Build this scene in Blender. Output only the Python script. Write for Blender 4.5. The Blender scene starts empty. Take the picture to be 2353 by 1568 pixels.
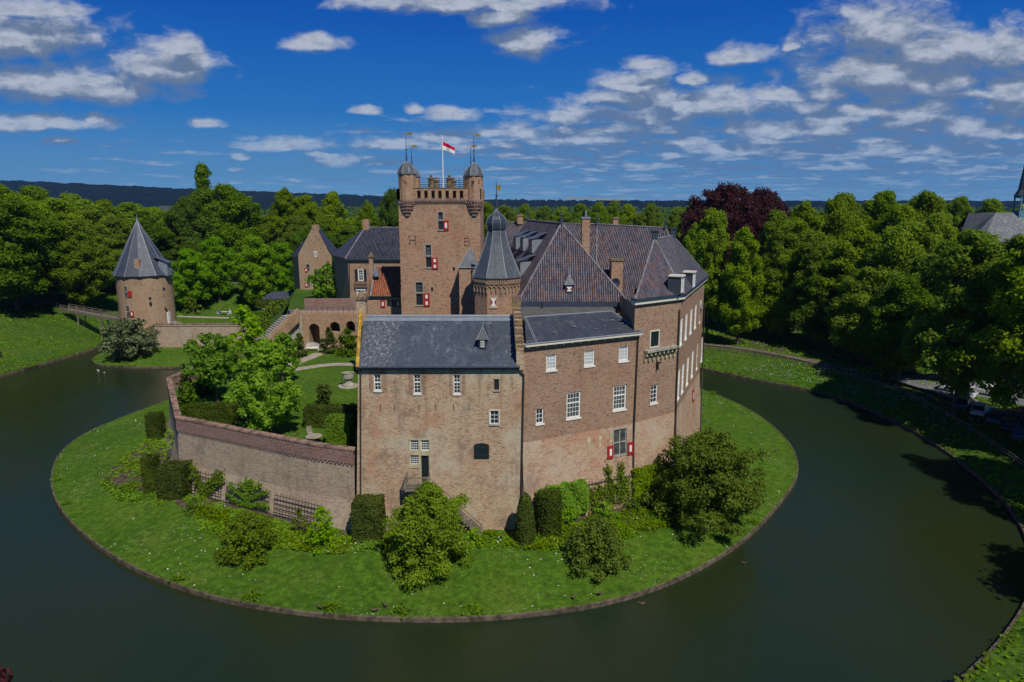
import bpy, math, random
import numpy as np
from mathutils import Vector, noise
from mathutils.geometry import delaunay_2d_cdt
R = math.radians
C = bpy.context.scene.collection
SC = bpy.context.scene

# ------------------------------------------------------------------ camera
H = 31.0
FOC = 1569.0                       # focal length in units of the 2353 px wide view
PITCH = math.atan((784 - 465) / FOC)
cam_d = bpy.data.cameras.new('camera'); cam = bpy.data.objects.new('camera', cam_d); C.objects.link(cam)
cam.location = (0, 0, H); cam.rotation_euler = (math.pi / 2 - PITCH, 0, 0)
cam_d.sensor_width = 36; cam_d.lens = 36 * FOC / 2353; cam_d.clip_start = 0.5; cam_d.clip_end = 30000
SC.camera = cam

# ------------------------------------------------------------------ sun, sky, exposure
SUN_EL = 52.0
SUN_AZ = 27.0                      # to the right of straight behind the camera
sx, sy = math.sin(R(SUN_AZ)), -math.cos(R(SUN_AZ))
sun_dir = Vector((sx * math.cos(R(SUN_EL)), sy * math.cos(R(SUN_EL)), math.sin(R(SUN_EL))))
sd = bpy.data.lights.new('sun', 'SUN'); sd.energy = 3.8; sd.angle = R(0.5); sd.color = (1, .95, .87)
so = bpy.data.objects.new('sun', sd); C.objects.link(so)
so.rotation_euler = (-sun_dir).to_track_quat('-Z', 'Y').to_euler(); so.location = (40, -40, 120)
SC.view_settings.view_transform = 'Standard'; SC.view_settings.look = 'None'
SC.view_settings.exposure = 0.0; SC.view_settings.gamma = 1
SC.render.engine = 'CYCLES'
SC.cycles.max_bounces = 6; SC.cycles.diffuse_bounces = 2; SC.cycles.glossy_bounces = 3
SC.cycles.transmission_bounces = 3; SC.cycles.volume_bounces = 0; SC.cycles.transparent_max_bounces = 4
SC.cycles.use_denoising = True

def ray(px, py):
    dx = (px - 1176.5) / FOC; dy = (784 - py) / FOC
    c, s = math.cos(PITCH), math.sin(PITCH)
    return (dx, c + dy * s, -s + dy * c)
def G(px, py, z):                  # where the sight line meets height z
    r = ray(px, py); t = (z - H) / r[2]
    return Vector((r[0] * t, r[1] * t, z))
def D(px, py, y):                  # where it meets distance y
    r = ray(px, py); t = y / r[1]
    return Vector((r[0] * t, y, H + r[2] * t))
def S(px, py, y):                  # metres per pixel there
    return y / ray(px, py)[1] / FOC

# ------------------------------------------------------------------ world: sky with clouds
world = bpy.data.worlds.new('World'); SC.world = world; world.use_nodes = True
class NT:
    def __init__(s, nt): s.nt = nt; s.nt.nodes.clear()
    def n(s, typ, **kw):
        nd = s.nt.nodes.new(typ)
        ins = kw.pop('ins', {})
        for k, v in kw.items(): setattr(nd, k, v)
        for k, v in ins.items(): s.put(nd.inputs[k], v)
        return nd
    def put(s, sock, v):
        if isinstance(v, bpy.types.NodeSocket): s.nt.links.new(v, sock)
        elif v is not None:
            if isinstance(v, (tuple, list)) and len(v) == 3 and sock.type == 'RGBA': v = (*v, 1)
            sock.default_value = v
    def m(s, op, a, b=None, c=None, clamp=False):
        nd = s.nt.nodes.new('ShaderNodeMath'); nd.operation = op; nd.use_clamp = clamp
        for i, v in enumerate((a, b, c)):
            if v is not None: s.put(nd.inputs[i], v)
        return nd.outputs[0]
    def v(s, op, a, b=None):
        nd = s.nt.nodes.new('ShaderNodeVectorMath'); nd.operation = op
        s.put(nd.inputs[0], a)
        if b is not None: s.put(nd.inputs[3] if op == 'SCALE' else nd.inputs[1], b)
        return nd.outputs['Value'] if op in ('LENGTH', 'DOT_PRODUCT') else nd.outputs[0]
    def mix(s, f, a, b, mode='MIX'):
        nd = s.nt.nodes.new('ShaderNodeMix'); nd.data_type = 'RGBA'; nd.blend_type = mode
        s.put(nd.inputs['Factor'], f); s.put(nd.inputs['A'], a); s.put(nd.inputs['B'], b)
        return nd.outputs['Result']
    def comb(s, x, y, z=0.0):
        nd = s.nt.nodes.new('ShaderNodeCombineXYZ')
        for i, q in enumerate((x, y, z)): s.put(nd.inputs[i], q)
        return nd.outputs[0]
    def sep(s, v):
        nd = s.nt.nodes.new('ShaderNodeSeparateXYZ'); s.put(nd.inputs[0], v); return nd.outputs
    def noise(s, vec, scale, detail=4, rough=.55, dist=0.0):
        nd = s.nt.nodes.new('ShaderNodeTexNoise'); s.put(nd.inputs['Vector'], vec)
        nd.inputs['Scale'].default_value = scale; nd.inputs['Detail'].default_value = detail
        nd.inputs['Roughness'].default_value = rough; nd.inputs['Distortion'].default_value = dist
        return nd.outputs[0]
    def ramp(s, f, stops, interp='LINEAR'):
        nd = s.nt.nodes.new('ShaderNodeValToRGB'); s.put(nd.inputs[0], f); cr = nd.color_ramp
        cr.interpolation = interp
        while len(cr.elements) < len(stops): cr.elements.new(.5)
        for e, (p, c) in zip(cr.elements, stops):
            e.position = p; e.color = (*c, 1) if isinstance(c, tuple) else (c, c, c, 1)
        return nd.outputs[0]
    def smooth(s, v, a, b, lo=0.0, hi=1.0):
        nd = s.nt.nodes.new('ShaderNodeMapRange'); nd.interpolation_type = 'SMOOTHSTEP'
        s.put(nd.inputs[0], v)
        for i, q in enumerate((a, b, lo, hi)): s.put(nd.inputs[i + 1], q)
        return nd.outputs[0]

def build_world():
    t = NT(world.node_tree)
    sky = t.n('ShaderNodeTexSky', sky_type='NISHITA', sun_disc=False, sun_elevation=R(SUN_EL),
              sun_rotation=math.atan2(sun_dir.x, sun_dir.y), altitude=30, air_density=1.0, dust_density=.6, ozone_density=2.5)
    hsv = t.n('ShaderNodeHueSaturation', ins={'Saturation': 1.1, 'Value': .6, 'Color': sky.outputs[0]})
    d = t.n('ShaderNodeTexCoord').outputs['Generated']
    X, Y, Z = t.sep(d)
    front = t.smooth(Y, 0.15, 0.3)
    ys = t.m('MAXIMUM', Y, .05)
    A = t.m('DIVIDE', X, ys); E = t.m('DIVIDE', Z, ys)
    deep = t.ramp(Z, [(0, (1.25, 3.3, 5.8)), (.05, (.70, 2.5, 5.3)), (.12, (.12, 1.6, 5.0)), (.24, (.0, .85, 4.3)), (.6, (.06, .50, 1.9)), (1, (.08, .42, 1.4))])
    skyc = t.mix(.95, hsv.outputs[0], deep)
    # clouds that stand out one by one: centre x, y and half width, half height in the 2353 px view
    blobs = [(60, 90, 200, 70), (370, 165, 135, 62), (130, 200, 260, 58), (400, 115, 75, 35), (250, 215, 140, 40), (60, 285, 190, 26), (60, 30, 150, 32),
             (1060, 10, 270, 42), (1150, 45, 80, 30), (1218, 108, 82, 46), (720, 104, 66, 25), (655, 335, 115, 22), (840, 256, 36, 14),
             (1036, 262, 52, 20), (960, 250, 30, 14), (790, 370, 85, 16), (900, 330, 90, 20), (1010, 318, 80, 20), (1180, 305, 110, 28),
             (1470, 190, 95, 36), (1480, 150, 45, 20), (1715, 135, 75, 28), (1600, 185, 32, 16), (1830, 112, 22, 12),
             (2030, 85, 170, 85), (2060, 185, 250, 90), (2290, 130, 130, 75), (2330, 225, 120, 85), (2150, 130, 150, 70), (1450, 268, 220, 40), (1640, 250, 190, 56),
             (1850, 300, 270, 42), (2100, 270, 160, 42), (2250, 300, 140, 34), (1700, 345, 260, 24), (2100, 345, 260, 26), (1330, 320, 150, 22),
             (1500, 385, 120, 12), (1900, 385, 190, 14), (2200, 395, 170, 12), (470, 285, 40, 14), (150, 328, 45, 9), (215, 272, 22, 14), (525, 388, 20, 7), (535, 420, 18, 5)]
    rg = random.Random(12)
    for y0, ry, n, xa in ((225, 26, 6, 1330), (262, 24, 7, 1270), (300, 19, 8, 1200), (334, 15, 9, 1130), (362, 11, 10, 1100), (388, 8, 11, 1080), (410, 5, 10, 1150)):
        for i in range(n):
            x_ = xa + (2380 - xa) * (i + rg.uniform(.1, .9)) / n; blobs.append((x_, y0 + rg.uniform(-9, 9), (2380 - xa) / n * rg.uniform(.35, .62), ry * rg.uniform(.8, 1.2)))
    for i in range(9): blobs.append((rg.uniform(560, 1150), rg.uniform(345, 425), rg.uniform(22, 55), rg.uniform(5, 9)))
    def q(px, py):
        r = ray(px, py); return r[0] / r[1], r[2] / r[1]
    def density(Ev):
        p = t.comb(A, Ev)
        w = t.n('ShaderNodeTexNoise', ins={'Vector': t.v('MULTIPLY', p, (1, 2.0, 1)), 'Scale': 14.0, 'Detail': 3.0}).outputs['Color']
        p2 = t.v('ADD', p, t.v('MULTIPLY', t.v('SUBTRACT', w, (.5, .5, .5)), (.07, .022, 0)))
        best = None
        for px, py, rx, ry in blobs:
            x0, e0 = q(px, py); x1, _ = q(px + rx, py); _, e1 = q(px, py - ry)
            nd = t.n('ShaderNodeVectorMath', operation='MULTIPLY_ADD')
            kx, ke = 1 / (x1 - x0), 1 / (e1 - e0)
            t.put(nd.inputs[0], p2); nd.inputs[1].default_value = (kx, ke, 0); nd.inputs[2].default_value = (-x0 * kx, -e0 * ke, 0)
            l = t.v('LENGTH', t.v('MAXIMUM', nd.outputs[0], t.v('MULTIPLY', nd.outputs[0], (-1, -1.7, 0))))
            best = l if best is None else t.m('SMOOTH_MIN', best, l, .25) if False else t.m('MINIMUM', best, l)
        m = t.m('SUBTRACT', 1.0, best)
        m = t.m('MAXIMUM', m, -1.0)
        fb = t.noise(t.v('MULTIPLY', p2, (1, 1.6, 1)), 19.0, 9, .62)
        one = t.m('ADD', t.m('ADD', m, .24), t.m('MULTIPLY', t.m('SUBTRACT', fb, .5), 2.3))
        # a low field of many flat clouds, wide in the distance
        iz = t.m('DIVIDE', 1.0, t.m('ADD', t.m('MAXIMUM', Ev, 0.0), .035))
        pl = t.comb(t.m('MULTIPLY', A, iz), iz)
        f2 = t.noise(pl, .75, 6, .6)
        cov = t.m('ADD', t.smooth(A, -.55, .30, -.07, .11), t.smooth(Ev, .07, .19, .05, -.20))
        f3 = t.noise(t.v('MULTIPLY', p2, (1, 2.4, 1)), 22.0, 5, .6)
        two = t.m('ADD', t.m('MULTIPLY', t.m('ADD', t.m('SUBTRACT', f2, .55), cov), 4.2), t.m('MULTIPLY', t.m('SUBTRACT', f3, .5), 1.6))
        return t.m('MAXIMUM', one, two)
    d0 = density(E); d1 = density(t.m('ADD', E, .024))
    alpha = t.m('MULTIPLY', t.smooth(d0, -.16, .78), front)
    lit = t.smooth(t.m('SUBTRACT', d0, d1), -.2, .75)
    det = t.noise(t.v('MULTIPLY', t.comb(A, E), (1, 2.2, 1)), 40.0, 5, .6)
    lit = t.m('MULTIPLY', lit, t.smooth(det, .3, .65, .6, 1.15))
    low = t.smooth(E, .0, .2)
    shade = t.mix(low, (1.05, 2.0, 3.9), (1.35, 1.95, 3.1))
    bright = t.mix(low, (3.8, 4.8, 6.4), (4.6, 5.0, 5.9))
    cc = t.mix(lit, shade, bright)
    alpha = t.m('MULTIPLY', alpha, t.smooth(E, .0, .10, .45, .95))
    col = t.mix(alpha, skyc, cc)
    bg = t.n('ShaderNodeBackground', ins={'Color': col, 'Strength': .1})
    out = t.n('ShaderNodeOutputWorld'); t.nt.links.new(bg.outputs[0], out.inputs[0])
    try: world.cycles.sampling_method = 'MANUAL'; world.cycles.sample_map_resolution = 256
    except Exception: pass
build_world()

# ------------------------------------------------------------------ object helpers
ORG = {}
def tag(o, label=None, cat=None, group=None, kind=None):
    for k, v in (('label', label), ('category', cat), ('group', group), ('kind', kind)):
        if v: o[k] = v
    return o
def thing(name, label, cat, loc, group=None):
    o = bpy.data.objects.new(name, None); C.objects.link(o); o.empty_display_size = .5
    o.location = loc; ORG[o.name] = Vector(loc); return tag(o, label, cat, group)
def copy_tree(o, loc, rot=0.0, scale=(1, 1, 1), label=None, group=None):
    r = o.copy(); C.objects.link(r); r.location = loc; r.rotation_euler = (0, 0, rot); r.scale = scale
    if label: r['label'] = label
    if group: r['group'] = group
    def kids(a, b):
        for ch in list(a.children):
            c = ch.copy(); C.objects.link(c); c.parent = b; kids(ch, c)
    kids(o, r); return r

class MB:
    def __init__(s): s.v = []; s.f = []; s.uv = []
    def poly(s, pts, uv=None):
        pts = [Vector(p) for p in pts]; b = len(s.v)
        s.v += [tuple(p) for p in pts]; s.f.append(tuple(range(b, b + len(pts))))
        if uv is None:
            n = Vector((0, 0, 0)); k = len(pts)
            for i in range(k):
                a, c = pts[i], pts[(i + 1) % k]
                n += Vector(((a.y - c.y) * (a.z + c.z), (a.z - c.z) * (a.x + c.x), (a.x - c.x) * (a.y + c.y)))
            if n.length < 1e-12: n = Vector((0, 0, 1))
            n.normalize()
            if abs(n.z) > .97: uv = [(p.x, p.y) for p in pts]
            else:
                t = Vector((0, 0, 1)).cross(n).normalized(); bb = n.cross(t)
                uv = [(p.dot(t), p.dot(bb)) for p in pts]
        s.uv += uv
    def box(s, c, size, ax=None):
        c = Vector(c); X, Y, Z = ax or (Vector((1, 0, 0)), Vector((0, 1, 0)), Vector((0, 0, 1)))
        hx, hy, hz = (q / 2 for q in size)
        P = lambda a, b, d: c + X * (a * hx) + Y * (b * hy) + Z * (d * hz)
        for q in (((-1,-1,-1),(1,-1,-1),(1,-1,1),(-1,-1,1)), ((1,1,-1),(-1,1,-1),(-1,1,1),(1,1,1)),
                  ((-1,1,-1),(-1,-1,-1),(-1,-1,1),(-1,1,1)), ((1,-1,-1),(1,1,-1),(1,1,1),(1,-1,1)),
                  ((-1,-1,1),(1,-1,1),(1,1,1),(-1,1,1)), ((-1,1,-1),(1,1,-1),(1,-1,-1),(-1,-1,-1))):
            s.poly([P(*k) for k in q])
    def bar(s, a, b, w, h=None, up=None):
        a = Vector(a); b = Vector(b); d = b - a; L = d.length
        if L < 1e-6: return
        Z = d / L; up = Vector(up) if up else (Vector((0, 0, 1)) if abs(Z.z) < .95 else Vector((0, 1, 0)))
        X = Z.cross(up).normalized(); Y = X.cross(Z)
        s.box((a + b) / 2, (w, h or w, L), (X, Y, Z))
    def tube(s, a, b, r0, r1=None, n=8, caps=True):
        a = Vector(a); b = Vector(b); r1 = r0 if r1 is None else r1; Z = (b - a).normalized()
        up = Vector((0, 0, 1)) if abs(Z.z) < .9 else Vector((0, 1, 0))
        X = Z.cross(up).normalized(); Y = Z.cross(X)
        ring = lambda c, r: [c + X * (r * math.cos(k * 2 * math.pi / n)) + Y * (r * math.sin(k * 2 * math.pi / n)) for k in range(n)]
        A_, B_ = ring(a, r0), ring(b, r1)
        for k in range(n):
            j = (k + 1) % n
            s.poly([A_[j], A_[k], B_[k], B_[j]])
        if caps:
            s.poly(A_); s.poly(B_[::-1])
    def lathe(s, cx, cy, prof, n=16, a0=0.0, arc=None, caps=True):
        st = n if arc is None else n + 1
        an = [a0 + (arc or 2 * math.pi) * k / n for k in range(st)]
        for (r0, z0), (r1, z1) in zip(prof, prof[1:]):
            for k in range(n):
                a, b = an[k], an[(k + 1) % st]
                P = lambda r, z, q: (cx + r * math.cos(q), cy + r * math.sin(q), z)
                pts = [P(r0, z0, a), P(r0, z0, b), P(r1, z1, b), P(r1, z1, a)]
                if r0 < 1e-4: pts = [pts[0], pts[2], pts[3]]
                elif r1 < 1e-4: pts = pts[:3]
                s.poly(pts)
        if caps and prof[-1][0] > .01:
            s.poly([(cx + prof[-1][0] * math.cos(a), cy + prof[-1][0] * math.sin(a), prof[-1][1]) for a in an[:n]])
    def prism(s, poly, z0, z1):
        k = len(poly); a = sum(poly[i][0] * poly[(i + 1) % k][1] - poly[(i + 1) % k][0] * poly[i][1] for i in range(k))
        if a < 0: poly = poly[::-1]
        s.poly([(x, y, z1) for x, y in poly])
        for i in range(k):
            (x0, y0), (x1, y1) = poly[i], poly[(i + 1) % k]
            s.poly([(x0, y0, z0), (x1, y1, z0), (x1, y1, z1), (x0, y0, z1)])
    def sweep(s, pts, prof):
        pts = [Vector((p[0], p[1])) for p in pts]; k = len(pts); N = []
        for i in range(k):
            ns = []
            for a, b in ((i - 1, i), (i, i + 1)):
                if a >= 0 and b < k:
                    t = (pts[b] - pts[a]).normalized(); ns.append(Vector((t.y, -t.x)))
            n = sum(ns, Vector((0, 0))).normalized(); N.append(n / max(.4, n.dot(ns[0])))
        Q = lambda i, d, z: (pts[i].x + N[i].x * d, pts[i].y + N[i].y * d, z)
        for i in range(k - 1):
            for (d0, z0), (d1, z1) in zip(prof, prof[1:]):
                s.poly([Q(i, d0, z0), Q(i + 1, d0, z0), Q(i + 1, d1, z1), Q(i, d1, z1)])
    def build(s, name, mat, parent=None, smooth=False, org=None):
        o = ORG.get(parent.name) if parent else (Vector(org) if org else Vector((0, 0, 0)))
        me = bpy.data.meshes.new(name)
        me.from_pydata([(x - o.x, y - o.y, z - o.z) for x, y, z in s.v], [], s.f)
        uvl = me.uv_layers.new(name='uv'); uvl.data.foreach_set('uv', [c for p in s.uv for c in p])
        if smooth:
            import bmesh
            bm = bmesh.new(); bm.from_mesh(me); bmesh.ops.remove_doubles(bm, verts=bm.verts, dist=.002); bm.to_mesh(me); bm.free()
            me.shade_smooth()
        me.materials.append(mat)
        ob = bpy.data.objects.new(name, me); C.objects.link(ob)
        if parent: ob.parent = parent
        else: ob.location = o
        ORG[ob.name] = o.copy(); return ob

# ------------------------------------------------------------------ materials
def pbsdf(name, col=(.5, .5, .5), rough=.8, spec=.3, metal=0.0):
    m = bpy.data.materials.new(name); m.use_nodes = True; t = NT(m.node_tree)
    b = t.n('ShaderNodeBsdfPrincipled', ins={'Base Color': col, 'Roughness': rough, 'Specular IOR Level': spec, 'Metallic': metal})
    o = t.n('ShaderNodeOutputMaterial'); t.nt.links.new(b.outputs[0], o.inputs[0])
    return m, t, b
def bump(t, b, h, strength=.3, dist=.05):
    n = t.n('ShaderNodeBump', ins={'Height': h, 'Strength': strength, 'Distance': dist}); t.nt.links.new(n.outputs[0], b.inputs['Normal'])
def plain(name, col, rough=.6, spec=.3, metal=0.0, var=.12):
    m, t, b = pbsdf(name, col, rough, spec, metal)
    g = t.n('ShaderNodeNewGeometry').outputs['Position']
    n = t.noise(g, 1.7, 4)
    c = t.mix(t.smooth(n, .3, .7), tuple(q * (1 - var) for q in col), tuple(min(1, q * (1 + var)) for q in col))
    t.put(b.inputs['Base Color'], c); return m
def brick(name, c1, c2, mortar, pale=(.5, .45, .37), pale_amt=.3, dark=(.08, .06, .055), dark_amt=.2, red=(.36, .15, .09), red_amt=.2, bw=.25, bh=.08):
    m, t, b = pbsdf(name, c1, .9, .15)
    uv = t.n('ShaderNodeUVMap', uv_map='uv').outputs[0]
    br = t.n('ShaderNodeTexBrick', offset=.5, squash=1.0, ins={'Vector': uv, 'Color1': c1, 'Color2': c2, 'Mortar': mortar, 'Scale': 1.0,
             'Mortar Size': .012, 'Mortar Smooth': .3, 'Bias': 0.0, 'Brick Width': bw, 'Row Height': bh})
    pos = t.n('ShaderNodeNewGeometry').outputs['Position']
    col = br.outputs[0]
    # every brick gets its own tone
    ux, uy, _ = t.sep(uv)
    row = t.m('FLOOR', t.m('DIVIDE', uy, bh)); cx = t.m('FLOOR', t.m('ADD', t.m('DIVIDE', ux, bw * .9), t.m('MULTIPLY', row, .5)))
    wn = t.n('ShaderNodeTexWhiteNoise', noise_dimensions='2D', ins={'Vector': t.comb(cx, row)})
    w = wn.outputs['Value']
    col = t.mix(t.smooth(w, .76, .95, 0, .6), col, dark)
    col = t.mix(t.smooth(w, .30, .05, 0, .65), col, pale)
    n1 = t.noise(pos, .22, 6, .65); n2 = t.noise(t.v('ADD', pos, (31, 7, 3)), .5, 6, .7); n3 = t.noise(t.v('MULTIPLY', pos, (2.2, 2.2, .22)), .7, 5, .6)
    n4 = t.noise(t.v('ADD', pos, (3, 71, 9)), .35, 5, .62)
    col = t.mix(t.m('MULTIPLY', t.smooth(n4, .5, .66), red_amt), col, red)
    col = t.mix(t.m('MULTIPLY', t.smooth(n1, .47, .66), pale_amt), col, pale)
    col = t.mix(t.m('MULTIPLY', t.smooth(n2, .52, .68), dark_amt), col, dark)
    col = t.mix(t.m('MULTIPLY', t.smooth(n3, .55, .72), dark_amt * .9), col, dark)
    fine = t.noise(pos, 5.0, 3, .6)
    col = t.mix(t.smooth(fine, .35, .65, .0, .28), col, tuple(q * .55 for q in c1))
    t.put(b.inputs['Base Color'], col)
    bump(t, b, t.m('ADD', t.m('MULTIPLY', br.outputs['Fac'], -.6), t.m('MULTIPLY', fine, .9)), .5, .03)
    return m
def slate(name, c1, c2, streak=.25, rough=.42, patch=0.0):
    m, t, b = pbsdf(name, c1, rough, .5)
    uv = t.n('ShaderNodeUVMap', uv_map='uv').outputs[0]; pos = t.n('ShaderNodeNewGeometry').outputs['Position']
    br = t.n('ShaderNodeTexBrick', offset=.5, ins={'Vector': uv, 'Color1': c1, 'Color2': c2, 'Mortar': tuple(q * .45 for q in c1), 'Scale': 1.0,
             'Mortar Size': .012, 'Brick Width': .26, 'Row Height': .17, 'Bias': 0.0})
    n = t.noise(t.v('MULTIPLY', uv, (1.2, .5, 1)), 1.6, 8, .75)
    col = t.mix(t.m('MULTIPLY', t.smooth(n, .52, .75), streak), br.outputs[0], (.42, .45, .5))
    n2 = t.noise(pos, .35, 5, .6)
    col = t.mix(t.smooth(n2, .35, .65, 0, .45), col, tuple(q * .6 for q in c1))
    fl = t.noise(t.v('MULTIPLY', uv, (3, .8, 1)), 3.5, 6, .8)
    col = t.mix(t.m('MULTIPLY', t.smooth(fl, .66, .72), streak * 1.6), col, (.55, .56, .58))
    if patch:
        x = t.sep(pos)[0]
        f3 = t.noise(t.v('MULTIPLY', uv, (1.5, 1, 1)), 2.5, 9, .85)
        k = t.m('MULTIPLY', t.m('MULTIPLY', t.smooth(x, -9.8, -11.2), t.smooth(x, -14.2, -12.6)), t.smooth(f3, .48, .66))
        col = t.mix(t.m('MULTIPLY', k, patch), col, (.62, .62, .63))
    t.put(b.inputs['Base Color'], col); bump(t, b, t.m('ADD', br.outputs['Fac'], n), .35, .03)
    t.put(b.inputs['Roughness'], t.smooth(n, .3, .7, rough - .1, rough + .2))
    return m
def pantile(name, cols, w=.235, h=.33, edge=.3, rough=.6):
    m, t, b = pbsdf(name, cols[0], rough, .35)
    uv = t.n('ShaderNodeUVMap', uv_map='uv').outputs[0]; ux, uy, _ = t.sep(uv)
    a = t.m('DIVIDE', ux, w); r = t.m('DIVIDE', uy, h)
    cell = t.comb(t.m('FLOOR', a), t.m('FLOOR', r))
    wn = t.n('ShaderNodeTexWhiteNoise', noise_dimensions='2D', ins={'Vector': cell}).outputs['Value']
    pos = t.n('ShaderNodeNewGeometry').outputs['Position']
    n = t.noise(pos, .55, 5, .65)
    k = t.m('ADD', t.m('MULTIPLY', wn, .62), t.m('MULTIPLY', t.m('SUBTRACT', n, .5), 1.1), clamp=False)
    k = t.m('ADD', k, .12)
    st = [(i / (len(cols)), c) for i, c in enumerate(cols)]
    col = t.ramp(k, st, 'LINEAR')
    fr = t.m('FRACT', a)
    wave = t.m('SINE', t.m('MULTIPLY', a, 2 * math.pi))
    lich = t.noise(t.v('MULTIPLY', uv, (1, .25, 1)), 3.0, 6, .8)
    e = t.m('MULTIPLY', t.smooth(wave, .35, .95), t.smooth(lich, .36, .58))
    col = t.mix(t.m('MULTIPLY', e, edge), col, (.27, .26, .31))
    gap = t.smooth(wave, -.65, -.98)
    col = t.mix(t.m('MULTIPLY', gap, .85), col, (.018, .018, .02))
    rr = t.m('FRACT', r); col = t.mix(t.smooth(rr, .14, .0, 0, .5), col, (.02, .02, .022))
    t.put(b.inputs['Base Color'], col)
    bump(t, b, t.m('ADD', wave, t.m('MULTIPLY', rr, -.4)), .9, .05)
    return m
def leafmat(name, c1, c2, trans=.46, gr=.2, hv=1):
    tcol = tuple(min(1, q * 1.5) for q in c2)
    m = bpy.data.materials.new(name); m.use_nodes = True; t = NT(m.node_tree)
    pos = t.n('ShaderNodeNewGeometry').outputs['Position']; rnd = t.n('ShaderNodeObjectInfo').outputs['Random']
    isl = t.n('ShaderNodeNewGeometry').outputs['Random Per Island']
    n = t.noise(pos, .45, 3); k = t.m('ADD', t.m('MULTIPLY', t.smooth(n, .3, .7), .6), t.m('MULTIPLY', isl, .4))
    col = t.mix(k, c1, c2)
    hs = t.n('ShaderNodeHueSaturation', ins={'Color': col, 'Hue': t.smooth(rnd, 0, 1, 0.5 - .014 * hv, .5 + .001), 'Saturation': t.smooth(t.m('FRACT', t.m('MULTIPLY', rnd, 7.3)), 0, 1, .97, 1.07),
             'Value': t.smooth(t.m('FRACT', t.m('MULTIPLY', rnd, 3.7)), 0, 1, 1 - gr, 1 + gr)})
    df = t.n('ShaderNodeBsdfPrincipled', ins={'Base Color': hs.outputs[0], 'Roughness': .6, 'Specular IOR Level': .15})
    tr = t.n('ShaderNodeBsdfTranslucent', ins={'Color': t.mix(.45, hs.outputs[0], tcol)})
    mx = t.n('ShaderNodeMixShader', ins={0: trans, 1: df.outputs[0], 2: tr.outputs[0]})
    o = t.n('ShaderNodeOutputMaterial'); t.nt.links.new(mx.outputs[0], o.inputs[0]); return m
def grass(name, c1, c2, c3, flowers=.0, soil=0.0):
    m, t, b = pbsdf(name, c1, .95, .1)
    pos = t.n('ShaderNodeNewGeometry').outputs['Position']
    n1 = t.noise(pos, .10, 6, .65); n2 = t.noise(pos, 1.6, 8, .82); n3 = t.noise(t.v('ADD', pos, (9, 4, 0)), .28, 5, .6)
    col = t.mix(t.smooth(n1, .35, .65), c1, c2); col = t.mix(t.smooth(n3, .45, .7, 0, .7), col, c3)
    col = t.mix(t.smooth(n2, .34, .6, .75, 0), col, tuple(q * .38 for q in c1))
    col = t.mix(t.smooth(n2, .52, .68, 0, .5), col, tuple(q * 1.7 for q in c2))
    if soil: col = t.mix(t.m('MULTIPLY', t.smooth(t.noise(t.v('ADD', pos, (77, 1, 0)), .5, 6, .7), .62, .72), soil), col, (.13, .10, .06))
    if flowers:
        vo = t.n('ShaderNodeTexVoronoi', ins={'Vector': pos, 'Scale': 3.2, 'Randomness': 1.0})
        k = t.m('MULTIPLY', t.smooth(vo.outputs['Distance'], .17, .09), t.smooth(t.noise(t.v('ADD', pos, (3, 40, 0)), .16, 5, .65), .48, .62))
        col = t.mix(t.m('MULTIPLY', k, flowers), col, (.55, .6, .5))
    t.put(b.inputs['Base Color'], col); bump(t, b, t.m('ADD', n2, t.noise(pos, 6, 3)), .7, .12)
    return m

def mossy(name):
    m, t, b = pbsdf(name, (.2, .15, .1), .95, .1); pos = t.n('ShaderNodeNewGeometry').outputs['Position']
    c = t.mix(t.smooth(t.noise(pos, 3.5, 4, .6), .4, .6), (.13, .10, .075), (.24, .17, .11)); c = t.mix(t.smooth(t.noise(t.v('ADD', pos, (5, 5, 5)), 1.6, 5, .65), .54, .66), c, (.36, .26, .04))
    t.put(b.inputs['Base Color'], c); return m
M = {}
M['brick_front'] = brick('weathered tan brick', (.60, .39, .225), (.45, .265, .155), (.58, .49, .35), (.60, .53, .38), .85, (.13, .10, .085), .5, (.50, .22, .13), .5)
M['brick_east'] = brick('brown brick', (.49, .28, .17), (.36, .20, .125), (.36, .29, .22), (.40, .32, .23), .15, (.09, .06, .05), .25, (.30, .13, .08), .3)
M['brick_low'] = brick('salmon brick', (.63, .385, .225), (.50, .285, .165), (.50, .42, .34), (.58, .50, .38), .6, (.13, .10, .085), .4, (.50, .21, .12), .5)
M['brick_tower'] = brick('red brown brick', (.54, .30, .165), (.41, .215, .12), (.54, .40, .30), (.42, .33, .23), .25, (.10, .07, .06), .4, (.40, .16, .09), .4)
M['brick_ramp'] = brick('old rampart brick', (.53, .39, .26), (.38, .26, .175), (.48, .42, .34), (.50, .43, .32), .5, (.15, .115, .10), .5, (.38, .2, .14), .25)
M['brick_cap'] = brick('purple brown parapet brick', (.33, .18, .14), (.25, .13, .10), (.46, .36, .30), (.4, .3, .26), .2, (.10, .06, .055), .2, (.34, .12, .08), .3)
M['brick_round'] = brick('round tower brick', (.48, .29, .16), (.38, .215, .12), (.46, .36, .26), (.46, .38, .26), .3, (.13, .095, .075), .3, (.42, .19, .10), .35)
M['slate_worn'] = slate('blue grey slate with pale worn patch', (.058, .074, .10), (.09, .105, .135), .5, .42, .6)
M['slate'] = slate('blue grey slate', (.055, .068, .092), (.078, .092, .12), .2, .42)
M['slate_dark'] = slate('dark slate', (.050, .060, .078), (.07, .08, .10), .35, .42)
M['slate_light'] = slate('pale slate', (.085, .10, .115), (.12, .135, .15), .35, .33)
M['tiles'] = pantile('mixed pantiles', [(.020, .026, .05), (.035, .042, .07), (.085, .05, .045), (.045, .055, .09), (.15, .062, .04), (.24, .10, .05)], edge=1.0)
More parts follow.
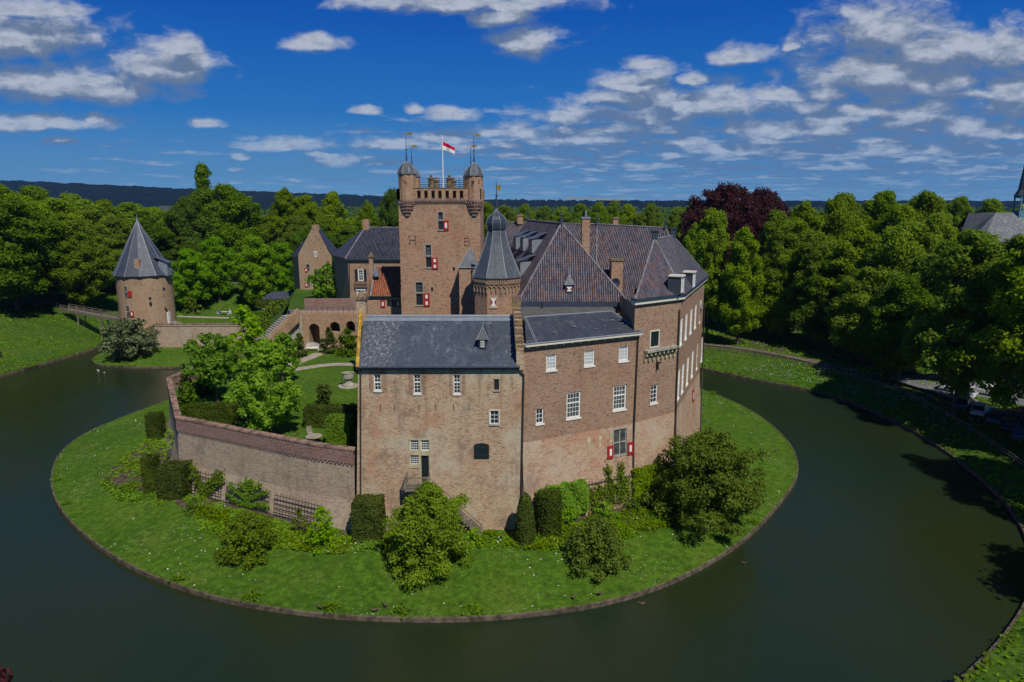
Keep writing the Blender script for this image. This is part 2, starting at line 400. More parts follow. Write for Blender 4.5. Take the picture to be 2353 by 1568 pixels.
M['tiles_grey'] = pantile('grey pantiles', [(.045, .042, .052), (.07, .065, .078), (.10, .09, .10), (.12, .105, .115)], w=.235, h=.3, edge=.5)
M['tiles_blue'] = pantile('glazed blue black pantiles', [(.018, .02, .035), (.024, .027, .045), (.04, .045, .07)], edge=.55, rough=.35)
M['tiles_red'] = pantile('orange red pantiles', [(.03, .025, .03), (.28, .075, .03), (.36, .10, .035), (.42, .13, .05), (.38, .11, .04)], edge=.15)
M['lead'] = plain('lead', (.21, .235, .27), .45, .5)
M['mortar'] = plain('mortared ridge tiles', (.20, .19, .20), .85, .2, var=.35)
M['lead_dark'] = plain('dark lead', (.045, .055, .08), .35, .5)
M['stone'] = plain('yellow sandstone', (.50, .43, .26), .85, .2, var=.2)
M['stone_grey'] = plain('grey stone', (.33, .31, .26), .85, .2, var=.25)
M['lichen'] = plain('orange lichen coping', (.42, .24, .04), .9, .1, var=.4)
M['moss'] = mossy('mossy brick coping')
M['white'] = plain('white paint', (.80, .79, .74), .5, .4, var=.03)
M['cream'] = plain('cream paint', (.70, .66, .53), .5, .4, var=.04)
M['red'] = plain('red paint', (.38, .025, .02), .5, .4, var=.08)
M['sky_tint_glass'] = pbsdf('glass with sky reflection in its colour', (.05, .09, .17), .12, .7)[0]  # sky reflection put into the base colour as navy blue
M['black_green'] = plain('blackish green paint', (.012, .022, .024), .45, .4)
M['rust'] = plain('rusty wall iron', (.11, .065, .05), .8, .2)
M['iron'] = plain('dark iron', (.035, .033, .035), .6, .4)
M['pipe'] = plain('brown downpipe', (.05, .038, .035), .6, .4)
M['wood'] = plain('weathered wood', (.20, .17, .13), .85, .15, var=.3)
M['gold'] = plain('gilded copper', (.55, .36, .05), .35, .5, .6)
M['bark'] = plain('bark', (.10, .085, .06), .95, .1, var=.35)
M['gravel'] = plain('gravel path', (.36, .31, .24), .95, .1, var=.2)
M['asphalt'] = plain('grey paving', (.16, .16, .17), .9, .2, var=.2)
M['roofing'] = plain('bitumen roofing', (.11, .11, .105), .9, .2, var=.2)
M['soil'] = plain('bare soil', (.085, .065, .05), .98, .05, var=.4)
M['glass'] = pbsdf('window glass', (.02, .025, .035), .08, .6)[0]
M['glass_blind'] = plain('glass over white blinds', (.50, .52, .54), .25, .6, var=.15)
M['blind'] = plain('white blind', (.72, .73, .70), .6, .3, var=.03)
M['leaded'] = plain('leaded glass', (.07, .08, .08), .2, .6, var=.4)
M['skin'] = plain('skin', (.5, .32, .24), .6, .3)
M['leaf'] = leafmat('fresh green leaves', (.125, .215, .006), (.22, .335, .012))
M['leaf_shrub'] = leafmat('yellow green shrub leaves', (.14, .235, .008), (.25, .36, .016), .4, .02, 0)
M['dirt'] = plain('trodden dirt', (.15, .12, .085), .95, .1, var=.35)
M['leaf_dark'] = leafmat('deep green leaves', (.070, .15, .008), (.13, .235, .012), .4)
M['leaf_bright'] = leafmat('bright lime leaves', (.17, .33, .010), (.29, .47, .018), .45, .03, 0)
M['leaf_mid'] = leafmat('mid green leaves', (.12, .25, .011), (.205, .37, .02), .4, .1)
M['leaf_olive'] = leafmat('olive leaves', (.095, .14, .014), (.165, .235, .020), .35, .05, .3)
M['leaf_silver'] = leafmat('silvery leaves', (.10, .14, .05), (.19, .225, .10), .2, .1)
M['leaf_copper'] = leafmat('copper leaves', (.040, .013, .016), (.095, .026, .024), .25, .1)
M['yew'] = leafmat('clipped yew', (.032, .052, .006), (.078, .108, .012), .15, .12)
M['hedge'] = leafmat('pale green hedge', (.10, .18, .008), (.16, .26, .012), .25, .1)  # lighter green than the clipped yew
M['lawn'] = grass('lawn', (.062, .135, .010), (.085, .165, .012), (.115, .175, .022), .9, .35)
M['meadow'] = grass('rough grass', (.050, .115, .010), (.075, .140, .014), (.115, .155, .028), .35, .4)
M['fields'] = grass('fields', (.05, .09, .02), (.09, .11, .03), (.04, .07, .015))
# ------------------------------------------------------------------ ground and water
def chaikin(p, n=2, closed=True):
    for _ in range(n):
        q = []
        for i in range(len(p) if closed else len(p) - 1):
            a, b = p[i], p[(i + 1) % len(p)]
            q += [(a[0] * .75 + b[0] * .25, a[1] * .75 + b[1] * .25), (a[0] * .25 + b[0] * .75, a[1] * .25 + b[1] * .75)]
        p = q if closed else [p[0]] + q + [p[-1]]
    return p
ISL = chaikin([(-56.4, 96.9), (-58.1, 89.0), (-56.9, 81.5), (-53.3, 74.2), (-48.6, 67.6), (-42.8, 61.5), (-35.6, 55.6), (-30.2, 52.1), (-23.3, 48.8), (-15.9, 46.9), (-10.6, 46.3),
       (-5.0, 46.1), (1.2, 46.7), (8.0, 48.4), (14.4, 52.0), (21.3, 58.0), (28.0, 66.4), (32.8, 73.4), (35.4, 80.5), (36.5, 87.5), (36.4, 96.3), (34.6, 104.5), (31, 112),
       (24, 125), (10, 140), (-15, 152), (-45, 158), (-68, 158), (-81, 151), (-85.5, 143), (-85, 134.6), (-80.5, 128), (-73, 126.2), (-62, 126.4), (-53, 124), (-50, 116), (-54, 106)], 2)
OUT = chaikin([(-92.4, 119.5), (-90.5, 133), (-89.0, 146), (-92, 160), (-85, 172), (-60, 178), (-20, 172), (10, 158), (26, 140), (36.5, 124), (45, 115), (51.7, 108.3), (54.6, 98), (55.2, 88),
       (54.2, 77), (52, 67.2), (48.6, 59.5), (44.5, 53), (39.1, 47), (29.7, 39.4), (15, 31), (-5, 27), (-30, 28), (-55, 36), (-78, 52), (-92, 75), (-96, 100)], 2)
ISLa, OUTa = np.array(ISL), np.array(OUT)
def seg_dist(P, poly):
    a = poly; b = np.roll(poly, -1, 0); best = np.full(len(P), 1e9)
    for i in range(len(a)):
        d = b[i] - a[i]; t = np.clip(((P - a[i]) @ d) / (d @ d), 0, 1)
        best = np.minimum(best, np.hypot(*(P - a[i] - t[:, None] * d).T))
    return best
def inside(P, poly):
    x, y = P[:, 0], P[:, 1]; r = np.zeros(len(P), bool); n = len(poly)
    for i in range(n):
        x0, y0 = poly[i]; x1, y1 = poly[(i + 1) % n]
        c = ((y0 > y) != (y1 > y)) & (x < (x1 - x0) * (y - y0) / (y1 - y0 + 1e-12) + x0); r ^= c
    return r
sm = lambda v: np.clip(v, 0, 1) ** 2 * (3 - 2 * np.clip(v, 0, 1))
def h_isl(P):
    return .34 + 1.08 * sm(seg_dist(P, ISLa) / 9.0)
def h_out(P):
    d = seg_dist(P, OUTa); x, y = P[:, 0], P[:, 1]
    wl = sm((-x - 15) / 55); top = 2.4 + 4.6 * wl + 2.4 * sm((y - 150) / 40) * (1 - wl)
    w = 14 + 8 * wl
    dd = np.hypot(x, y - 90)
    z = .35 + (top - .35) * sm(d / w * .9 + .02)
    z = z + .25 * np.sin(x * .21 + y * .13) * np.clip(d / 12, 0, 1)
    return z * (1 - sm((dd - 260) / 500)) + 3.0 * sm((dd - 260) / 500)
def hz(x, y, which='out'):
    P = np.array([(x, y)], float); return float((h_isl if which == 'isl' else h_out)(P)[0])
def cdt(points, edges):
    r = delaunay_2d_cdt([Vector(p) for p in points], edges, [], 0, 1e-4)
    return np.array([tuple(v) for v in r[0]]), [tuple(f) for f in r[2]]
def sheet(name, V, F, zf, mat, kind='structure', dz=0.0):
    z = zf(V) + dz
    me = bpy.data.meshes.new(name); me.from_pydata([(x, y, q) for (x, y), q in zip(V.tolist(), z.tolist())], [], F)
    me.materials.append(mat); me.shade_smooth()
    o = bpy.data.objects.new(name, me); C.objects.link(o); o['kind'] = kind; return o
def loop_edges(n, b=0): return [(b + i, b + (i + 1) % n) for i in range(n)]
def make_ground():
    rs = np.random.RandomState(3)
    gx, gy = np.meshgrid(np.arange(-90, 42, 1.6), np.arange(44, 162, 1.6)); P = np.c_[gx.ravel(), gy.ravel()] + rs.uniform(-.4, .4, (gx.size, 2))
    P = P[inside(P, ISLa)]; P = P[seg_dist(P, ISLa) > .5]
    V, F = cdt(ISL + P.tolist(), loop_edges(len(ISL)))
    F = [f for f in F if inside(V[list(f)].mean(0)[None], ISLa)[0]]
    o = sheet('lawn', V, F, h_isl, M['lawn'])
    gx, gy = np.meshgrid(np.arange(-150, 120, 3.0), np.arange(0, 240, 3.0)); P = np.c_[gx.ravel(), gy.ravel()] + rs.uniform(-.7, .7, (gx.size, 2))
    P = P[~inside(P, OUTa)]; P = P[seg_dist(P, OUTa) > 1.0]
    gx, gy = np.meshgrid(np.arange(-640, 640, 22.0), np.arange(-200, 900, 22.0)); Q = np.c_[gx.ravel(), gy.ravel()]
    Q = Q[(Q[:, 0] < -155) | (Q[:, 0] > 125) | (Q[:, 1] < -6) | (Q[:, 1] > 246)]
    far = [(x, y) for x in np.arange(-4400, 4401, 400) for y in np.arange(-350, 3951, 400) if abs(x) > 700 or y > 950 or y < -250]
    V, F = cdt(OUT + P.tolist() + Q.tolist() + far, loop_edges(len(OUT)))
    cen = np.array([V[list(f)].mean(0) for f in F]); keep = ~inside(cen, OUTa)
    F = [f for f, k in zip(F, keep) if k]
    near = [f for f in F if math.hypot(*(V[f[0]] - (0, 90))) < 330]; rest = [f for f in F if math.hypot(*(V[f[0]] - (0, 90))) >= 330]
    sheet('ground', V, near, h_out, M['meadow']); sheet('terrain', V, rest, h_out, M['fields'])
make_ground()
def make_water():
    m, t, b = pbsdf('moat water', (.014, .022, .010), .04, .5)
    b.inputs['IOR'].default_value = 1.33
    pos = t.n('ShaderNodeNewGeometry').outputs['Position']
    w = t.noise(pos, .09, 4, .6)
    n = t.noise(t.v('MULTIPLY', pos, (1.0, 1.6, 1)), 2.6, 4, .6); n2 = t.noise(pos, .7, 3, .5)
    n3 = t.noise(t.v('ADD', t.v('MULTIPLY', pos, (1.3, 3.2, 1)), (5, 9, 0)), 1.3, 5, .55, .4)
    hgt = t.m('ADD', t.m('MULTIPLY', n, t.smooth(w, .40, .62, .15, 1.0)), t.m('ADD', t.m('MULTIPLY', n2, .5), t.m('MULTIPLY', n3, t.smooth(w, .6, .42, .2, .9))))
    bump(t, b, hgt, .7, .07)
    t.put(b.inputs['Base Color'], t.mix(t.smooth(t.noise(pos, .03, 3), .35, .65), (.021, .030, .008), (.014, .028, .014)))
    mb = MB(); mb.poly([(-110, 15, 0), (70, 15, 0), (70, 190, 0), (-110, 190, 0)])
    o = mb.build('water', m); o['kind'] = 'structure'
    mb = MB(); mb.poly([(-112, 13, -1.4), (72, 13, -1.4), (72, 192, -1.4), (-112, 192, -1.4)])
    o = mb.build('moat_bed', M['soil']); o['kind'] = 'structure'
make_water()
def make_edging():
    rs = random.Random(5)
    m = plain('weathered timber edging', (.115, .09, .065), .9, .1, var=.5)
    for poly, nm, s, top in ((ISL, 'kerb', -1, .37), (OUT, 'kerb', 1, .36)):
        mb = MB(); p = list(poly) + [poly[0], poly[1]]
        a = np.array(poly); cw = np.sum(a[:, 0] * np.roll(a[:, 1], -1) - np.roll(a[:, 0], -1) * a[:, 1]) < 0
        if cw: p = p[::-1]
        pr = [(.08, -1.3), (.08, .02), (.07, top), (-.07, top + .02), (-.08, .0)] if s < 0 else [(-.11, -1.3), (-.11, .0), (-.09, top), (.09, top + .02), (.11, .0)]
        mb.sweep(p, pr); o = mb.build(nm, m); o['kind'] = 'structure'
make_edging()
def drape(name, poly, mat, step=1.0, dz=.03, zf=h_isl, sub=2, kind='structure'):
    p = chaikin(list(poly), sub) if sub else list(poly); a = np.array(p)
    gx, gy = np.meshgrid(np.arange(a[:, 0].min(), a[:, 0].max(), step), np.arange(a[:, 1].min(), a[:, 1].max(), step)); Q = np.c_[gx.ravel(), gy.ravel()]
    if len(Q): Q = Q[inside(Q, a)]
    if len(Q): Q = Q[seg_dist(Q, a) > .3]
    V, F = cdt(p + Q.tolist(), loop_edges(len(p)))
    F = [f for f in F if inside(V[list(f)].mean(0)[None], a)[0]]
    return sheet(name, V, F, zf, mat, kind, dz)
gp = lambda *pts: [tuple(G(x, y, z)[:2]) for x, y, z in pts]
# beds along the walls
drape('flower_bed', [(-34, 63.0), (-27, 61.5), (-20.5, 58.4), (-15.5, 56.6), (-14.6, 57.3), (-14.6, 58.4), (-34.5, 68.0)], M['soil'], dz=.035)
drape('flower_bed', [(-46.2, 72), (-43.2, 68.8), (-40, 67.5), (-36, 66.5), (-36, 70), (-43.5, 84), (-45.5, 84)], M['soil'], dz=.035)
drape('flower_bed', [(.6, 58.9), (1.3, 55.8), (6, 57.5), (12, 60.2), (17, 62), (22, 66.5), (20, 72), (12.6, 64.4)], M['soil'], dz=.035)
FLAT = lambda z: (lambda P: np.full(len(P), z))
# the raised garden behind the rampart, the courtyard and the lower garden by the round tower
TER = [(-14.2, 59.3), (-18.6, 60.7), (-34.6, 68.2), (-43.2, 84.2), (-43.0, 87.2), (-40, 128), (-20, 128), (-6, 100), (-6, 80), (.5, 62), (.5, 59.3)]
mb = MB(); mb.prism(TER, .2, 7.5); o = mb.build('terrace_lawn', M['lawn']); o['kind'] = 'structure'
mb = MB(); mb.prism([(-71, 141.0), (-56, 141.0), (-40.2, 128.3), (-40, 150), (-22, 150), (-22, 158), (-45, 157), (-67, 157), (-78, 151)], .3, 5.8); o = mb.build('garden_lawn', M['lawn']); o['kind'] = 'structure'
mb = MB(); mb.prism([(-37.5, 112.2), (-4, 112.2), (22, 112.6), (18, 130), (4, 143), (-15, 150.5), (-44, 157), (-47, 157), (-46.5, 146), (-42, 128)], .3, 12.6); o = mb.build('courtyard', M['meadow']); o['kind'] = 'structure'
mb = MB(); tl = [(-37.5, 108.9), (-42, 128), (-46.5, 146), (-47, 158)]; bl = [(-46, 109.5), (-51, 128), (-56, 146), (-57, 158)]
for i in range(3):
    for k in range(6):
        q = lambda j, f: (tl[j][0] * (1 - f) + bl[j][0] * f, tl[j][1] * (1 - f) + bl[j][1] * f, 12.61 - 7.2 * f ** .8)
        mb.poly([q(i, k / 6), q(i + 1, k / 6), q(i + 1, (k + 1) / 6), q(i, (k + 1) / 6)][::-1])
o = mb.build('bank', M['meadow']); o['kind'] = 'structure'
# ------------------------------------------------------------------ walls with real openings
class Wall:
    def __init__(s, A, B, zb=0, k=0.0):
        s.A = Vector((A[0], A[1], 0)); s.B = Vector((B[0], B[1], 0)); s.L = (s.B - s.A).length
        s.t = (s.B - s.A) / s.L; s.n = Vector((s.t.y, -s.t.x, 0)); s.holes = []; s.zb = zb; s.k = k
    def pt(s, u, z, d=0.0):
        p = s.A + s.t * u + s.n * (d + s.k * max(0.0, s.zb - z)); return Vector((p.x, p.y, z))
    def px(s, px, py):
        r = Vector(ray(px, py)); off = 0.0
        for _ in range(4):
            A = s.A + s.n * off
            t = (A.x * s.n.x + A.y * s.n.y) / (r.x * s.n.x + r.y * s.n.y)
            z = H + r.z * t; off = s.k * max(0.0, s.zb - z)
        p = r * t; return (Vector((p.x, p.y, 0)) - s.A).dot(s.t), z
    def rect(s, x0, y0, x1, y1):
        a, b, c, d = s.px(x0, y0), s.px(x1, y0), s.px(x0, y1), s.px(x1, y1)
        u0, u1 = (a[0] + c[0]) / 2, (b[0] + d[0]) / 2
        return u0, u1, (c[1] + d[1]) / 2, (a[1] + b[1]) / 2
    def rect2(s, xa, ya, xb, yb, w):       # foreshortened: top centre, bottom centre, width in metres
        a, b = s.px(xa, ya), s.px(xb, yb); u = (a[0] + b[0]) / 2
        return u - w / 2, u + w / 2, b[1], a[1]
    def panel(s, mb, z0, z1, u0=0.0, u1=None, depth=.28, zs=()):
        u1 = s.L if u1 is None else u1
        hs = [h for h in s.holes if h[3] > z0 and h[2] < z1 and h[1] > u0 and h[0] < u1]
        us = sorted({u0, u1, *[min(max(q, u0), u1) for h in hs for q in h[:2]]}); zz = sorted({z0, z1, *[q for q in zs if z0 < q < z1], *([s.zb] if z0 < s.zb < z1 and s.k else []), *[min(max(q, z0), z1) for h in hs for q in h[2:4]]})
        for a, b in zip(us, us[1:]):
            for c, d in zip(zz, zz[1:]):
                um, zm = (a + b) / 2, (c + d) / 2
                if any(h[0] < um < h[1] and h[2] < zm < h[3] for h in hs): continue
                mb.poly([s.pt(a, c), s.pt(b, c), s.pt(b, d), s.pt(a, d)])
        for a, b, c, d in hs:
            q = depth
            for p0, p1 in (((a, c), (a, d)), ((a, d), (b, d)), ((b, d), (b, c)), ((b, c), (a, c))):
                mb.poly([s.pt(*p0), s.pt(*p1), s.pt(*p1, -q), s.pt(*p0, -q)])
    def bx(s, mb, u0, u1, z0, z1, d0, d1):
        c = s.pt((u0 + u1) / 2, (z0 + z1) / 2, (d0 + d1) / 2)
        Zv = (s.pt(0, z1) - s.pt(0, z0)).normalized() if s.k and z0 < s.zb else Vector((0, 0, 1))
        Y = s.t.cross(Zv) * -1
        mb.box(c, (abs(u1 - u0), abs(d1 - d0), abs(z1 - z0)), (s.t, Y, Zv))
def window(root, W, r, cols=2, rows=3, frame='white', pane='glass', fw=.09, mw=.035, hole=True, trans=(), jamb=None, jw=.18, sill=None, depth=.16, mull=0):
    """opening r=(u0,u1,z0,z1): frame with glazing bars, pane, optional stone surround and sill"""
    u0, u1, z0, z1 = r
    if hole: W.holes.append(r)
    dd = -depth if hole else .03
    mb = MB()
    for a, b, c, d in ((u0, u0 + fw, z0, z1), (u1 - fw, u1, z0, z1), (u0 + fw, u1 - fw, z1 - fw, z1), (u0 + fw, u1 - fw, z0, z0 + fw)):
        W.bx(mb, a, b, c, d, dd, dd + .09)
    iu0, iu1, iz0, iz1 = u0 + fw, u1 - fw, z0 + fw, z1 - fw
    for i in range(1, cols):
        u = iu0 + (iu1 - iu0) * i / cols; W.bx(mb, u - mw / 2, u + mw / 2, iz0, iz1, dd + .015, dd + .05)
    for j in range(1, rows):
        z = iz0 + (iz1 - iz0) * j / rows; W.bx(mb, iu0, iu1, z - mw / 2, z + mw / 2, dd + .01, dd + .055)
    for f in trans:
        z = iz0 + (iz1 - iz0) * f; W.bx(mb, iu0, iu1, z - .06, z + .06, dd + .0, dd + .08)
    if mull: u = (iu0 + iu1) / 2; W.bx(mb, u - mull / 2, u + mull / 2, iz0, iz1, dd, dd + .085)
    w = mb.build('window', M[frame], root)
    mb = MB(); mb.poly([W.pt(iu0, iz0, dd + .02), W.pt(iu1, iz0, dd + .02), W.pt(iu1, iz1, dd + .02), W.pt(iu0, iz1, dd + .02)]); mb.build('pane', M[pane], w)
    if jamb:
        mb = MB()
        for a, b, c, d in ((u0 - jw, u0, z0 - jw, z1 + jw), (u1, u1 + jw, z0 - jw, z1 + jw), (u0, u1, z1, z1 + jw), (u0, u1, z0 - jw, z0)): W.bx(mb, a, b, c, d, -.08, .035)
        mb.build('surround', M[jamb], w)
    if sill:
        mb = MB(); W.bx(mb, u0 - .08, u1 + .08, z0 - .14, z0 - .003, -.1, .09); mb.build('sill', M[sill], w)
    return w
def shutter(root, W, r, panels=1, mat='red', pm='white', d=.06, label=None):
    u0, u1, z0, z1 = r
    mb = MB(); W.bx(mb, u0, u1, z0, z1, d, d + .06); s = mb.build('shutter', M[mat], root)
    if panels:
        mb = MB(); h = (z1 - z0); w = u1 - u0
        for i in range(panels):
            c = z0 + h * (i + .5) / panels; hh = h / panels * (.27 if panels > 1 else .26)
            W.bx(mb, u0 + w * .3, u1 - w * .3, c - hh, c + hh, d + .062, d + .075)
        mb.build('panel', M[pm], s)
    return s
def pipe(root, W, pts, r=.06, mat='pipe', d=.12, name='downpipe'):
    mb = MB(); q = [W.pt(*W.px(x, y), d) for x, y in pts]
    for a, b in zip(q, q[1:]): mb.tube(a, b, r, n=8)
    return mb.build(name, M[mat], root)
def edge_tubes(name, segs, mat, root, r=.09, n=6):
    mb = MB()
    for a, b in segs: mb.tube(a, b, r, n=n)
    return mb.build(name, M[mat], root)
def ironbars(root, W, pxs, w=.05):
    for x, ya, yb in pxs:
        a, b = W.px(x, ya), W.px(x, yb); mb = MB(); W.bx(mb, a[0] - w / 2, a[0] + w / 2, b[1], a[1], .0, .05); mb.build('wall_anchor', M['iron'], root)
def hourglass(root, W, r, root_name='shutter'):
    u0, u1, z0, z1 = r; um, zm = (u0 + u1) / 2, (z0 + z1) / 2
    mb = MB(); W.bx(mb, u0, u1, z0, z1, .03, .08); s = mb.build('shutter', M['white'], root)
    mb = MB()
    for a in ((u0, u0 + (u1 - u0) * .36), (u1, u1 - (u1 - u0) * .36)):
        p = [W.pt(a[0], z0 + .03, .086), W.pt(a[1], zm, .086), W.pt(a[0], z1 - .03, .086)]
        if a[0] > a[1]: p = p[::-1]
        mb.poly(p)
    mb.build('painted_triangle', M['red'], s); return s

# ------------------------------------------------------------------ front wing: tan brick under a slate roof
FZ = 17.0
WF = Wall((-14.4, 58.15), (.95, 58.3), 5.0, .015)
def front_wing():
    t = thing('castle_wing', 'tan brick castle wing with long slate roof and small wooden balcony facing the moat', 'building', (-6.7, 60, 1.2))
    W = WF; zE = W.px(1000, 842)[1]
    for r, n in (((859.7, 861.5, 875.3, 897.5), 2), ((950.7, 861.5, 966.7, 904.5), 3), ((1042.3, 862.1, 1058, 905), 3)):
        q = W.rect(*r); window(t, W, q, 2, 4 if n == 2 else 5, pane='glass', fw=.06, trans=(.5 if n == 2 else .6,), sill='white')
    for x0_, x1_, y1_, i_ in ((847.7, 886.7, 903, 0), (938.7, 978.7, 909, 1), (1031.7, 1069.7, 909, 2)):
        o_ = W.rect(x0_, 850, x1_, y1_); h_ = W.holes[i_]; mb = MB()
        for k_ in ((o_[0], h_[0] - .1, o_[2], o_[3]), (h_[1] + .1, o_[1], o_[2], o_[3]), (h_[0] - .1, h_[1] + .1, h_[3] + .005, o_[3])): W.bx(mb, *k_, -.02, .006)
        mb.build('brick_surround', M['brick_east'], t)
    window(t, W, W.rect(1135.3, 871.5, 1146.7, 896.5), 1, 1, 'black_green', 'glass', fw=.03, sill='stone_grey')
    window(t, W, W.rect(1126, 944, 1146, 975), 2, 3, fw=.07, jamb='cream', jw=.1, sill='stone_grey')
    c = W.rect(942.7, 1011.6, 961.7, 1036.2); window(t, W, c, 4, 4, fw=.06, mw=.03)
    d = W.rect(966.9, 1011.6, 986.3, 1036.2); window(t, W, d, 4, 4, fw=.06, mw=.03)
    e = W.rect(942.7, 1045.8, 961.7, 1068.2); window(t, W, e, 4, 4, fw=.06, mw=.03)
    dr = W.rect(966.9, 1046.8, 985.7, 1110.5); W.holes.append(dr)
    mb = MB(); W.bx(mb, dr[0], dr[1], dr[2], dr[3], -.2, -.12); do = mb.build('door', M['black_green'], t)
    mb = MB(); W.bx(mb, dr[1] - .12, dr[1] - .08, (dr[2] + dr[3]) / 2 - .1, (dr[2] + dr[3]) / 2 + .1, -.12, -.06); mb.build('handle', M['iron'], do)
    mb = MB(); g = .17
    W.bx(mb, c[0] - g, d[1] + g, c[3], c[3] + g, -.08, .03); W.bx(mb, c[0] - g, c[0], e[2] - .3, c[3], -.08, .03); W.bx(mb, d[1], d[1] + g, dr[2], c[3], -.08, .03)
    W.bx(mb, c[1], d[0], dr[2], c[3], -.08, .03); W.bx(mb, c[0], c[1], e[3], c[2], -.08, .05); W.bx(mb, d[0], d[1], dr[3], d[2], -.08, .05); W.bx(mb, c[0], c[1], e[2] - .3, e[2], -.08, .06)
    mb.build('window_surround', M['stone'], t)
    s = W.rect(1089.7, 1022, 1123.7, 1054.2); mb = MB(); W.bx(mb, s[0], s[1], s[2], s[3], .01, .06)
    n = 8; pts = [W.pt(s[0] + (s[1] - s[0]) * i / n, s[3] + .16 * math.sin(math.pi * i / n), .06) for i in range(n + 1)]
    mb.poly([W.pt(s[0], s[3], .06)] + pts[1:-1][::1] + [W.pt(s[1], s[3], .06)][::1]) if False else mb.poly([pts[0]] + [pts[-1]] + pts[-2:0:-1])
    o = mb.build('shutter', M['black_green'], t); o['label'] = 'dark arched shutter'
    for z in (s[2] + .3, s[3] - .25): mb = MB(); W.bx(mb, s[0] - .05, s[1] + .05, z, z + .06, .062, .08); mb.build('hinge', M['iron'], o)
    uT = W.px(823, 845)[0]; mb = MB(); W.panel(mb, -.2, zE + .05, u0=uT + .05, zs=(8,))
    mb.poly([W.pt(0, -.2), W.pt(uT + .05, -.2), W.pt(uT + .05, zE + .05), W.pt(uT, zE + .05)])
    q0_, q1_ = W.pt(0, -.2), W.pt(uT, zE + .05); mb.poly([q0_ + Vector((0, 17, 0)), q0_, q1_, q1_ + Vector((0, 17, 0))])
    mb.build('wall', M['brick_front'], t)
    ironbars(t, W, [(x, 929, 943.5) for x in (874.3, 906.1, 962.5, 1000.1, 1042.7, 1077.7)], .045)
    # roof
    a = W.pt(W.px(824.7, 842)[0] + .0, zE + .05, .32); b = W.pt(W.L - .35, zE + .05, .32)
    ry = 63.6; c2 = D(1184, 728.5, ry); d2 = D(836.5, 727, ry); zr = (c2.z + d2.z) / 2
    c2.z = d2.z = zr; e2 = Vector((c2.x, ry + 5.0, zE)); f2 = Vector((d2.x, ry + 5.0, zE))
    mb = MB(); mb.poly([a, b, c2, d2]); mb.poly([d2, c2, e2, f2]); roof = mb.build('roof', M['slate_worn'], t)
    edge_tubes('ridge_flashing', [(d2 + Vector((0, 0, .03)), c2 + Vector((0, 0, .03)))], 'lead', roof, .16)
    mb = MB(); mb.poly([d2 + Vector((0, -.05, -.02)), d2 + (a - d2) * .10 + Vector((0, 0, .03)), c2 + (b - c2) * .10 + Vector((0, 0, .03)), c2 + Vector((0, -.05, -.02))][::1]); mb.build('ridge_flashing', M['lead'], roof)
    mb = MB(); mb.tube(a + Vector((0, -.08, -.05)), b + Vector((.1, -.08, -.05)), .09); W.bx(mb, uT + .1, W.L - .3, zE - .25, zE - .02, .0, .28); mb.build('gutter', M['lead_dark'], t)
    # roof hooks
    for x, y in ((984, 746.5), (1022.7, 747), (1129, 747), (901, 805), (952, 806), (1006, 805), (1059, 805), (1130, 807)):
        k = min(max((y - 727) / (842 - 727), 0), 1); p = d2.lerp(a, k); q = c2.lerp(b, k); p0 = D(x, y, p.y)
        mb = MB(); mb.box((p0.x, p.y - .05, p.z + .07), (.22 if y < 760 else .1, .14, .05)); mb.box((p0.x, p.y - .02, p.z + .10), (.12, .07, .04)); mb.build('roof_hook', M['lead'], roof)
    # dormer
    slope = lambda y: a.z + (y - a.y) * (zr - a.z) / (ry - a.y)
    yF = next(y for y in np.arange(a.y, ry, .02) if D(1108, 804, y).z <= slope(y) + .0); q0 = D(1100.2, 780.5, yF); q1 = D(1117, 780.5, yF); zb = slope(yF); zt = q0.z; pk = D(1107.5, 751, yF + .5); print('dormer', yF, zb, zt)
    cx = (q0.x + q1.x) / 2; mb = MB()
    mb.box((cx, yF + .9, (zb + zt) / 2 - .1), (q1.x - q0.x, 1.8, zt - zb + .2)); dm = mb.build('dormer', M['slate_dark'], t)
    mb = MB(); ov = .22; x0, x1 = q0.x - ov, q1.x + ov; zt2 = zt
    f = [Vector((x0, yF - .15, zt2)), Vector((x1, yF - .15, zt2)), Vector((cx, yF + .45, pk.z))]
    bk = Vector((cx, yF + 2.6, pk.z)); mb.poly(f); mb.poly([f[1], Vector((x1, yF + 1.6, zt2)), bk, f[2]]); mb.poly([Vector((x0, yF + 1.6, zt2)), f[0], f[2], bk])
    dr2 = mb.build('dormer_roof', M['slate_dark'], dm)
    edge_tubes('dormer_flashing', [(f[0], f[2]), (f[1], f[2]), (f[2], bk)], 'lead', dm, .05)
    DW = Wall((q0.x, yF), (q1.x, yF)); window(t, DW, (.17, DW.L - .17, zb + .25, zt - .12), 2, 2, fw=.06, mw=.03, hole=False)
    # left gable coping with lichen, right parapet gable with moss
    GL = d2.x - .1
    mb = MB(); p0 = D(821, 838, a.y); p0.z = zE - .1; p1 = Vector((D(830, 728, ry).x, ry, zr + .5))
    for q, r_ in ((p0, p1), (p1, Vector((d2.x - .3, ry + 5, zE)))):
        for i in range(16):
            u, v = q.lerp(r_, i / 16), q.lerp(r_, (i + 1) / 16); mb.bar(u, v, .28, .42 + .05 * (i % 2), up=(0, 0, 1))
    mb.build('gable_coping', M['lichen'], t)
    mb = MB(); mb.poly([(a.x - .1, 58.2, zE - .4), (p1.x - .12, ry, zr + .35), (p1.x - .12, ry + 5, zE - .4)][::-1])
    mb.box((p1.x + .1, ry + .1, zr + .4), (.85, 1.0, 2.5)); mb.build('gable', M['brick_front'], t)
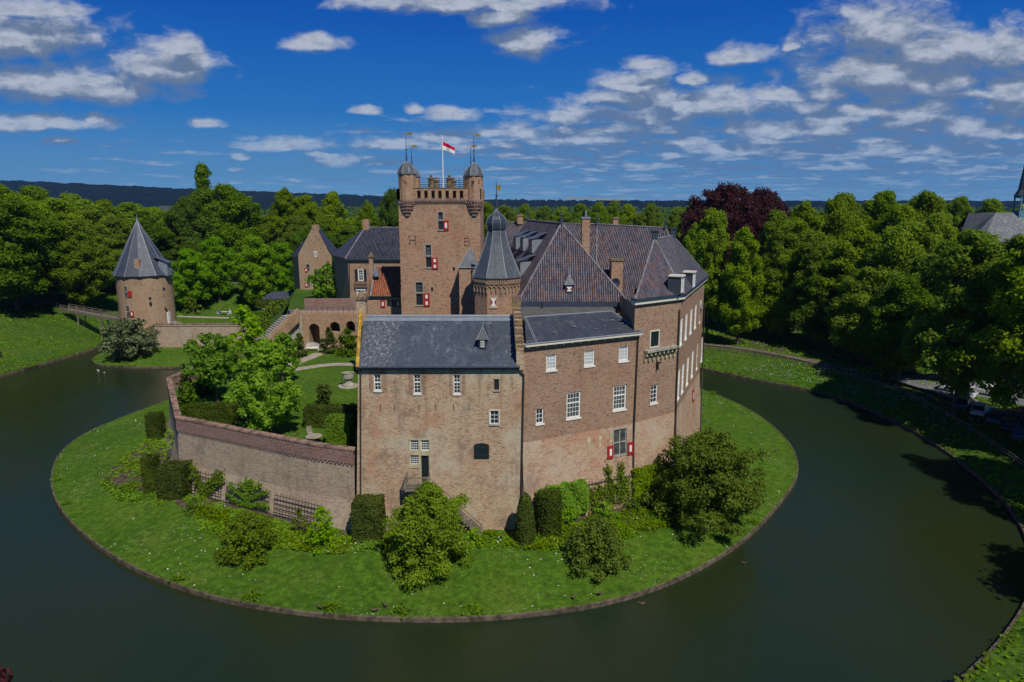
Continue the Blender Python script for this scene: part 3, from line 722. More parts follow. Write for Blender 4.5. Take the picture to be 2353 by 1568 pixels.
    mb = MB(); mb.box((p1.x + .1, ry + .1, zr + 1.75), (1.05, 1.2, .25)); mb.poly([(p1.x - .4, ry - .5, zr + 1.88), (p1.x + .6, ry - .5, zr + 1.88), (p1.x + .1, ry + .1, zr + 2.5)]); mb.poly([(p1.x + .6, ry - .5, zr + 1.88), (p1.x + .6, ry + .7, zr + 1.88), (p1.x + .1, ry + .1, zr + 2.5)]); mb.poly([(p1.x - .4, ry + .7, zr + 1.88), (p1.x - .4, ry - .5, zr + 1.88), (p1.x + .1, ry + .1, zr + 2.5)]); mb.build('finial', M['moss'], t)
    mb = MB(); x0, x1 = c2.x - .02, c2.x + .62
    prof = [(58.12, zE - .3), (58.12, zE + 1.6)] + [(58.12 + (ry - 58.12) * k, zE + 1.6 + (zr + 1.1 - zE - 1.6) * k) for k in (.2, .4, .6, .8, 1)] + [(ry + .7, zr + 1.1), (ry + .7, zE - .3)]
    poly = lambda x: [Vector((x + .25 * (60 - y) / 5, y, z)) for y, z in prof]
    A_, B_ = poly(x0), poly(x1); mb.poly(A_); mb.poly(B_[::-1])
    for i in range(len(prof)):
        j = (i + 1) % len(prof); mb.poly([A_[i], A_[j], B_[j], B_[i]][::-1])
    mb.build('parapet_gable', M['brick_front'], t)
    mb = MB(); st = 11
    for i in range(st):
        k0 = i / st; y = 58.2 + (ry - 58.0) * k0; z = zE + 1.62 + (zr + 1.1 - zE - 1.6) * k0; mb.box(((x0 + x1) / 2 + .25 * (60 - y) / 5, y + .2, z + .1 + .05 * (i % 2)), (.78, .5, .3))
    mb.box(((x0 + x1) / 2 - .2, ry + .4, zr + 1.5), (.9, .9, .8)); mb.build('parapet_coping', M['moss'], t)
    # downpipes
    pipe(t, W, [(829, 846), (829.3, 1157)], .07); pipe(t, W, [(1186.7, 845), (1203.5, 861), (1200.5, 1000), (1197.7, 1143)], .08)
    return t
front_wing()
def balcony():
    W = WF; u0, z0 = W.px(934, 1105); u1, _ = W.px(986.5, 1105); dz = W.px(970, 1110)[1]
    t = thing('wooden_balcony', 'small weathered wooden balcony with stairs down the wall below the dark door', 'balcony', tuple(W.pt((u0 + u1) / 2, dz, .6)))
    u1 += .1; dd = 1.35
    mb = MB(); n = 14
    for i in range(n):
        a = u0 + (u1 - u0) * i / n; W.bx(mb, a + .01, a + (u1 - u0) / n - .01, dz - .1, dz - .02, .02, dd)
    W.bx(mb, u0, u1, dz - .26, dz - .1, dd - .12, dd); W.bx(mb, u0, u1, dz - .26, dz - .1, .02, .14); mb.build('deck', M['wood'], t)
    for u in (u0 + .06, u1 - .06):
        for d in (.12, dd - .06):
            mb = MB(); W.bx(mb, u - .06, u + .06, dz - .3, dz + 1.15, d - .06, d + .06); mb.build('post', M['wood'], t)
    mb = MB(); W.bx(mb, u0, u1, dz + 1.0, dz + 1.08, dd - .1, dd - .02); W.bx(mb, u0, u1, dz + .12, dz + .18, dd - .09, dd - .03)
    for u in (u0 + .06, ): 
        mb.bar(W.pt(u, dz + 1.04, .1), W.pt(u, dz + 1.04, dd), .08); mb.bar(W.pt(u, dz + .15, .1), W.pt(u, dz + .15, dd), .06)
        for k in range(1, 6): mb.bar(W.pt(u, dz + .15, dd * k / 6), W.pt(u, dz + 1.04, dd * k / 6), .04)
    for k in range(1, 13):
        u = u0 + (u1 - u0) * k / 13; W.bx(mb, u - .025, u + .025, dz + .15, dz + 1.0, dd - .085, dd - .035)
    mb.build('railing', M['wood'], t)
    # stair along the wall to the right
    ue, ze = W.px(1107, 1222); ze = max(ze, 1.45)
    for d in (.15, 1.15):
        mb = MB(); mb.bar(W.pt(u1, dz - .15, d), W.pt(ue, ze, d), .08, .28); mb.build('stringer', M['wood'], t)
    mb = MB(); n = 17
    for i in range(n):
        k = (i + .5) / n; u = u1 + (ue - u1) * k; z = dz + (ze - dz) * k; W.bx(mb, u - .13, u + .13, z - .04, z, .18, 1.12)
    mb.build('step', M['wood'], t)
    mb = MB(); mb.bar(W.pt(u1, dz + 1.0, 1.15), W.pt(ue, ze + 1.0, 1.15), .07); mb.build('handrail', M['wood'], t)
    mb = MB(); mb.bar(W.pt(ue, ze - .4, 1.15), W.pt(ue, ze + 1.15, 1.15), .12); mb.build('post', M['wood'], t)
    for u in (u0 + .2, u1 - .2):
        mb = MB(); mb.bar(W.pt(u, dz - .2, dd - .1), W.pt(u, dz - 1.5, .05), .12); mb.build('bracket', M['wood'], t)
balcony()

# ------------------------------------------------------------------ east wing, with white windows
WE = Wall((.95, 58.3), (12.0, 63.9), 9.8, .05)
ZB = 9.8
def east_wing():
    t = thing('castle_wing', 'brown brick castle wing with large white windows, right of the mossy parapet gable', 'building', (6.5, 62, 1.3))
    W = WE; zA = W.px(1204, 794)[1]; zBv = W.px(1464, 771)[1]; zE = (zA + zBv) / 2
    for r in ((1255, 815, 1279, 851), (1342.7, 805, 1366, 841), (1422, 796, 1444, 830)):
        window(t, W, W.rect(*r), 3, 4, 'white', 'glass_blind', fw=.12, mw=.04, sill='white', depth=.17)
    for r in ((1302, 902, 1334, 961), (1409, 886, 1439, 942)):
        window(t, W, W.rect(*r), 4, 5, 'white', 'leaded', fw=.14, mw=.04, trans=(.6,), sill='white', depth=.17)
    window(t, W, W.rect(1231.5, 940, 1249, 974), 2, 3, 'white', 'glass', fw=.1, mw=.045, sill='white', depth=.17)
    q = W.rect(1409.5, 986.5, 1439.5, 1047)
    window(t, W, q, 1, 1, 'stone_grey', 'leaded', fw=.1, trans=(.5,), mull=.13, jamb='stone_grey', jw=.1, depth=.14)
    s1 = W.rect(1392, 1024.4, 1408.5, 1052); s2 = W.rect(1442.5, 1014.4, 1460.3, 1045.6); m = (q[2] + q[3]) / 2
    shutter(t, W, (q[0] - .72, q[0] - .08, s1[2] - .05, s1[3]), 1, d=.08); shutter(t, W, (q[1] + .08, q[1] + .72, s1[2] - .05, s1[3]), 1, d=.08)
    for x0, y0, x1, y1 in ((1349, 1005.6, 1356.5, 1018), (1375.5, 1003, 1382.5, 1014), (1401, 992, 1407, 1007)):
        mb = MB(); u = W.rect(x0, y0, x1, y1); W.bx(mb, *u, -.05, .05); W.bx(mb, u[0] + .05, u[1] - .05, u[2] - .45, u[2], -.05, .02); mb.build('stone_block', M['stone'], t)
    mb = MB(); W.panel(mb, ZB, zE + .1); mb.build('wall', M['brick_east'], t)
    mb = MB(); W.panel(mb, -.2, ZB, depth=.3); o = mb.build('lower_wall', M['brick_low'], t)
    # cornice board, roof
    up = Vector((0, 0, 1))
    p0, p1 = W.pt(.1, zE + .15, .42), W.pt(W.L - .0, zE + .15, .42)
    mb = MB(); W.bx(mb, .05, W.L + .25, zE + .0, zE + .22, -.1, .45); mb.build('cornice', M['cream'], t)
    for i in range(14): mb = MB(); u = .4 + i * (W.L - .8) / 13; W.bx(mb, u - .05, u + .05, zE - .14, zE - .002, .02, .35); mb.build('modillion', M['cream'], t)
    in_ = 3.7; zR = None
    r0 = D(1205, 729, 63.0); r1 = D(1406, 715.5, 67.6); print('east ridge', r0, r1, zE)
    e0 = W.pt(.1, zE + .24, .42); e1 = W.pt(W.L + .25, zE + .24, .42)
    mb = MB(); mb.poly([e0, e1, r1, r0]); mb.poly([e1, W.pt(W.L + .2, zE + .24, -4.6), r1])
    roof = mb.build('roof', M['slate_dark'], t)
    edge_tubes('ridge_flashing', [(r0, r1), (r1, e1), (e0, e1)], 'lead', roof, .08)
    l0 = e0.lerp(e1, .02); l1 = e0.lerp(e1, .09); mb = MB()
    for k in (.0, .12): mb = MB(); mb.tube(r0.lerp(r1, .0 + k * .1) + up * .03, e0.lerp(e1, .075 + k * .12) + up * .03, .05); mb.build('valley_flashing', M['lead'], roof)
    for x, y, w in ((1320, 752, .35), (1407.6, 737, .4), (1370, 757, .15), (1430, 744.5, .2), (1274, 765, .3), (1389, 751, .15)):
        k = .5; p = r0.lerp(e0, k); rr = Vector(ray(x, y)); n = (e1 - e0).cross(r0 - e0).normalized(); tt = (e0 - Vector((0, 0, H))).dot(n) / rr.dot(n); p = rr * tt + Vector((0, 0, H))
        mb = MB(); mb.box(p + up * .05, (w, .12, .05)); mb.box(p + up * .08 + Vector((0, .06, 0)), (w * .5, .08, .05)); mb.build('roof_hook', M['lead'], roof)
    # flat roof behind
    f = [D(1198, 729, 63.2), D(1401, 714.5, 67.8), D(1399, 710, 69.5), D(1198, 710, 69.5)]; z = f[0].z - .05
    mb = MB(); mb.prism([(f[0].x, f[0].y + .1), (f[1].x + .6, f[1].y + .1), (f[1].x + .6, 71.6), (f[0].x, 71.6)], z - 1.2, z - .02); mb.build('flat_roof', M['roofing'], t)
    mb = MB(); x = D(1246, 705, 69).x; mb.tube((x, 69, z - .1), (x, 69, z + .6), .1); mb.build('vent_pipe', M['iron'], t)
    pipe(t, W, [(1464.6, 774), (1462.5, 822), (1454.5, 1010), (1453.8, 1152)], .08)
    return zE, z
E_Z, FLAT_Z = east_wing()

# ------------------------------------------------------------------ corner block with the tall blinds and hipped pantile roofs
def corner_block():
    t = thing('castle_block', 'tall brown brick corner block with rows of tall white windows and steep pantile roof', 'building', (15, 74, 1.3))
    W = Wall((11.6, 63.75), (16.9, 67.6), ZB, .04); W2 = Wall((16.9, 67.6), (23.9, 84.5), ZB, .08)
    zE = W.px(1500, 700)[1]
    print('corner eave', W.px(1500, 700), W2.px(1565, 707), W2.px(1616, 678), W2.L)
    dq = W.rect(1493, 759, 1515, 799); window(t, W, dq, 1, 1, 'cream', 'glass', fw=.12, depth=.05)
    mb = MB(); W.bx(mb, dq[0] + .12, dq[1] - .12, dq[2] + .1, dq[3] - .12, -.06, -.02); mb.build('hatch_door', M['black_green'], t)
    window(t, W, W.rect(1495, 885, 1511, 927), 2, 4, 'white', 'glass', fw=.12, mw=.05, sill='white', depth=.17)
    # ledge on brackets
    a = W.px(1479, 806); b = W.px(1549, 800); zl = (a[1] + b[1]) / 2; ua, ub = max(a[0], .7), min(b[0], W.L - .2)
    mb = MB(); W.bx(mb, ua, ub, zl - .05, zl + .18, .02, .55); led = mb.build('ledge', M['stone_grey'], t)
    for i in range(8):
        u = ua + .1 + (ub - ua - .2) * i / 7; mb = MB(); W.bx(mb, u - .09, u + .09, zl - .95, zl - .06, .01, .2); W.bx(mb, u - .09, u + .09, zl - .4, zl - .05, .2, .42); mb.build('corbel', M['stone'], led)
    h = W.px(1508, 838); mb = MB(); W.bx(mb, h[0] - .06, h[0] + .06, h[1] - .5, h[1] + .3, .0, .3); W.bx(mb, h[0] - .06, h[0] + .35, h[1] + .15, h[1] + .3, .2, .32); mb.build('iron_hook', M['iron'], t)
    up = [((1562.6, 730), (1560.2, 789)), ((1577.7, 720), (1575, 775.5)), ((1588.8, 712), (1586.5, 765)), ((1598.9, 705), (1597, 756)), ((1609.8, 697.5), (1608, 746))]
    lo = [((1556.5, 846), (1552.5, 914)), ((1570.3, 831), (1566.6, 896)), ((1581.3, 819), (1578, 882)), ((1592, 808), (1589, 868)), ((1603.4, 797), (1601, 853)), ((1614.2, 792), (1611.6, 837))]
    for n, g in (('up', up), ('lo', lo)):
        cs = [W2.px(*p[0])[0] for p in g]; zt = np.mean([W2.px(*p[0])[1] for p in g]); zb_ = np.mean([W2.px(*p[1])[1] for p in g]); print(n, [round(c, 1) for c in cs], zt, zb_)
        u0, u1 = (1.6, W2.L - 3.0) if n == 'up' else (.9, W2.L - 1.5)
        k = len(g)
        for i in range(k):
            u = max(cs[i], .85); window(t, W2, (u - .62, u + .62, zb_, zt), 2, 1, 'white', 'blind', fw=.1, mw=.05, sill='white', depth=.07, trans=(.5,))
    s = W2.px(1592, 909.5); shutter(t, W2, (s[0] - .5, s[0] + .5, s[1] - .75, s[1] + .75), 1, d=.02)
    mb = MB(); W.panel(mb, ZB, zE + .2); W2.panel(mb, ZB, zE + .2)
    mb.poly([(11.6, 63.75, FLAT_Z - 2), (11.2, 70.0, FLAT_Z - 2), (11.2, 70.0, zE + .2), (11.6, 63.75, zE + .2)][::-1])
    mb.build('wall', M['brick_east'], t)
    mb = MB(); W.panel(mb, -.2, ZB); W2.panel(mb, -.2, ZB)
    W3 = Wall((23.9, 84.5), (19, 100)); W3.panel(mb, -.2, zE); mb.build('lower_wall', M['brick_low'], t)
    # cornice
    mb = MB(); W.bx(mb, -.3, W.L + .25, zE + .2, zE + .62, -.2, .3); W2.bx(mb, .0, W2.L + .3, zE + .2, zE + .62, -.2, .3); mb.build('cornice', M['cream'], t)
    mb = MB(); W.bx(mb, -.35, W.L + .45, zE + .62, zE + .78, -.2, .48); W2.bx(mb, .05, W2.L + .4, zE + .62, zE + .78, -.2, .48); mb.build('gutter', M['lead_dark'], t)
    zr = zE + .72
    c0 = W.pt(-.3, zr, .25); c1 = W.pt(W.L + .1, zr, .3); c2 = W2.pt(W2.L + .2, zr, .3)
    r0 = D(1504, 549, 73.6); r1 = D(1546.5, 542.5, 79.8); r0.z = r1.z = (r0.z + r1.z) / 2; print('B ridge', r0, r1)
    dl = (c2 - c1); c3 = c0 + dl * .75
    mb = MB(); mb.poly([c0, c1, r0]); ro = mb.build('roof', M['tiles'], t)
    mb = MB(); mb.poly([c1, c2, r1, r0]); ro2 = mb.build('roof', M['tiles_grey'], t); ro2['label'] = 'grey roof slope on the right'  # right slope takes greyer tiles than the other slopes
    mb = MB(); mb.poly([c3, c0, r0, r1]); mb.poly([c2, c3, r1]); mb.build('roof', M['tiles'], t)
    edge_tubes('ridge_tiles', [(c0, r0), (c1, r0), (r0, r1), (r1, c2)], 'mortar', ro, .10)
    for p in (r0, r1):
        mb = MB(); mb.box(p + Vector((0, 0, .35)), (.55, .55, .9)); mb.box(p + Vector((0, 0, .85)), (.75, .75, .12)); mb.build('finial', M['lead_dark'], ro)
    # two white dormers on the right slope
    n = (c2 - c1).cross(r0 - c1).normalized()
    for (xa, ya, xb, yb) in ((1556, 640.5, 1578, 672), (1583, 630, 1603.5, 660)):
        rr = Vector(ray((xa + xb) / 2, yb)); tt = (c1 - Vector((0, 0, H))).dot(n) / rr.dot(n); p = rr * tt + Vector((0, 0, H))
        tv = W2.t; nv = W2.n; ax = (tv, -nv, Vector((0, 0, 1)))
        mb = MB(); hh = 1.55; mb.box(p - nv * .7 + Vector((0, 0, hh / 2 - .1)), (1.25, 1.2, hh + .2), ax); d_ = mb.build('dormer', M['slate_dark'], t)
        mb = MB()
        for k in (-.62, .62): mb.box(p + tv * k + nv * .03 + Vector((0, 0, hh / 2)), (.14, .1, hh), ax)
        mb.box(p + nv * .03 + Vector((0, 0, hh - .08)), (1.36, .1, .16), ax); mb.box(p + nv * .03 + Vector((0, 0, .05)), (1.36, .1, .12), ax); mb.build('dormer_frame', M['white'], d_)
        mb = MB(); mb.box(p - nv * .55 + Vector((0, 0, hh + .08)), (1.5, 1.5, .12), ax); mb.build('dormer_roof', M['cream'], d_)
        q = p + nv * .02; mb = MB()
        mb.poly([q - tv * .48 + Vector((0, 0, .15)), q + tv * .48 + Vector((0, 0, .15)), q + tv * .48 + Vector((0, 0, hh - .2)), q - tv * .48 + Vector((0, 0, hh - .2))]); mb.build('pane', M['sky_tint_glass'], d_)
        mb = MB()
        for k in (-.48, 0, .48): mb.box(q + tv * k + nv * .02 + Vector((0, 0, hh / 2)), (.06, .05, hh - .3), ax)
        for k in (.15, .65, 1.1, hh - .2): mb.box(q + nv * .02 + Vector((0, 0, k)), (1.0, .045, .05), ax)
        mb.build('glazing_bars', M['white'], d_)
    pipe(t, W, [(1559.5, 712), (1556, 800), (1550.5, 960), (1547, 1060)], .08, d=.14); pipe(t, W2, [(1616.5, 699), (1612, 850), (1607.5, 1004)], .08)
    return zE
CB_Z = corner_block()

# ------------------------------------------------------------------ main range: great hipped roofs behind the east wing
def great_range():
    t = thing('castle_range', 'main castle range with huge mottled pantile roofs and tall brick chimneys behind the slate wings', 'building', (6, 85, 7.5))
    zE = D(1315, 693.5, 70.5).z; print('range eave', zE)
    L = D(1191, 694, 70.5); Rr = D(1443, 692.5, 70.5); L.z = Rr.z = zE
    A = D(1290.2, 513, 75.0); K = D(1212.7, 505.5, 89.0); zz = (A.z + K.z) / 2; print('A', A, K); K.z = A.z
    dirv = (K - A); L2 = L + dirv * 1.25; R2 = Rr + dirv * 1.2
    mb = MB(); mb.poly([L, Rr, A]); ro = mb.build('roof', M['tiles'], t)
    mb = MB(); mb.poly([L2, L, A, K]); mb.poly([Rr, R2, K, A]); mb.build('roof', M['tiles'], t)
    edge_tubes('ridge_tiles', [(L, A), (Rr, A), (A, K)], 'mortar', ro, .11)
    for p in (A, K):
        mb = MB(); mb.lathe(p.x, p.y, [(.25, p.z - .1), (.12, p.z + .3), (.06, p.z + .7), (.14, p.z + .9), (.03, p.z + 1.1), (.01, p.z + 1.6)], 8); mb.build('finial', M['lead_dark'], ro)
    mb = MB(); mb.poly([L + Vector((0, 0.1, -5)), Rr + Vector((0, .1, -5)), Rr + Vector((0, .1, 0)), L + Vector((0, .1, 0))]); mb.poly([L2 + Vector((.3, 0, -9)), L + Vector((.3, 0, -9)), L + Vector((.3, 0, 0)), L2 + Vector((.3, 0, 0))]); mb.build('wall', M['brick_east'], t)
    mb = MB(); mb.box(((L.x + Rr.x) / 2, 70.35, zE - .25), (Rr.x - L.x + .5, .6, .42)); mb.build('gutter', M['lead_dark'], t)
    # little dormer with hourglass shutter
    sl = lambda y: zE + (y - 70.5) * (A.z - zE) / (A.y - 70.5)
    yF = next(y for y in np.arange(70.5, 76, .02) if D(1308, 676, y).z <= sl(y)); q0 = D(1299.5, 655, yF); q1 = D(1317, 655, yF); cx = (q0.x + q1.x) / 2; zt = D(1308, 655, yF).z; zb = sl(yF)
    mb = MB(); mb.box((cx, yF + .6, (zb + zt) / 2), (q1.x - q0.x, 1.2, zt - zb + .3)); dm = mb.build('dormer', M['slate_dark'], t)
    pk = D(1307, 627, yF + .7); mb = MB(); x0, x1 = q0.x - .18, q1.x + .18
    f = [Vector((x0, yF - .12, zt)), Vector((x1, yF - .12, zt)), Vector((cx, yF + .5, pk.z)), Vector((x1, yF + 1.5, zt)), Vector((x0, yF + 1.5, zt))]
    mb.poly([f[0], f[1], f[2]]); mb.poly([f[1], f[3], f[2]]); mb.poly([f[4], f[0], f[2]]); mb.build('dormer_roof', M['slate'], dm)
    mb = MB(); mb.tube(f[2], f[2] + Vector((0, 0, .7)), .05, .01); mb.build('finial', M['lead'], dm)
    DW = Wall((q0.x, yF), (q1.x, yF)); hourglass(t, DW, (.12, DW.L - .12, zb + .25, zt - .2))
    # three dormers on the shaded left slope
    n = (L - L2).cross(A - L2).normalized(); ex = dirv.normalized(); nx = Vector((-ex.y, ex.x, 0))
    for (xc, yb, w) in ((1186, 572, 1.5), (1202, 576, 1.5), (1222, 581, 1.6), (1196, 632, 1.5)):
        rr = Vector(ray(xc, yb)); tt = (L - Vector((0, 0, H))).dot(n) / rr.dot(n); p = rr * tt + Vector((0, 0, H)); ax = (nx, ex, Vector((0, 0, 1)))
        mb = MB(); mb.box(p - nx * .6 + Vector((0, 0, .75)), (1.6, w, 1.5), ax); d_ = mb.build('dormer', M['lead'], t)
        mb = MB(); v = p + Vector((0, 0, 1.55)); mb.poly([v + nx * .4 - ex * w * .62, v - nx * 2.4 - ex * w * .62 + Vector((0, 0, 1.0)), v - nx * 2.4 + ex * w * .62 + Vector((0, 0, 1.0)), v + nx * .4 + ex * w * .62]); mb.build('dormer_roof', M['slate_light'], d_)
    # long back range
    B0 = D(1166, 511, 100); B1 = D(1372, 515.2, 94); B2 = D(1529, 524, 89)
    e0 = Vector((B0.x - 2, B0.y - 8, B0.z - 10.5)); e1 = Vector((B1.x - 1, B1.y - 8.4, B1.z - 10.5)); e2 = Vector((B2.x + 3.2, B2.y - 7.6, B2.z - 9.5)); print('back', B0, B1, B2)
    mb = MB(); mb.poly([e0, e1, B1, B0]); mb.poly([e1, e2, B2, B1]); mb.poly([e2, e2 + Vector((2, 12, 0)), B2]); rb = mb.build('roof', M['tiles'], t); rb['label'] = 'long rear roof slope of mottled pantiles'
    mb = MB(); q = [e0 + Vector((0, 17, 0)), e2 + Vector((2, 14, 0))]; mb.poly([B0, B1, B2, q[1], q[0]]); mb.build('roof', M['tiles_blue'], t)
    edge_tubes('ridge_tiles', [(B0, B1), (B1, B2), (B1, e1), (B2, e2)], 'mortar', rb, .12)
    mb = MB(); mb.poly([e0 + Vector((.1, .4, -8)), e1 + Vector((0, .4, -8)), e1 + Vector((0, .4, 0)), e0 + Vector((.1, .4, 0))]); mb.poly([e1 + Vector((0, .4, -8)), e2 + Vector((0, .4, -8)), e2 + Vector((0, .4, 0)), e1 + Vector((0, .4, 0))]); mb.build('wall', M['brick_east'], t)
    for p in (B1, B2):
        mb = MB(); mb.lathe(p.x, p.y, [(.3, p.z - .1), (.12, p.z + .4), (.16, p.z + .9), (.03, p.z + 1.2), (.01, p.z + 2.0)], 8); mb.build('finial', M['lead_dark'], rb)
    # chimneys
    for x0, x1, yt, yb, yy, cap in ((1337, 1355, 502.5, 600, 80, 'lead'), (1404, 1430, 599, 690, 77, 'moss'), (1189, 1201, 496.5, 515, 99, 'brick_cap'), (1408.5, 1420, 503, 520, 93, 'brick_cap')):
        a, b = D(x0, yt, yy), D(x1, yt, yy); zb_ = D(x0, yb, yy).z; w = b.x - a.x
        mb = MB(); mb.box(((a.x + b.x) / 2, yy, (a.z + zb_) / 2), (w, w, a.z - zb_)); c = mb.build('chimney', M['brick_tower'], t)
        mb = MB(); mb.box(((a.x + b.x) / 2, yy, a.z + .08), (w + .16, w + .16, .2))
        if cap == 'lead': mb.tube(((a.x + b.x) / 2, yy, a.z), ((a.x + b.x) / 2, yy, a.z + .9), .12)
        mb.build('chimney_cap', M[cap], c)
    # lower link with a gable and the dish between the two hipped roofs
    mb = MB(); a, b = D(1383, 613, 78), D(1404, 613, 78); c = D(1403, 665, 75)
    mb.poly([(a.x, 75, c.z - 2), (b.x + .2, 75, c.z - 2), (b.x + .2, 79, b.z), (a.x, 79, a.z)]); o = mb.build('link_roof', M['tiles'], t)
    p = D(1414, 650, 74.5); mb = MB(); mb.lathe(p.x, p.y, [(.02, p.z), (.45, p.z + .12)], 14); mb = MB()
    n_ = 14
    for k in range(n_):
        a0, a1 = 2 * math.pi * k / n_, 2 * math.pi * (k + 1) / n_
        mb.poly([(p.x, p.y, p.z), (p.x + .5 * math.cos(a0), p.y - .18, p.z + .55 * math.sin(a0)), (p.x + .5 * math.cos(a1), p.y - .18, p.z + .55 * math.sin(a1))])
    mb.tube((p.x, p.y, p.z), (p.x, p.y + .2, p.z - 1.2), .04); mb.build('satellite_dish', M['lead_dark'], t)
great_range()
# ------------------------------------------------------------------ keep tower
TY = 82.0
def dome(root, cx, cy, r, z, h, n=8, mat='slate_light', spire=3.0, vane=1, name='dome'):
    prof = [(r * 1.12, z), (r * 1.1, z + .12), (r * 1.02, z + h * .25), (r * .88, z + h * .5), (r * .64, z + h * .74), (r * .34, z + h * .92), (.08, z + h * 1.05)]
    mb = MB(); a0 = -math.pi / 2 + math.pi / n; mb.lathe(cx, cy, prof, n, a0=a0, caps=False); d = mb.build(name, M[mat], root)
    mb = MB()
    for k in range(n):
        a = a0 + 2 * math.pi * k / n
        for (r0, z0), (r1, z1) in zip(prof[1:], prof[2:]): mb.tube((cx + r0 * math.cos(a), cy + r0 * math.sin(a), z0 + .02), (cx + r1 * math.cos(a), cy + r1 * math.sin(a), z1 + .02), .05, n=5)
    mb.build('rib', M['lead'], d)
    top = z + h
    mb = MB(); mb.tube((cx, cy, top - .1), (cx, cy, top + spire * .35), .13, .05); mb.tube((cx, cy, top + spire * .35), (cx, cy, top + spire), .04, .025)
    mb.lathe(cx, cy, [(.02, top + spire * .45 - .12), (.12, top + spire * .45), (.02, top + spire * .45 + .12)], 8); sp = mb.build('spire', M['lead_dark'], root)
    if vane:
        zt = top + spire; mb = MB(); w, hh = .75, .30
        mb.box((cx + .35, cy, zt - .02), (w * .65, .04, hh)); mb.box((cx + .68, cy, zt + .05), (.26, .04, .11)); mb.box((cx + .66, cy, zt - .11), (.2, .04, .08)); mb.box((cx - .3, cy, zt), (.5, .04, .06)); mb.build('weather_vane', M['gold'], sp)
    return d
def tower_turret(t, cx, cy, r, z0, z1, slits=()):
    n = 12; mb = MB(); mb.lathe(cx, cy, [(.25, z0 - 2.6), (r * .55, z0 - 1.8), (r * .85, z0 - .9), (r, z0 - .2), (r, z1)], n); tr = mb.build('turret', M['brick_tower'], t)
    mb = MB(); mb.lathe(cx, cy, [(r + .0, z0 - .16), (r + .12, z0 - .14), (r + .12, z0 + .1), (r, z0 + .12)], n, caps=False)
    for k in range(20):
        a = 2 * math.pi * k / 20; mb.box((cx + (r + .06) * math.cos(a), cy + (r + .06) * math.sin(a), z0 - .26), (.14, .14, .2))
    for row, m_ in enumerate((9, 7, 5, 3)):
        rr = [r * .98, r * .9, r * .8, r * .66][row]; zz = z0 - .55 - .38 * row
        for k in range(m_): a = -math.pi / 2 + (k - (m_ - 1) / 2) * .26; mb.box((cx + rr * math.cos(a), cy + rr * math.sin(a), zz), (.16, .16, .16))
    mb.build('corbel_band', M['brick_cap'], tr)
    for a, z, w, h in slits:
        mb = MB(); ex = Vector((math.cos(a), math.sin(a), 0)); ey = Vector((-ex.y, ex.x, 0)); mb.box(Vector((cx, cy, z)) + ex * (r - .03), (.08, w, h), (ex, ey, Vector((0, 0, 1)))); mb.build('loophole', M['iron'], tr)
    return tr
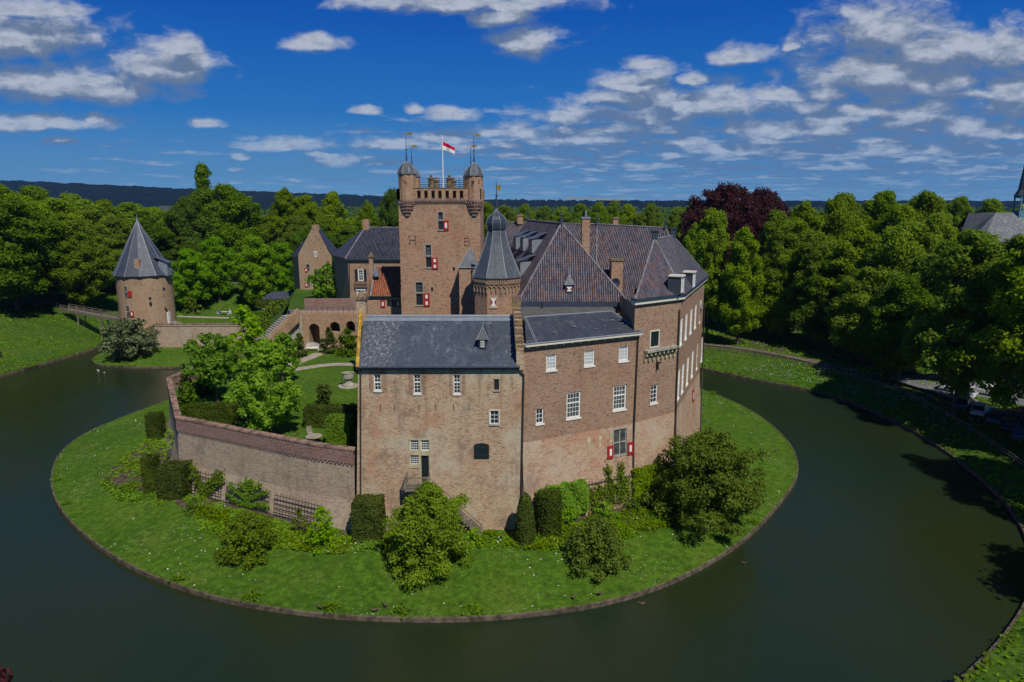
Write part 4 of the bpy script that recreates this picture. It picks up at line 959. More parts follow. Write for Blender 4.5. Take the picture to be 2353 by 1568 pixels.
def keep():
    xl, xr = D(919.7, 600, TY).x, D(1104.5, 600, TY).x; w = xr - xl; yb = TY + w
    t = thing('keep_tower', 'tall square brick keep tower with domed corner turrets and gilded vanes', 'tower', ((xl + xr) / 2, TY + w / 2, 7.5))
    W = Wall((xl, TY), (xr, TY)); zc = D(1010, 459, TY).z; zt = D(1010, 434, TY).z; print('tower', xl, xr, zc, zt)
    # windows with stone dressings and shutters
    def tw(r, z_split, sh, n, arch=False, jamb='stone_grey'):
        q = W.rect(*r); zs = W.px(r[0], z_split)[1]
        window(t, W, (q[0], q[1], zs + .06, q[3]), 1, 2, 'iron', 'leaded', fw=.05, mw=.03, jamb=jamb, jw=.13, depth=.22)
        window(t, W, (q[0], q[1], q[2], zs - .14), 1, 2, 'red' if n == 22 else 'iron', 'glass', fw=.05, mw=.03, depth=.22, sill='stone_grey')
        s = W.rect(*sh); shutter(t, W, s, 2 if n >= 2 else 1, d=.05)
    tw((1007, 488, 1018, 528), 506, (1019, 506.7, 1031, 529.7), 1)
    tw((978.5, 563, 990.8, 614.5), 588.5, (992.5, 592.5, 1006.2, 618.5), 2)
    tw((956, 649, 971.5, 701.5), 673, (973.8, 674.2, 987.5, 704.2), 2)
    for r in ((1041.2, 614, 1044, 623.7), (991.2, 660.5, 994, 670.5)):
        q = W.rect(*r); window(t, W, (q[0] - .05, q[1] + .05, q[2], q[3]), 1, 1, 'iron', 'glass', fw=.03, depth=.22)
    # iron letters used as wall anchors
    q = W.rect(940.7, 543, 955.2, 560.5); mb = MB(); k = .05
    W.bx(mb, q[0], q[0] + k, q[2], q[3], .0, .05); W.bx(mb, q[1] - k, q[1], q[2], q[3], .0, .05); W.bx(mb, q[0] + k, q[1] - k, (q[2] + q[3]) / 2 - k / 2, (q[2] + q[3]) / 2 + k / 2, .0, .05)
    for u in (q[0], q[1] - k):
        for z in (q[2], q[3]): W.bx(mb, u - .1, u + k + .1, z - .03, z + .03, .0, .055)
    mb.build('letter_h', M['rust'], t)
    q = W.rect(1067, 546.7, 1080, 565); mb = MB(); W.bx(mb, q[0], q[0] + k, q[2], q[3], .0, .05)
    for z in (q[2], (q[2] + q[3]) / 2, q[3] - k): W.bx(mb, q[0] + k, q[1] - k * 1.5, z, z + k, .0, .05)
    zm = (q[2] + q[3]) / 2; W.bx(mb, q[1] - k * 1.6, q[1] - k * .6, q[2] + .12, zm - .05, .0, .05); W.bx(mb, q[1] - k * 2.2, q[1] - k * 1.2, zm + .12, q[3] - .12, .0, .05); mb.build('letter_b', M['rust'], t)
    mb = MB(); W.panel(mb, 7, zc, depth=.35)
    for A_, B_ in (((xl, yb), (xl, TY)), ((xr, TY), (xr, yb)), ((xr, yb), (xl, yb))): Wall(A_, B_).panel(mb, 7, zc)
    mb.poly([(xl, TY, zc - .02), (xr, TY, zc - .02), (xr, yb, zc - .02), (xl, yb, zc - .02)]); mb.build('wall', M['brick_tower'], t)
    # parapet with small arched openings
    P = Wall((xl - .15, TY - .15), (xr + .15, TY - .15)); P.holes = []; 
    hs = []
    for x in (962.5, 978.7, 995, 1010.7, 1027.5, 1044.2, 1060.2):
        c, _ = P.px(x, 446); P.holes.append((c - .21, c + .21, P.px(x, 455)[1], P.px(x, 438.5)[1])); hs.append(c)
    mb = MB(); P.panel(mb, zc, zt, depth=.4)
    mb.box(((xl + xr) / 2, (TY + 1.0 + yb) / 2, (zc + zt) / 2 - .05), (w - .5, yb - TY - 1.4, zt - zc - .1)); mb.poly([(xl, TY + .2, zt - .06), (xr, TY + .2, zt - .06), (xr, TY + 1.1, zt - .06), (xl, TY + 1.1, zt - .06)]); mb.poly([P.pt(0, zt), P.pt(P.L, zt), P.pt(P.L, zt, -.4), P.pt(0, zt, -.4)])  # inner block and roof slab added to keep the openings dark
    Pi = Wall((xl - .15, TY + .25), (xr + .15, TY + .25)); Pi.holes = [h for h in P.holes]; Pi.panel(mb, zc, zt, depth=.001)
    for A_, B_ in (((xl - .15, yb + .15), (xl - .15, TY - .15)), ((xr + .15, TY - .15), (xr + .15, yb + .15)), ((xr + .15, yb + .15), (xl - .15, yb + .15))):
        Q = Wall(A_, B_); mb.box(Q.pt(Q.L / 2, (zc + zt) / 2, -.2), (Q.L, .4, zt - zc), (Q.t, -Q.n, Vector((0, 0, 1))))
    par = mb.build('parapet', M['brick_tower'], t)
    mb = MB()
    for c in hs: P.bx(mb, c - .27, c + .27, P.holes[0][2] - .16, P.holes[0][2] - .003, -.1, .05)
    P.bx(mb, .9, P.L - .9, zt + .002, zt + .1, -.42, .04); mb.build('coping', M['moss'], par)
    mb = MB()
    for c in hs: 
        for s_ in (-1, 1): mb.poly([P.pt(c + s_ * .21, P.holes[0][3] - .12, -.1), P.pt(c + s_ * .08, P.holes[0][3], -.1), P.pt(c + s_ * .21, P.holes[0][3], -.1)][::s_])
    mb.build('arch', M['brick_tower'], par)
    mb = MB(); W.bx(mb, .8, w - .8, zc - .12, zc + .05, .0, .2)
    for k in range(34): u = 1.0 + (w - 2.0) * k / 33; W.bx(mb, u - .06, u + .06, zc - .34, zc - .122, .0, .18)
    mb.build('corbel_band', M['brick_cap'], t)
    # corner turrets and domes
    for px, yy, tp, zc0, r, ap in ((934.5, TY + .55, 401.5, 463, 1.03, 373), (1089.5, TY + .55, 405.5, 465, 1.03, 376), (946.5, yb - .55, 408, 463, 1.0, 384), (1082, yb - .55, 409, 463, 1.0, 384)):
        cx = D(px, 430, yy - .5).x; z1 = D(px, tp, yy).z; z0 = D(px, 461, TY).z
        tower_turret(t, cx, yy, r, z0, z1, [(-math.pi / 2 - .05, z0 + 2.1, .14, .3)] + ([(-math.pi / 2 - .2, z0 + 1.9, .1, .7), (-math.pi / 2 + .6, z0 + 2.1, .1, .5)] if px > 1085 else []))
        dome(t, cx, yy, r, z1, D(px, ap, yy).z - z1, 8, spire=3.2 if yy < 84 else 2.6)
    # stone pinnacles, railing, flagpole
    zr = zt
    for x, top, yy in ((990.7, 401, TY + 1.6), (1032.5, 401, TY + 1.6), (1002.5, 407, yb - 1), (1042.2, 408, yb - 1)):
        cx = D(x, 420, yy).x; z1 = D(x, top, yy).z; h = z1 - zt
        mb = MB(); mb.lathe(cx, yy, [(.30, zt - .8), (.30, zt + h * .62), (.42, zt + h * .66), (.42, zt + h * .74), (.2, zt + h * .8), (.1, zt + h * .84), (.2, zt + h * .9), (.16, zt + h * .96), (.02, zt + h)], 10); mb.build('chimney', M['moss'], t)
    mb = MB(); 
    for yy in (TY + .6, yb - .4):
        for k in range(5):
            z = zt + .2 + .26 * k; mb.tube((xl + 1.3, yy, z), (xr - 1.3, yy, z), .022, n=5)
        for k in range(7): x = xl + 1.3 + (w - 2.6) * k / 6; mb.tube((x, yy, zt - .3), (x, yy, zt + 1.28), .03, n=5)
    mb.build('railing', M['iron'], t)
    f = thing('flagpole', 'tall white flagpole flying a red over white flag on the roof of the keep tower', 'flag', (D(1018.5, 433, TY + 4).x, TY + 4, zt - .9))
    zt2 = D(1021, 321, TY + 4).z; x = f.location.x; mb = MB(); mb.tube((x, TY + 4, zt - .9), (x, TY + 4, zt2), .085, .055, 8); mb.lathe(x, TY + 4, [(.02, zt2), (.12, zt2 + .1), (.02, zt2 + .22)], 8); mb.build('pole', M['white'], f)
    fw, fh = 1.65, .92; n = 8
    fp = lambda i, v: Vector((x + .06 + fw * .86 * i / n, TY + 4 + .16 * math.sin(i * .9), zt2 - .25 - fh * v * (1 - .2 * i / n) - (.72 * (i / n) ** 1.15)))
    for nm, v0, v1, mat in (('red_stripe', 0, .5, 'flag_red'), ('white_stripe', .5, 1, 'white')):
        if mat == 'flag_red' and mat not in M: M[mat] = plain('red flag cloth', (.55, .01, .05), .8, .1, var=.03)
        mb = MB()
        for i in range(n): mb.poly([fp(i, v1), fp(i + 1, v1), fp(i + 1, v0), fp(i, v0)])
        mb.build('flag_' + nm, M[mat], f)
keep()

# ------------------------------------------------------------------ small building between keep and stair tower
def link_house():
    y = 79.5; a, b = D(1055, 640, y), D(1093, 640, y); zE = D(1075, 615.5, y).z
    t = thing('stair_house', 'narrow brick stair house with a pointed slate roof squeezed between keep and onion topped tower', 'building', ((a.x + b.x) / 2, y + 1.2, 12))
    W = Wall((a.x, y), (b.x, y)); mb = MB(); W.panel(mb, 10, zE); mb.poly([(a.x, TY, 10), (a.x, y, 10), (a.x, y, zE), (a.x, TY, zE)]); mb.build('wall', M['brick_tower'], t)
    e = .08; c = [Vector((a.x - e, y - e, zE)), Vector((b.x + .3, y - e, zE)), Vector((b.x + .3, TY, zE)), Vector((a.x - e, TY, zE))]; ap = D(1082, 568, y + 1.4)
    mb = MB()
    for i in range(4): mb.poly([c[i], c[(i + 1) % 4], ap])
    r = mb.build('roof', M['slate_light'], t); edge_tubes('ridge_flashing', [(c[0], ap), (c[1], ap), (c[0], c[1])], 'lead', r, .06)
    q = W.rect(1089, 668, 1092.5, 692)
link_house()

# ------------------------------------------------------------------ octagonal stair tower with onion
def stair_tower():
    cy = 73.5; cx = D(1141.5, 600, cy).x; k = S(1141, 650, cy); r = 2.32; print('stair r', 49 * k, 54 * k)
    r = 50.5 * k; R2 = 54.5 * k
    t = thing('stair_tower', 'octagonal brick stair tower with flared slate roof, black onion dome and tall spire', 'tower', (cx, cy, 12))
    zE = D(1141, 640, cy - 2).z; zN = D(1141, 531, cy).z; zO = D(1141, 483, cy).z; zS = D(1141, 416, cy).z; zb = 12.0
    a0 = -math.pi / 2 + math.pi / 8; cc = math.cos(math.pi / 8)
    mb = MB(); mb.lathe(cx, cy, [(r / cc * .985, zb), (r / cc * .985, zE)], 8, a0=a0); mb.build('wall', M['brick_tower'], t)
    # corbel frieze of little arches under the eave
    mb = MB(); ro = r + .02
    for f in range(8):
        a = -math.pi / 2 + f * math.pi / 4; ex = Vector((math.cos(a), math.sin(a), 0)); ey = Vector((-ex.y, ex.x, 0)); w = 2 * r * math.tan(math.pi / 8); ap = Vector((cx, cy, 0)) + ex * (r * .985)
        for i in range(4):
            u = -w / 2 + w * (i + .5) / 4
            mb.box(ap + ey * (u - w / 8) + ex * .06 + Vector((0, 0, zE - 1.25)), (.14, .1, .5), (ex, ey, Vector((0, 0, 1))))
            for s_ in range(5):
                b = math.pi * (s_ + .5) / 5; mb.box(ap + ey * (u + .19 * math.cos(b)) + ex * .06 + Vector((0, 0, zE - 1.0 + .24 * math.sin(b))), (.14, .13, .1), (ex, ey, Vector((0, 0, 1))))
        mb.box(ap + ex * .07 + Vector((0, 0, zE - .52)), (.16, w * 1.02, .14), (ex, ey, Vector((0, 0, 1))))
        for i in range(9): u = -w / 2 + w * (i + .5) / 9; mb.box(ap + ey * u + ex * .1 + Vector((0, 0, zE - .3)), (.2, .12, .28), (ex, ey, Vector((0, 0, 1))))
    mb.build('arched_frieze', M['brick_round'], t)
    prof = [(R2 / cc, zE), (R2 / cc * .995, zE + .07)]
    rn = 18.6 * k
    for i in range(1, 9): u = i / 8; prof.append(((R2 + (rn - R2) * (1 - (1 - u) ** 1.28)) / cc, zE + .07 + (zN - zE) * u))
    mb = MB(); mb.lathe(cx, cy, prof, 8, a0=a0, caps=False); roof = mb.build('roof', M['slate_light'], t)
    mb = MB(); mb.lathe(cx, cy, [(R2 / cc, zE), (r / cc * .9, zE - .02)], 8, a0=a0, caps=False); mb.build('eave', M['lead_dark'], roof)
    for q in range(8):
        a = a0 + q * math.pi / 4; mb = MB()
        for (r0, z0), (r1, z1) in zip(prof[1:], prof[2:]): mb.tube((cx + r0 * math.cos(a), cy + r0 * math.sin(a), z0), (cx + r1 * math.cos(a), cy + r1 * math.sin(a), z1), .055, n=5)
        mb.build('ridge_flashing', M['lead'], roof)
    hO = zO - zN; op = [(rn * 1.02, zN), (rn * 1.2, zN + hO * .1), (24 * k, zN + hO * .26), (24.5 * k, zN + hO * .38), (22.5 * k, zN + hO * .54), (17 * k, zN + hO * .70), (9 * k, zN + hO * .84), (4 * k, zN + hO * .94), (.1, zN + hO * 1.06)]
    mb = MB(); mb.lathe(cx, cy, op, 8, a0=a0, caps=False); on = mb.build('onion_dome', M['lead_dark'], t)
    for q in range(8):
        a = a0 + q * math.pi / 4; mb = MB()
        for (r0, z0), (r1, z1) in zip(op, op[1:]): mb.tube((cx + r0 * math.cos(a), cy + r0 * math.sin(a), z0), (cx + r1 * math.cos(a), cy + r1 * math.sin(a), z1), .035, n=5)
        mb.build('rib', M['lead'], on)
    mb = MB(); zt = zO; mb.tube((cx, cy, zt - .2), (cx, cy, zt + (zS - zt) * .45), .14, .06); mb.tube((cx, cy, zt + (zS - zt) * .45), (cx, cy, zS), .05, .02)
    zz = zt + (zS - zt) * .5; mb.lathe(cx, cy, [(.02, zz - .15), (.17, zz), (.02, zz + .15)], 8); sp = mb.build('spire', M['lead_dark'], t)
    mb = MB(); mb.box((cx + .25, cy, zS - .7), (.42, .04, .5)); mb.build('weather_vane', M['gold'], sp)
    W = Wall((cx - 1, cy - r * .985), (cx + 1, cy - r * .985)); q = W.rect(1128, 686, 1140, 704); hourglass(t, W, q)
    mb = MB(); W.bx(mb, q[0] - .15, q[1] + .15, q[2] - .22, q[2] - .01, 0, .1); W.bx(mb, q[0] - .15, q[1] + .15, q[3] + .01, q[3] + .12, 0, .05); mb.build('sill', M['stone'], t)
    a2 = -math.pi / 2 - math.pi / 4; p = D(1093, 680, cy - r * .7)
stair_tower()

# ------------------------------------------------------------------ red tiled annex left of the keep
def annex():
    y = 86.0; a, b = D(845, 700, y), D(922, 700, y); zE = D(880, 679, y).z; zR = D(880, 613.5, y + 3.2).z; zb = 7
    t = thing('annex', 'low brick annex with orange red pantile roof and red shutters, left of the keep tower', 'building', ((a.x + b.x) / 2, y + 1.5, 12.6))
    W = Wall((a.x, y), (b.x, y))
    for r in ((889, 690, 898, 705), (900.5, 690, 909.5, 705)): window(t, W, W.rect(*r), 1, 1, 'iron', 'glass', fw=.05, depth=.14)
    for r in ((875, 690, 885, 706.7), (910.5, 690, 919.2, 706.7)): shutter(t, W, W.rect(*r), 1, d=.03)
    x0 = D(846, 679, y).x; mb = MB(); W.panel(mb, zb, zE); mb.poly([(a.x, y + 6, zb), (a.x, y, zb), (a.x, y, zE), (a.x, y + 3.2, zR), (a.x, y + 6, zE)]); mb.build('wall', M['brick_tower'], t)
    mb = MB(); r0, r1 = D(861, 613.5, y + 3.2), D(922, 614, y + 3.2); r0.z = r1.z = zR; e0 = Vector((D(853.5, 679, y).x - .1, y - .25, zE - .05)); e1 = Vector((b.x, y - .25, zE - .05))
    mb.poly([e0, e1, r1, r0]); mb.poly([r0, r1, Vector((b.x, y + 6, zE)), Vector((e0.x, y + 6, zE))]); ro = mb.build('roof', M['tiles_red'], t)
    edge_tubes('gutter', [(e0 + Vector((-.4, 0, -.06)), e1 + Vector((0, 0, -.06)))], 'iron', t, .09); edge_tubes('ridge_flashing', [(r0, r1), (r0, e0)], 'lead', ro, .09)
    # gable parapet pillar with yellow lichen top
    p0, p1 = D(849, 600, y + 2.6), D(857, 600, y + 2.6); zt = D(852, 590, y + 2.6).z
    mb = MB(); mb.box(((p0.x + p1.x) / 2, y + 2.6, (zt + zE) / 2 - 1), (p1.x - p0.x, .7, zt - zE + 2)); mb.build('gable_pillar', M['brick_round'], t)
    mb = MB(); mb.box(((p0.x + p1.x) / 2, y + 2.6, zt + .06), (.7, .95, .24)); mb.lathe((p0.x + p1.x) / 2, y + 2.6, [(.3, zt + .18), (.1, zt + .6)], 4, a0=math.pi / 4); mb.build('finial', M['moss'], t)
    mb = MB(); q = D(865, 622, y + 1.6); mb.box(q + Vector((0, 0, -.3)), (.6, .7, .9)); mb.build('roof_hatch', M['lead'], ro)
annex()

# ------------------------------------------------------------------ residence with glazed roof
def residence():
    y = 122.0; zE = D(900, 599, y).z; a = D(801, 640, y); b = D(925, 640, y)
    t = thing('residence', 'brick residence with steep blue black pantile roof, dark green shutters and white doorway', 'building', ((a.x + b.x) / 2, y + 4, 12.6))
    W = Wall((a.x, y), (b.x, y)); s = D(768.5, 640, y + 9); W2 = Wall((s.x, s.y), (a.x, a.y))
    window(t, W, W.rect(823, 619, 835.5, 645.5), 2, 4, 'white', 'glass', fw=.15, mw=.05, depth=.1, trans=(.5,))
    for r in ((816, 619, 821.7, 645.5), (836.5, 619, 842.3, 645.5)): shutter(t, W, W.rect(*r), 0, 'black_green', d=.03)
    q = W.rect(820, 664, 839.5, 686); W.holes.append((q[0], q[1], q[2], q[3])); mb = MB(); W.bx(mb, q[0], q[0] + .28, q[2], q[3], -.1, .05); W.bx(mb, q[1] - .28, q[1], q[2], q[3], -.1, .05); W.bx(mb, q[0] - .15, q[1] + .15, q[3] - .25, q[3] + .05, -.1, .2); fr = mb.build('door_frame', M['white'], t)
    mb = MB(); W.bx(mb, q[0] + .28, q[1] - .28, q[2], q[3] - .25, -.2, -.12); do = mb.build('door', M['black_green'], t); mb = MB(); W.bx(mb, q[0] + .35, q[1] - .35, q[3] - .9, q[3] - .4, -.12, -.1); mb.build('fanlight', M['white'], do)
    r = W.rect(815, 648, 844, 661.5); mb = MB()
    for k in range(12): u = r[0] + (r[1] - r[0]) * k / 11; W.bx(mb, u - .02, u + .02, r[2], r[3], .3, .34)
    for z in (r[2], r[3]): W.bx(mb, r[0], r[1], z - .03, z + .03, .02 if z == r[2] else .3, .36)
    mb.build('balcony_railing', M['iron'], t)
    mb = MB(); W.panel(mb, 10, zE + .1); W2.panel(mb, 10, zE + .1); mb.build('wall', M['brick_east'], t)
    mb = MB(); W.bx(mb, -.3, W.L, zE + .1, zE + .35, -.1, .45); W2.bx(mb, 0, W2.L, zE + .1, zE + .35, -.1, .4); mb.build('gutter', M['lead_dark'], t)
    zr = D(880, 523, y + 5.5).z; r0 = D(838.5, 523, y + 5.5); r1 = D(930, 523, y + 5.5); c = W.pt(-.35, zE + .35, .4); c1 = W.pt(W.L + 1, zE + .35, .4); c2 = W2.pt(-.4, zE + .35, .4)
    mb = MB(); mb.poly([c, c1, r1, r0]); mb.poly([c2, c, r0]); mb.poly([c2 + Vector((4, 6, 0)), c2, r0]); ro = mb.build('roof', M['tiles_blue'], t); edge_tubes('ridge_tiles', [(c, r0), (r0, r1)], 'mortar', ro, .12)
    p = D(841.5, 522, y + 5.5); mb = MB(); mb.box(p + Vector((0, 0, .3)), (1.1, 1.0, 2.2)); mb.build('chimney', M['brick_tower'], t)
    # the part of the same roof seen right of the keep
    p0, p1, p2 = D(1098, 523, 112), D(1121, 549, 112), D(1112, 610, 108); mb = MB(); mb.poly([D(1096, 610, 108), p2, D(1124, 556, 111), p0]); o = mb.build('rear_roof', M['tiles_blue'], t)
    pipe(t, W, [(802.5, 602), (804, 680)], .08)
residence()

# ------------------------------------------------------------------ gatehouse with stepped gable and painted shield
def gatehouse():
    y = 146.0; a, b = D(688.3, 640, y), D(764.5, 640, y); zE = D(700, 589, y).z; zA = D(722.5, 525, y).z; zb = 10
    t = thing('gatehouse', 'brick gatehouse with tall pointed gable carrying a black and white chevron shield', 'building', ((a.x + b.x) / 2, y + 4, 11.5))
    W = Wall((a.x, y), (b.x, y)); ax = D(722.5, 530, y).x
    sh = ((781, 786, 1), )
    for r, s in (((704.2, 608, 711, 623.5), (700.5, 616, 707.2, 625.5)), ((705.8, 640, 712, 659), (701.2, 650, 708, 660))):
        window(t, W, W.rect(*r), 1, 2, 'iron', 'leaded', fw=.06, jamb='stone_grey', jw=.1, depth=.2); q = W.rect(*s); shutter(t, W, q, 1, d=.05)
    for x in (708.7, 737.5): q = W.rect(x - 1.5, 580, x + 1.5, 583.8); window(t, W, q, 1, 1, 'iron', 'glass', fw=.03, depth=.25)
    mb = MB(); W.panel(mb, zb, zE); gx = ax - a.x
    mb.poly([W.pt(0, zE), W.pt(W.L, zE), W.pt(W.L - .6, zE + 1), W.pt(gx + .55, zA), W.pt(gx - .5, zA), W.pt(0.1, zE + .5)])
    mb.box(W.pt(gx, zA + .2, -.2), (1.0, .5, .9)); bk = Vector((0, 9, 0)); sd_ = D(675.5, 640, y + 8)
    Wl = Wall((sd_.x, sd_.y), (a.x, a.y)); Wl.panel(mb, zb, zE); mb.build('wall', M['brick_round'], t)
    for i, (dx, zz) in enumerate(((0, .72), (-.9, .58), (.9, .58), (-1.4, .5), (0, .5), (1.4, .5))):
        z = zE + (zA - zE) * zz; mb = MB(); W.bx(mb, gx + dx - .07, gx + dx + .07, z - .12, z + .12, -.02, .03); mb.build('wall_anchor', M['iron'], t)
    q = W.rect(720.7, 578, 729.3, 592); mb = MB(); W.bx(mb, q[0], q[1], q[2] + .35, q[3], .0, .08); mb.poly([W.pt(q[0], q[2] + .35, .08), W.pt((q[0] + q[1]) / 2, q[2], .08), W.pt(q[1], q[2] + .35, .08)]); s_ = mb.build('shield', M['white'], t)
    mb = MB(); um = (q[0] + q[1]) / 2; h = (q[3] - q[2] - .35) / 5
    for k in range(4):
        z = q[2] + .25 + h * (k + .3) * 1.15
        for e in (q[0] + .02, q[1] - .02):
            p = [W.pt(e, z - .0, .085), W.pt(um, z + h * .55, .085), W.pt(um, z + h * 1.05, .085), W.pt(e, z + h * .5, .085)]; mb.poly(p if e < um else p[::-1])
    mb.build('chevron', M['iron'], s_)
    top = Vector((ax, y + .3, zA - .2)); mb = MB(); l0 = Vector((a.x - .5, y + .2, zE - .4)); l1 = Vector((sd_.x - .5, sd_.y, zE - .4)); tb = Vector((ax - 1.5, y + 9, zA - .2))
    mb.poly([l1, l0, top, tb]); mb.poly([Vector((b.x + .3, y + .3, zE - .3)), Vector((b.x, y + 9, zE - .3)), tb, top]); mb.build('roof', M['tiles_blue'], t)
    mb = MB(); mb.box(tb.lerp(top, .55) + Vector((0, 0, .2)), (1, 1, 1.2)); mb.build('chimney', M['brick_tower'], t)
gatehouse()

# ------------------------------------------------------------------ round corner tower
def round_tower():
    cy = 143.5; k = S(329, 700, cy - 3); cx = -77.45; r = 5.38; k = r / 64.5
    t = thing('round_tower', 'round brick corner tower with tall pointed slate roof at the water edge', 'tower', (cx, cy, .8))
    zE = D(329, 636, cy - r).z; ap = D(314, 506, cy)
    M['brick_r2'] = M['brick_round']
    n = 28; mb = MB(); mb.lathe(cx, cy, [(r * 1.0, -.5), (r * .99, 8), (r * .985, zE + .1)], n, caps=False); w = mb.build('wall', M['brick_round'], t, smooth=False)
    mb = MB(); a0 = -math.pi / 2 + .36; rr = 70.5 * k; cxa = ap.x
    N = 12; ring = [Vector((cx + rr * math.cos(a0 + 2 * math.pi * i / N), cy + rr * math.sin(a0 + 2 * math.pi * i / N), zE)) for i in range(N)]; tip = Vector((cx - .2, cy, ap.z)); mid = [p.lerp(tip, .12) + Vector((0, 0, -.25)) for p in ring]
    for i in range(N): j = (i + 1) % N; mb.poly([ring[i], ring[j], mid[j], mid[i]]); mb.poly([mid[i], mid[j], tip])
    roof = mb.build('roof', M['slate'], t); edge_tubes('ridge_flashing', [(mid[i], tip) for i in range(N)] + [(ring[i], mid[i]) for i in range(N)], 'lead', roof, .07, 5)
    mb = MB(); mb.tube(tip - Vector((0, 0, .9)), tip + Vector((0, 0, .6)), .3, .05); mb.tube(tip + Vector((0, 0, .5)), tip + Vector((0, 0, 1.3)), .04); mb.build('finial', M['lead'], roof)
    mb = MB(); mb.lathe(cx, cy, [(rr, zE), (r * .97, zE - .1)], N, a0=a0, caps=False); mb.build('eave', M['lead_dark'], roof)
    q = D(318.3, 625, cy - r * .78); q1 = D(318.3, 596, cy - r * .78); mb = MB(); mb.box((q.x, q.y, (q.z + q1.z) / 2), (.95, .95, q1.z - q.z)); mb.build('chimney', M['brick_round'], t)
    p = D(385, 633, cy - 1.0); p1 = D(385, 600, cy - 1); mb = MB(); mb.box((p.x - .4, p.y, (p.z + p1.z) / 2), (1.8, 1.6, p1.z - p.z)); dm = mb.build('dormer', M['lead'], t)
    mb = MB(); mb.poly([(p.x + .9, p.y - 1.1, p1.z - .3), (p.x + .9, p.y + 1.1, p1.z - .3), (p.x - 2, p.y + 1.1, p1.z + .9), (p.x - 2, p.y - 1.1, p1.z + .9)]); mb.build('dormer_roof', M['slate_light'], dm)
    for wx, y0, y1, sx0, sy0, sx1, sy1, pan in ((287.5, 657, 671, 288.8, 670.5, 298.2, 682, 0), (292.5, 702, 717, 297.5, 718, 307, 731, 1)):
        # place on the curved wall
        rr_ = ray(wx + 1, (y0 + y1) / 2); dx_, dy_ = rr_[0], rr_[1]; A2 = dx_ * dx_ + dy_ * dy_; B2 = dx_ * cx + dy_ * cy; C2 = cx * cx + cy * cy - r * r; tt = (B2 - math.sqrt(max(0, B2 * B2 - A2 * C2))) / A2; ang = math.asin(max(-1, min(1, (dx_ * tt - cx) / r))); ex = Vector((math.sin(ang), -math.cos(ang), 0)); ey = Vector((math.cos(ang), math.sin(ang), 0)); yy = cy - r * math.cos(ang)
        z0, z1 = D(wx, y1 + 13, yy).z, D(wx, y0, yy).z; p = Vector((cx, cy, (z0 + z1) / 2)) + ex * (r * .99)
        mb = MB(); mb.box(p, (.9, .12, z1 - z0), (ey, ex, Vector((0, 0, 1)))); wi = mb.build('window', M['stone_grey'], t)
        for s_ in (-1, 1): mb = MB(); mb.box(p + ex * .07 + Vector((0, 0, s_ * (z1 - z0) * .25)), (.62, .03, (z1 - z0) * .4), (ey, ex, Vector((0, 0, 1)))); mb.build('pane', M['leaded'], wi)
        ang2 = ang + .155; ex2 = Vector((math.sin(ang2), -math.cos(ang2), 0)); ey2 = Vector((math.cos(ang2), math.sin(ang2), 0)); pp = Vector((cx, cy, z0 + .75)) + ex2 * (r + .05)
        mb = MB(); mb.box(pp, (.85, .06, 1.2), (ey2, ex2, Vector((0, 0, 1)))); sh = mb.build('shutter', M['red'], t)
        if pan: mb = MB(); mb.box(pp + ex2 * .035, (.3, .02, .65), (ey2, ex2, Vector((0, 0, 1)))); mb.build('panel', M['white'], sh)
    for x, y in ((344, 686.5), (376.5, 665)):
        p = D(x, y, cy - r * .985); mb = MB(); mb.box(p + Vector((0, .1, 0)), (.4, .3, .6)); mb.build('loophole', M['iron'], t)
    # doorway with white door and steps on the right
    p = D(389, 727, cy - 2.4); mb = MB(); mb.box((p.x - .1, p.y, 7.2), (.25, .9, 2.6)); mb.build('door', M['white'], t)
    mb = MB()
    for i in range(6): mb.box((p.x + .8 + i * .35, p.y, 5.9 - .0 - .12 * i + .3), (.4, 1.6, .5))
    mb.build('steps', M['stone_grey'], t)
round_tower()

# ------------------------------------------------------------------ rampart, curtain wall
def strip_wall(name, label, pts, zb, zt, band=1.35, batter=.22, mat='brick_ramp', teeth=True, thick=.42, cat='wall', cap='brick_cap'):
    c = pts[len(pts) // 2]; t = thing(name, label, cat, (c[0], c[1], 1))
    zc = zt - band; mb = MB(); mb.sweep(pts, [(batter * (zc - zb), zb), (batter * .35 * (zc - zb) * .45, zb + (zc - zb) * .55), (0, zc)]); mb.build('wall', M[mat], t)
    if cap is None:
        mb = MB(); mb.sweep(pts, [(0, zc), (0, zt), (-thick, zt), (-thick, zb)]); mb.build('wall_top', M[mat], t); return t
    mb = MB(); mb.sweep(pts, [(0, zc), (.11, zc), (.11, zt - .12), (-thick, zt - .12), (-thick, zb)]); mb.build('parapet', M[cap], t)
    # coping of bricks laid on edge: slight gaps between them
    mb = MB()
    for a, b in zip(pts, pts[1:]):
        a = Vector((*a, 0)); b = Vector((*b, 0)); L = (b - a).length; tt = (b - a) / L; n = Vector((tt.y, -tt.x, 0)); m_ = int(L / .3)
        for i in range(m_):
            u = L * (i + .5) / m_; mb.box(a + tt * u + n * (.11 - thick) / 2 + Vector((0, 0, zt + .0)), (L / m_ * .74, thick + .22, .20), (tt, -n, Vector((0, 0, 1))))
    mb.build('coping', M['brick_cope'], t)
    if teeth:
        mb = MB()
        for a, b in zip(pts, pts[1:]):
            a = Vector((*a, 0)); b = Vector((*b, 0)); L = (b - a).length; tt = (b - a) / L; n = Vector((tt.y, -tt.x, 0)); m_ = int(L / .42)
            for i in range(m_): mb.box(a + tt * (L * (i + .5) / m_) + n * .05 + Vector((0, 0, zc - .1)), (.2, .12, .2), (tt, -n, Vector((0, 0, 1))))
        mb.build('corbel_course', M[cap], t)
    return t
M['brick_cope'] = plain('brick on edge coping', (.27, .175, .135), .9, .1, var=.55)
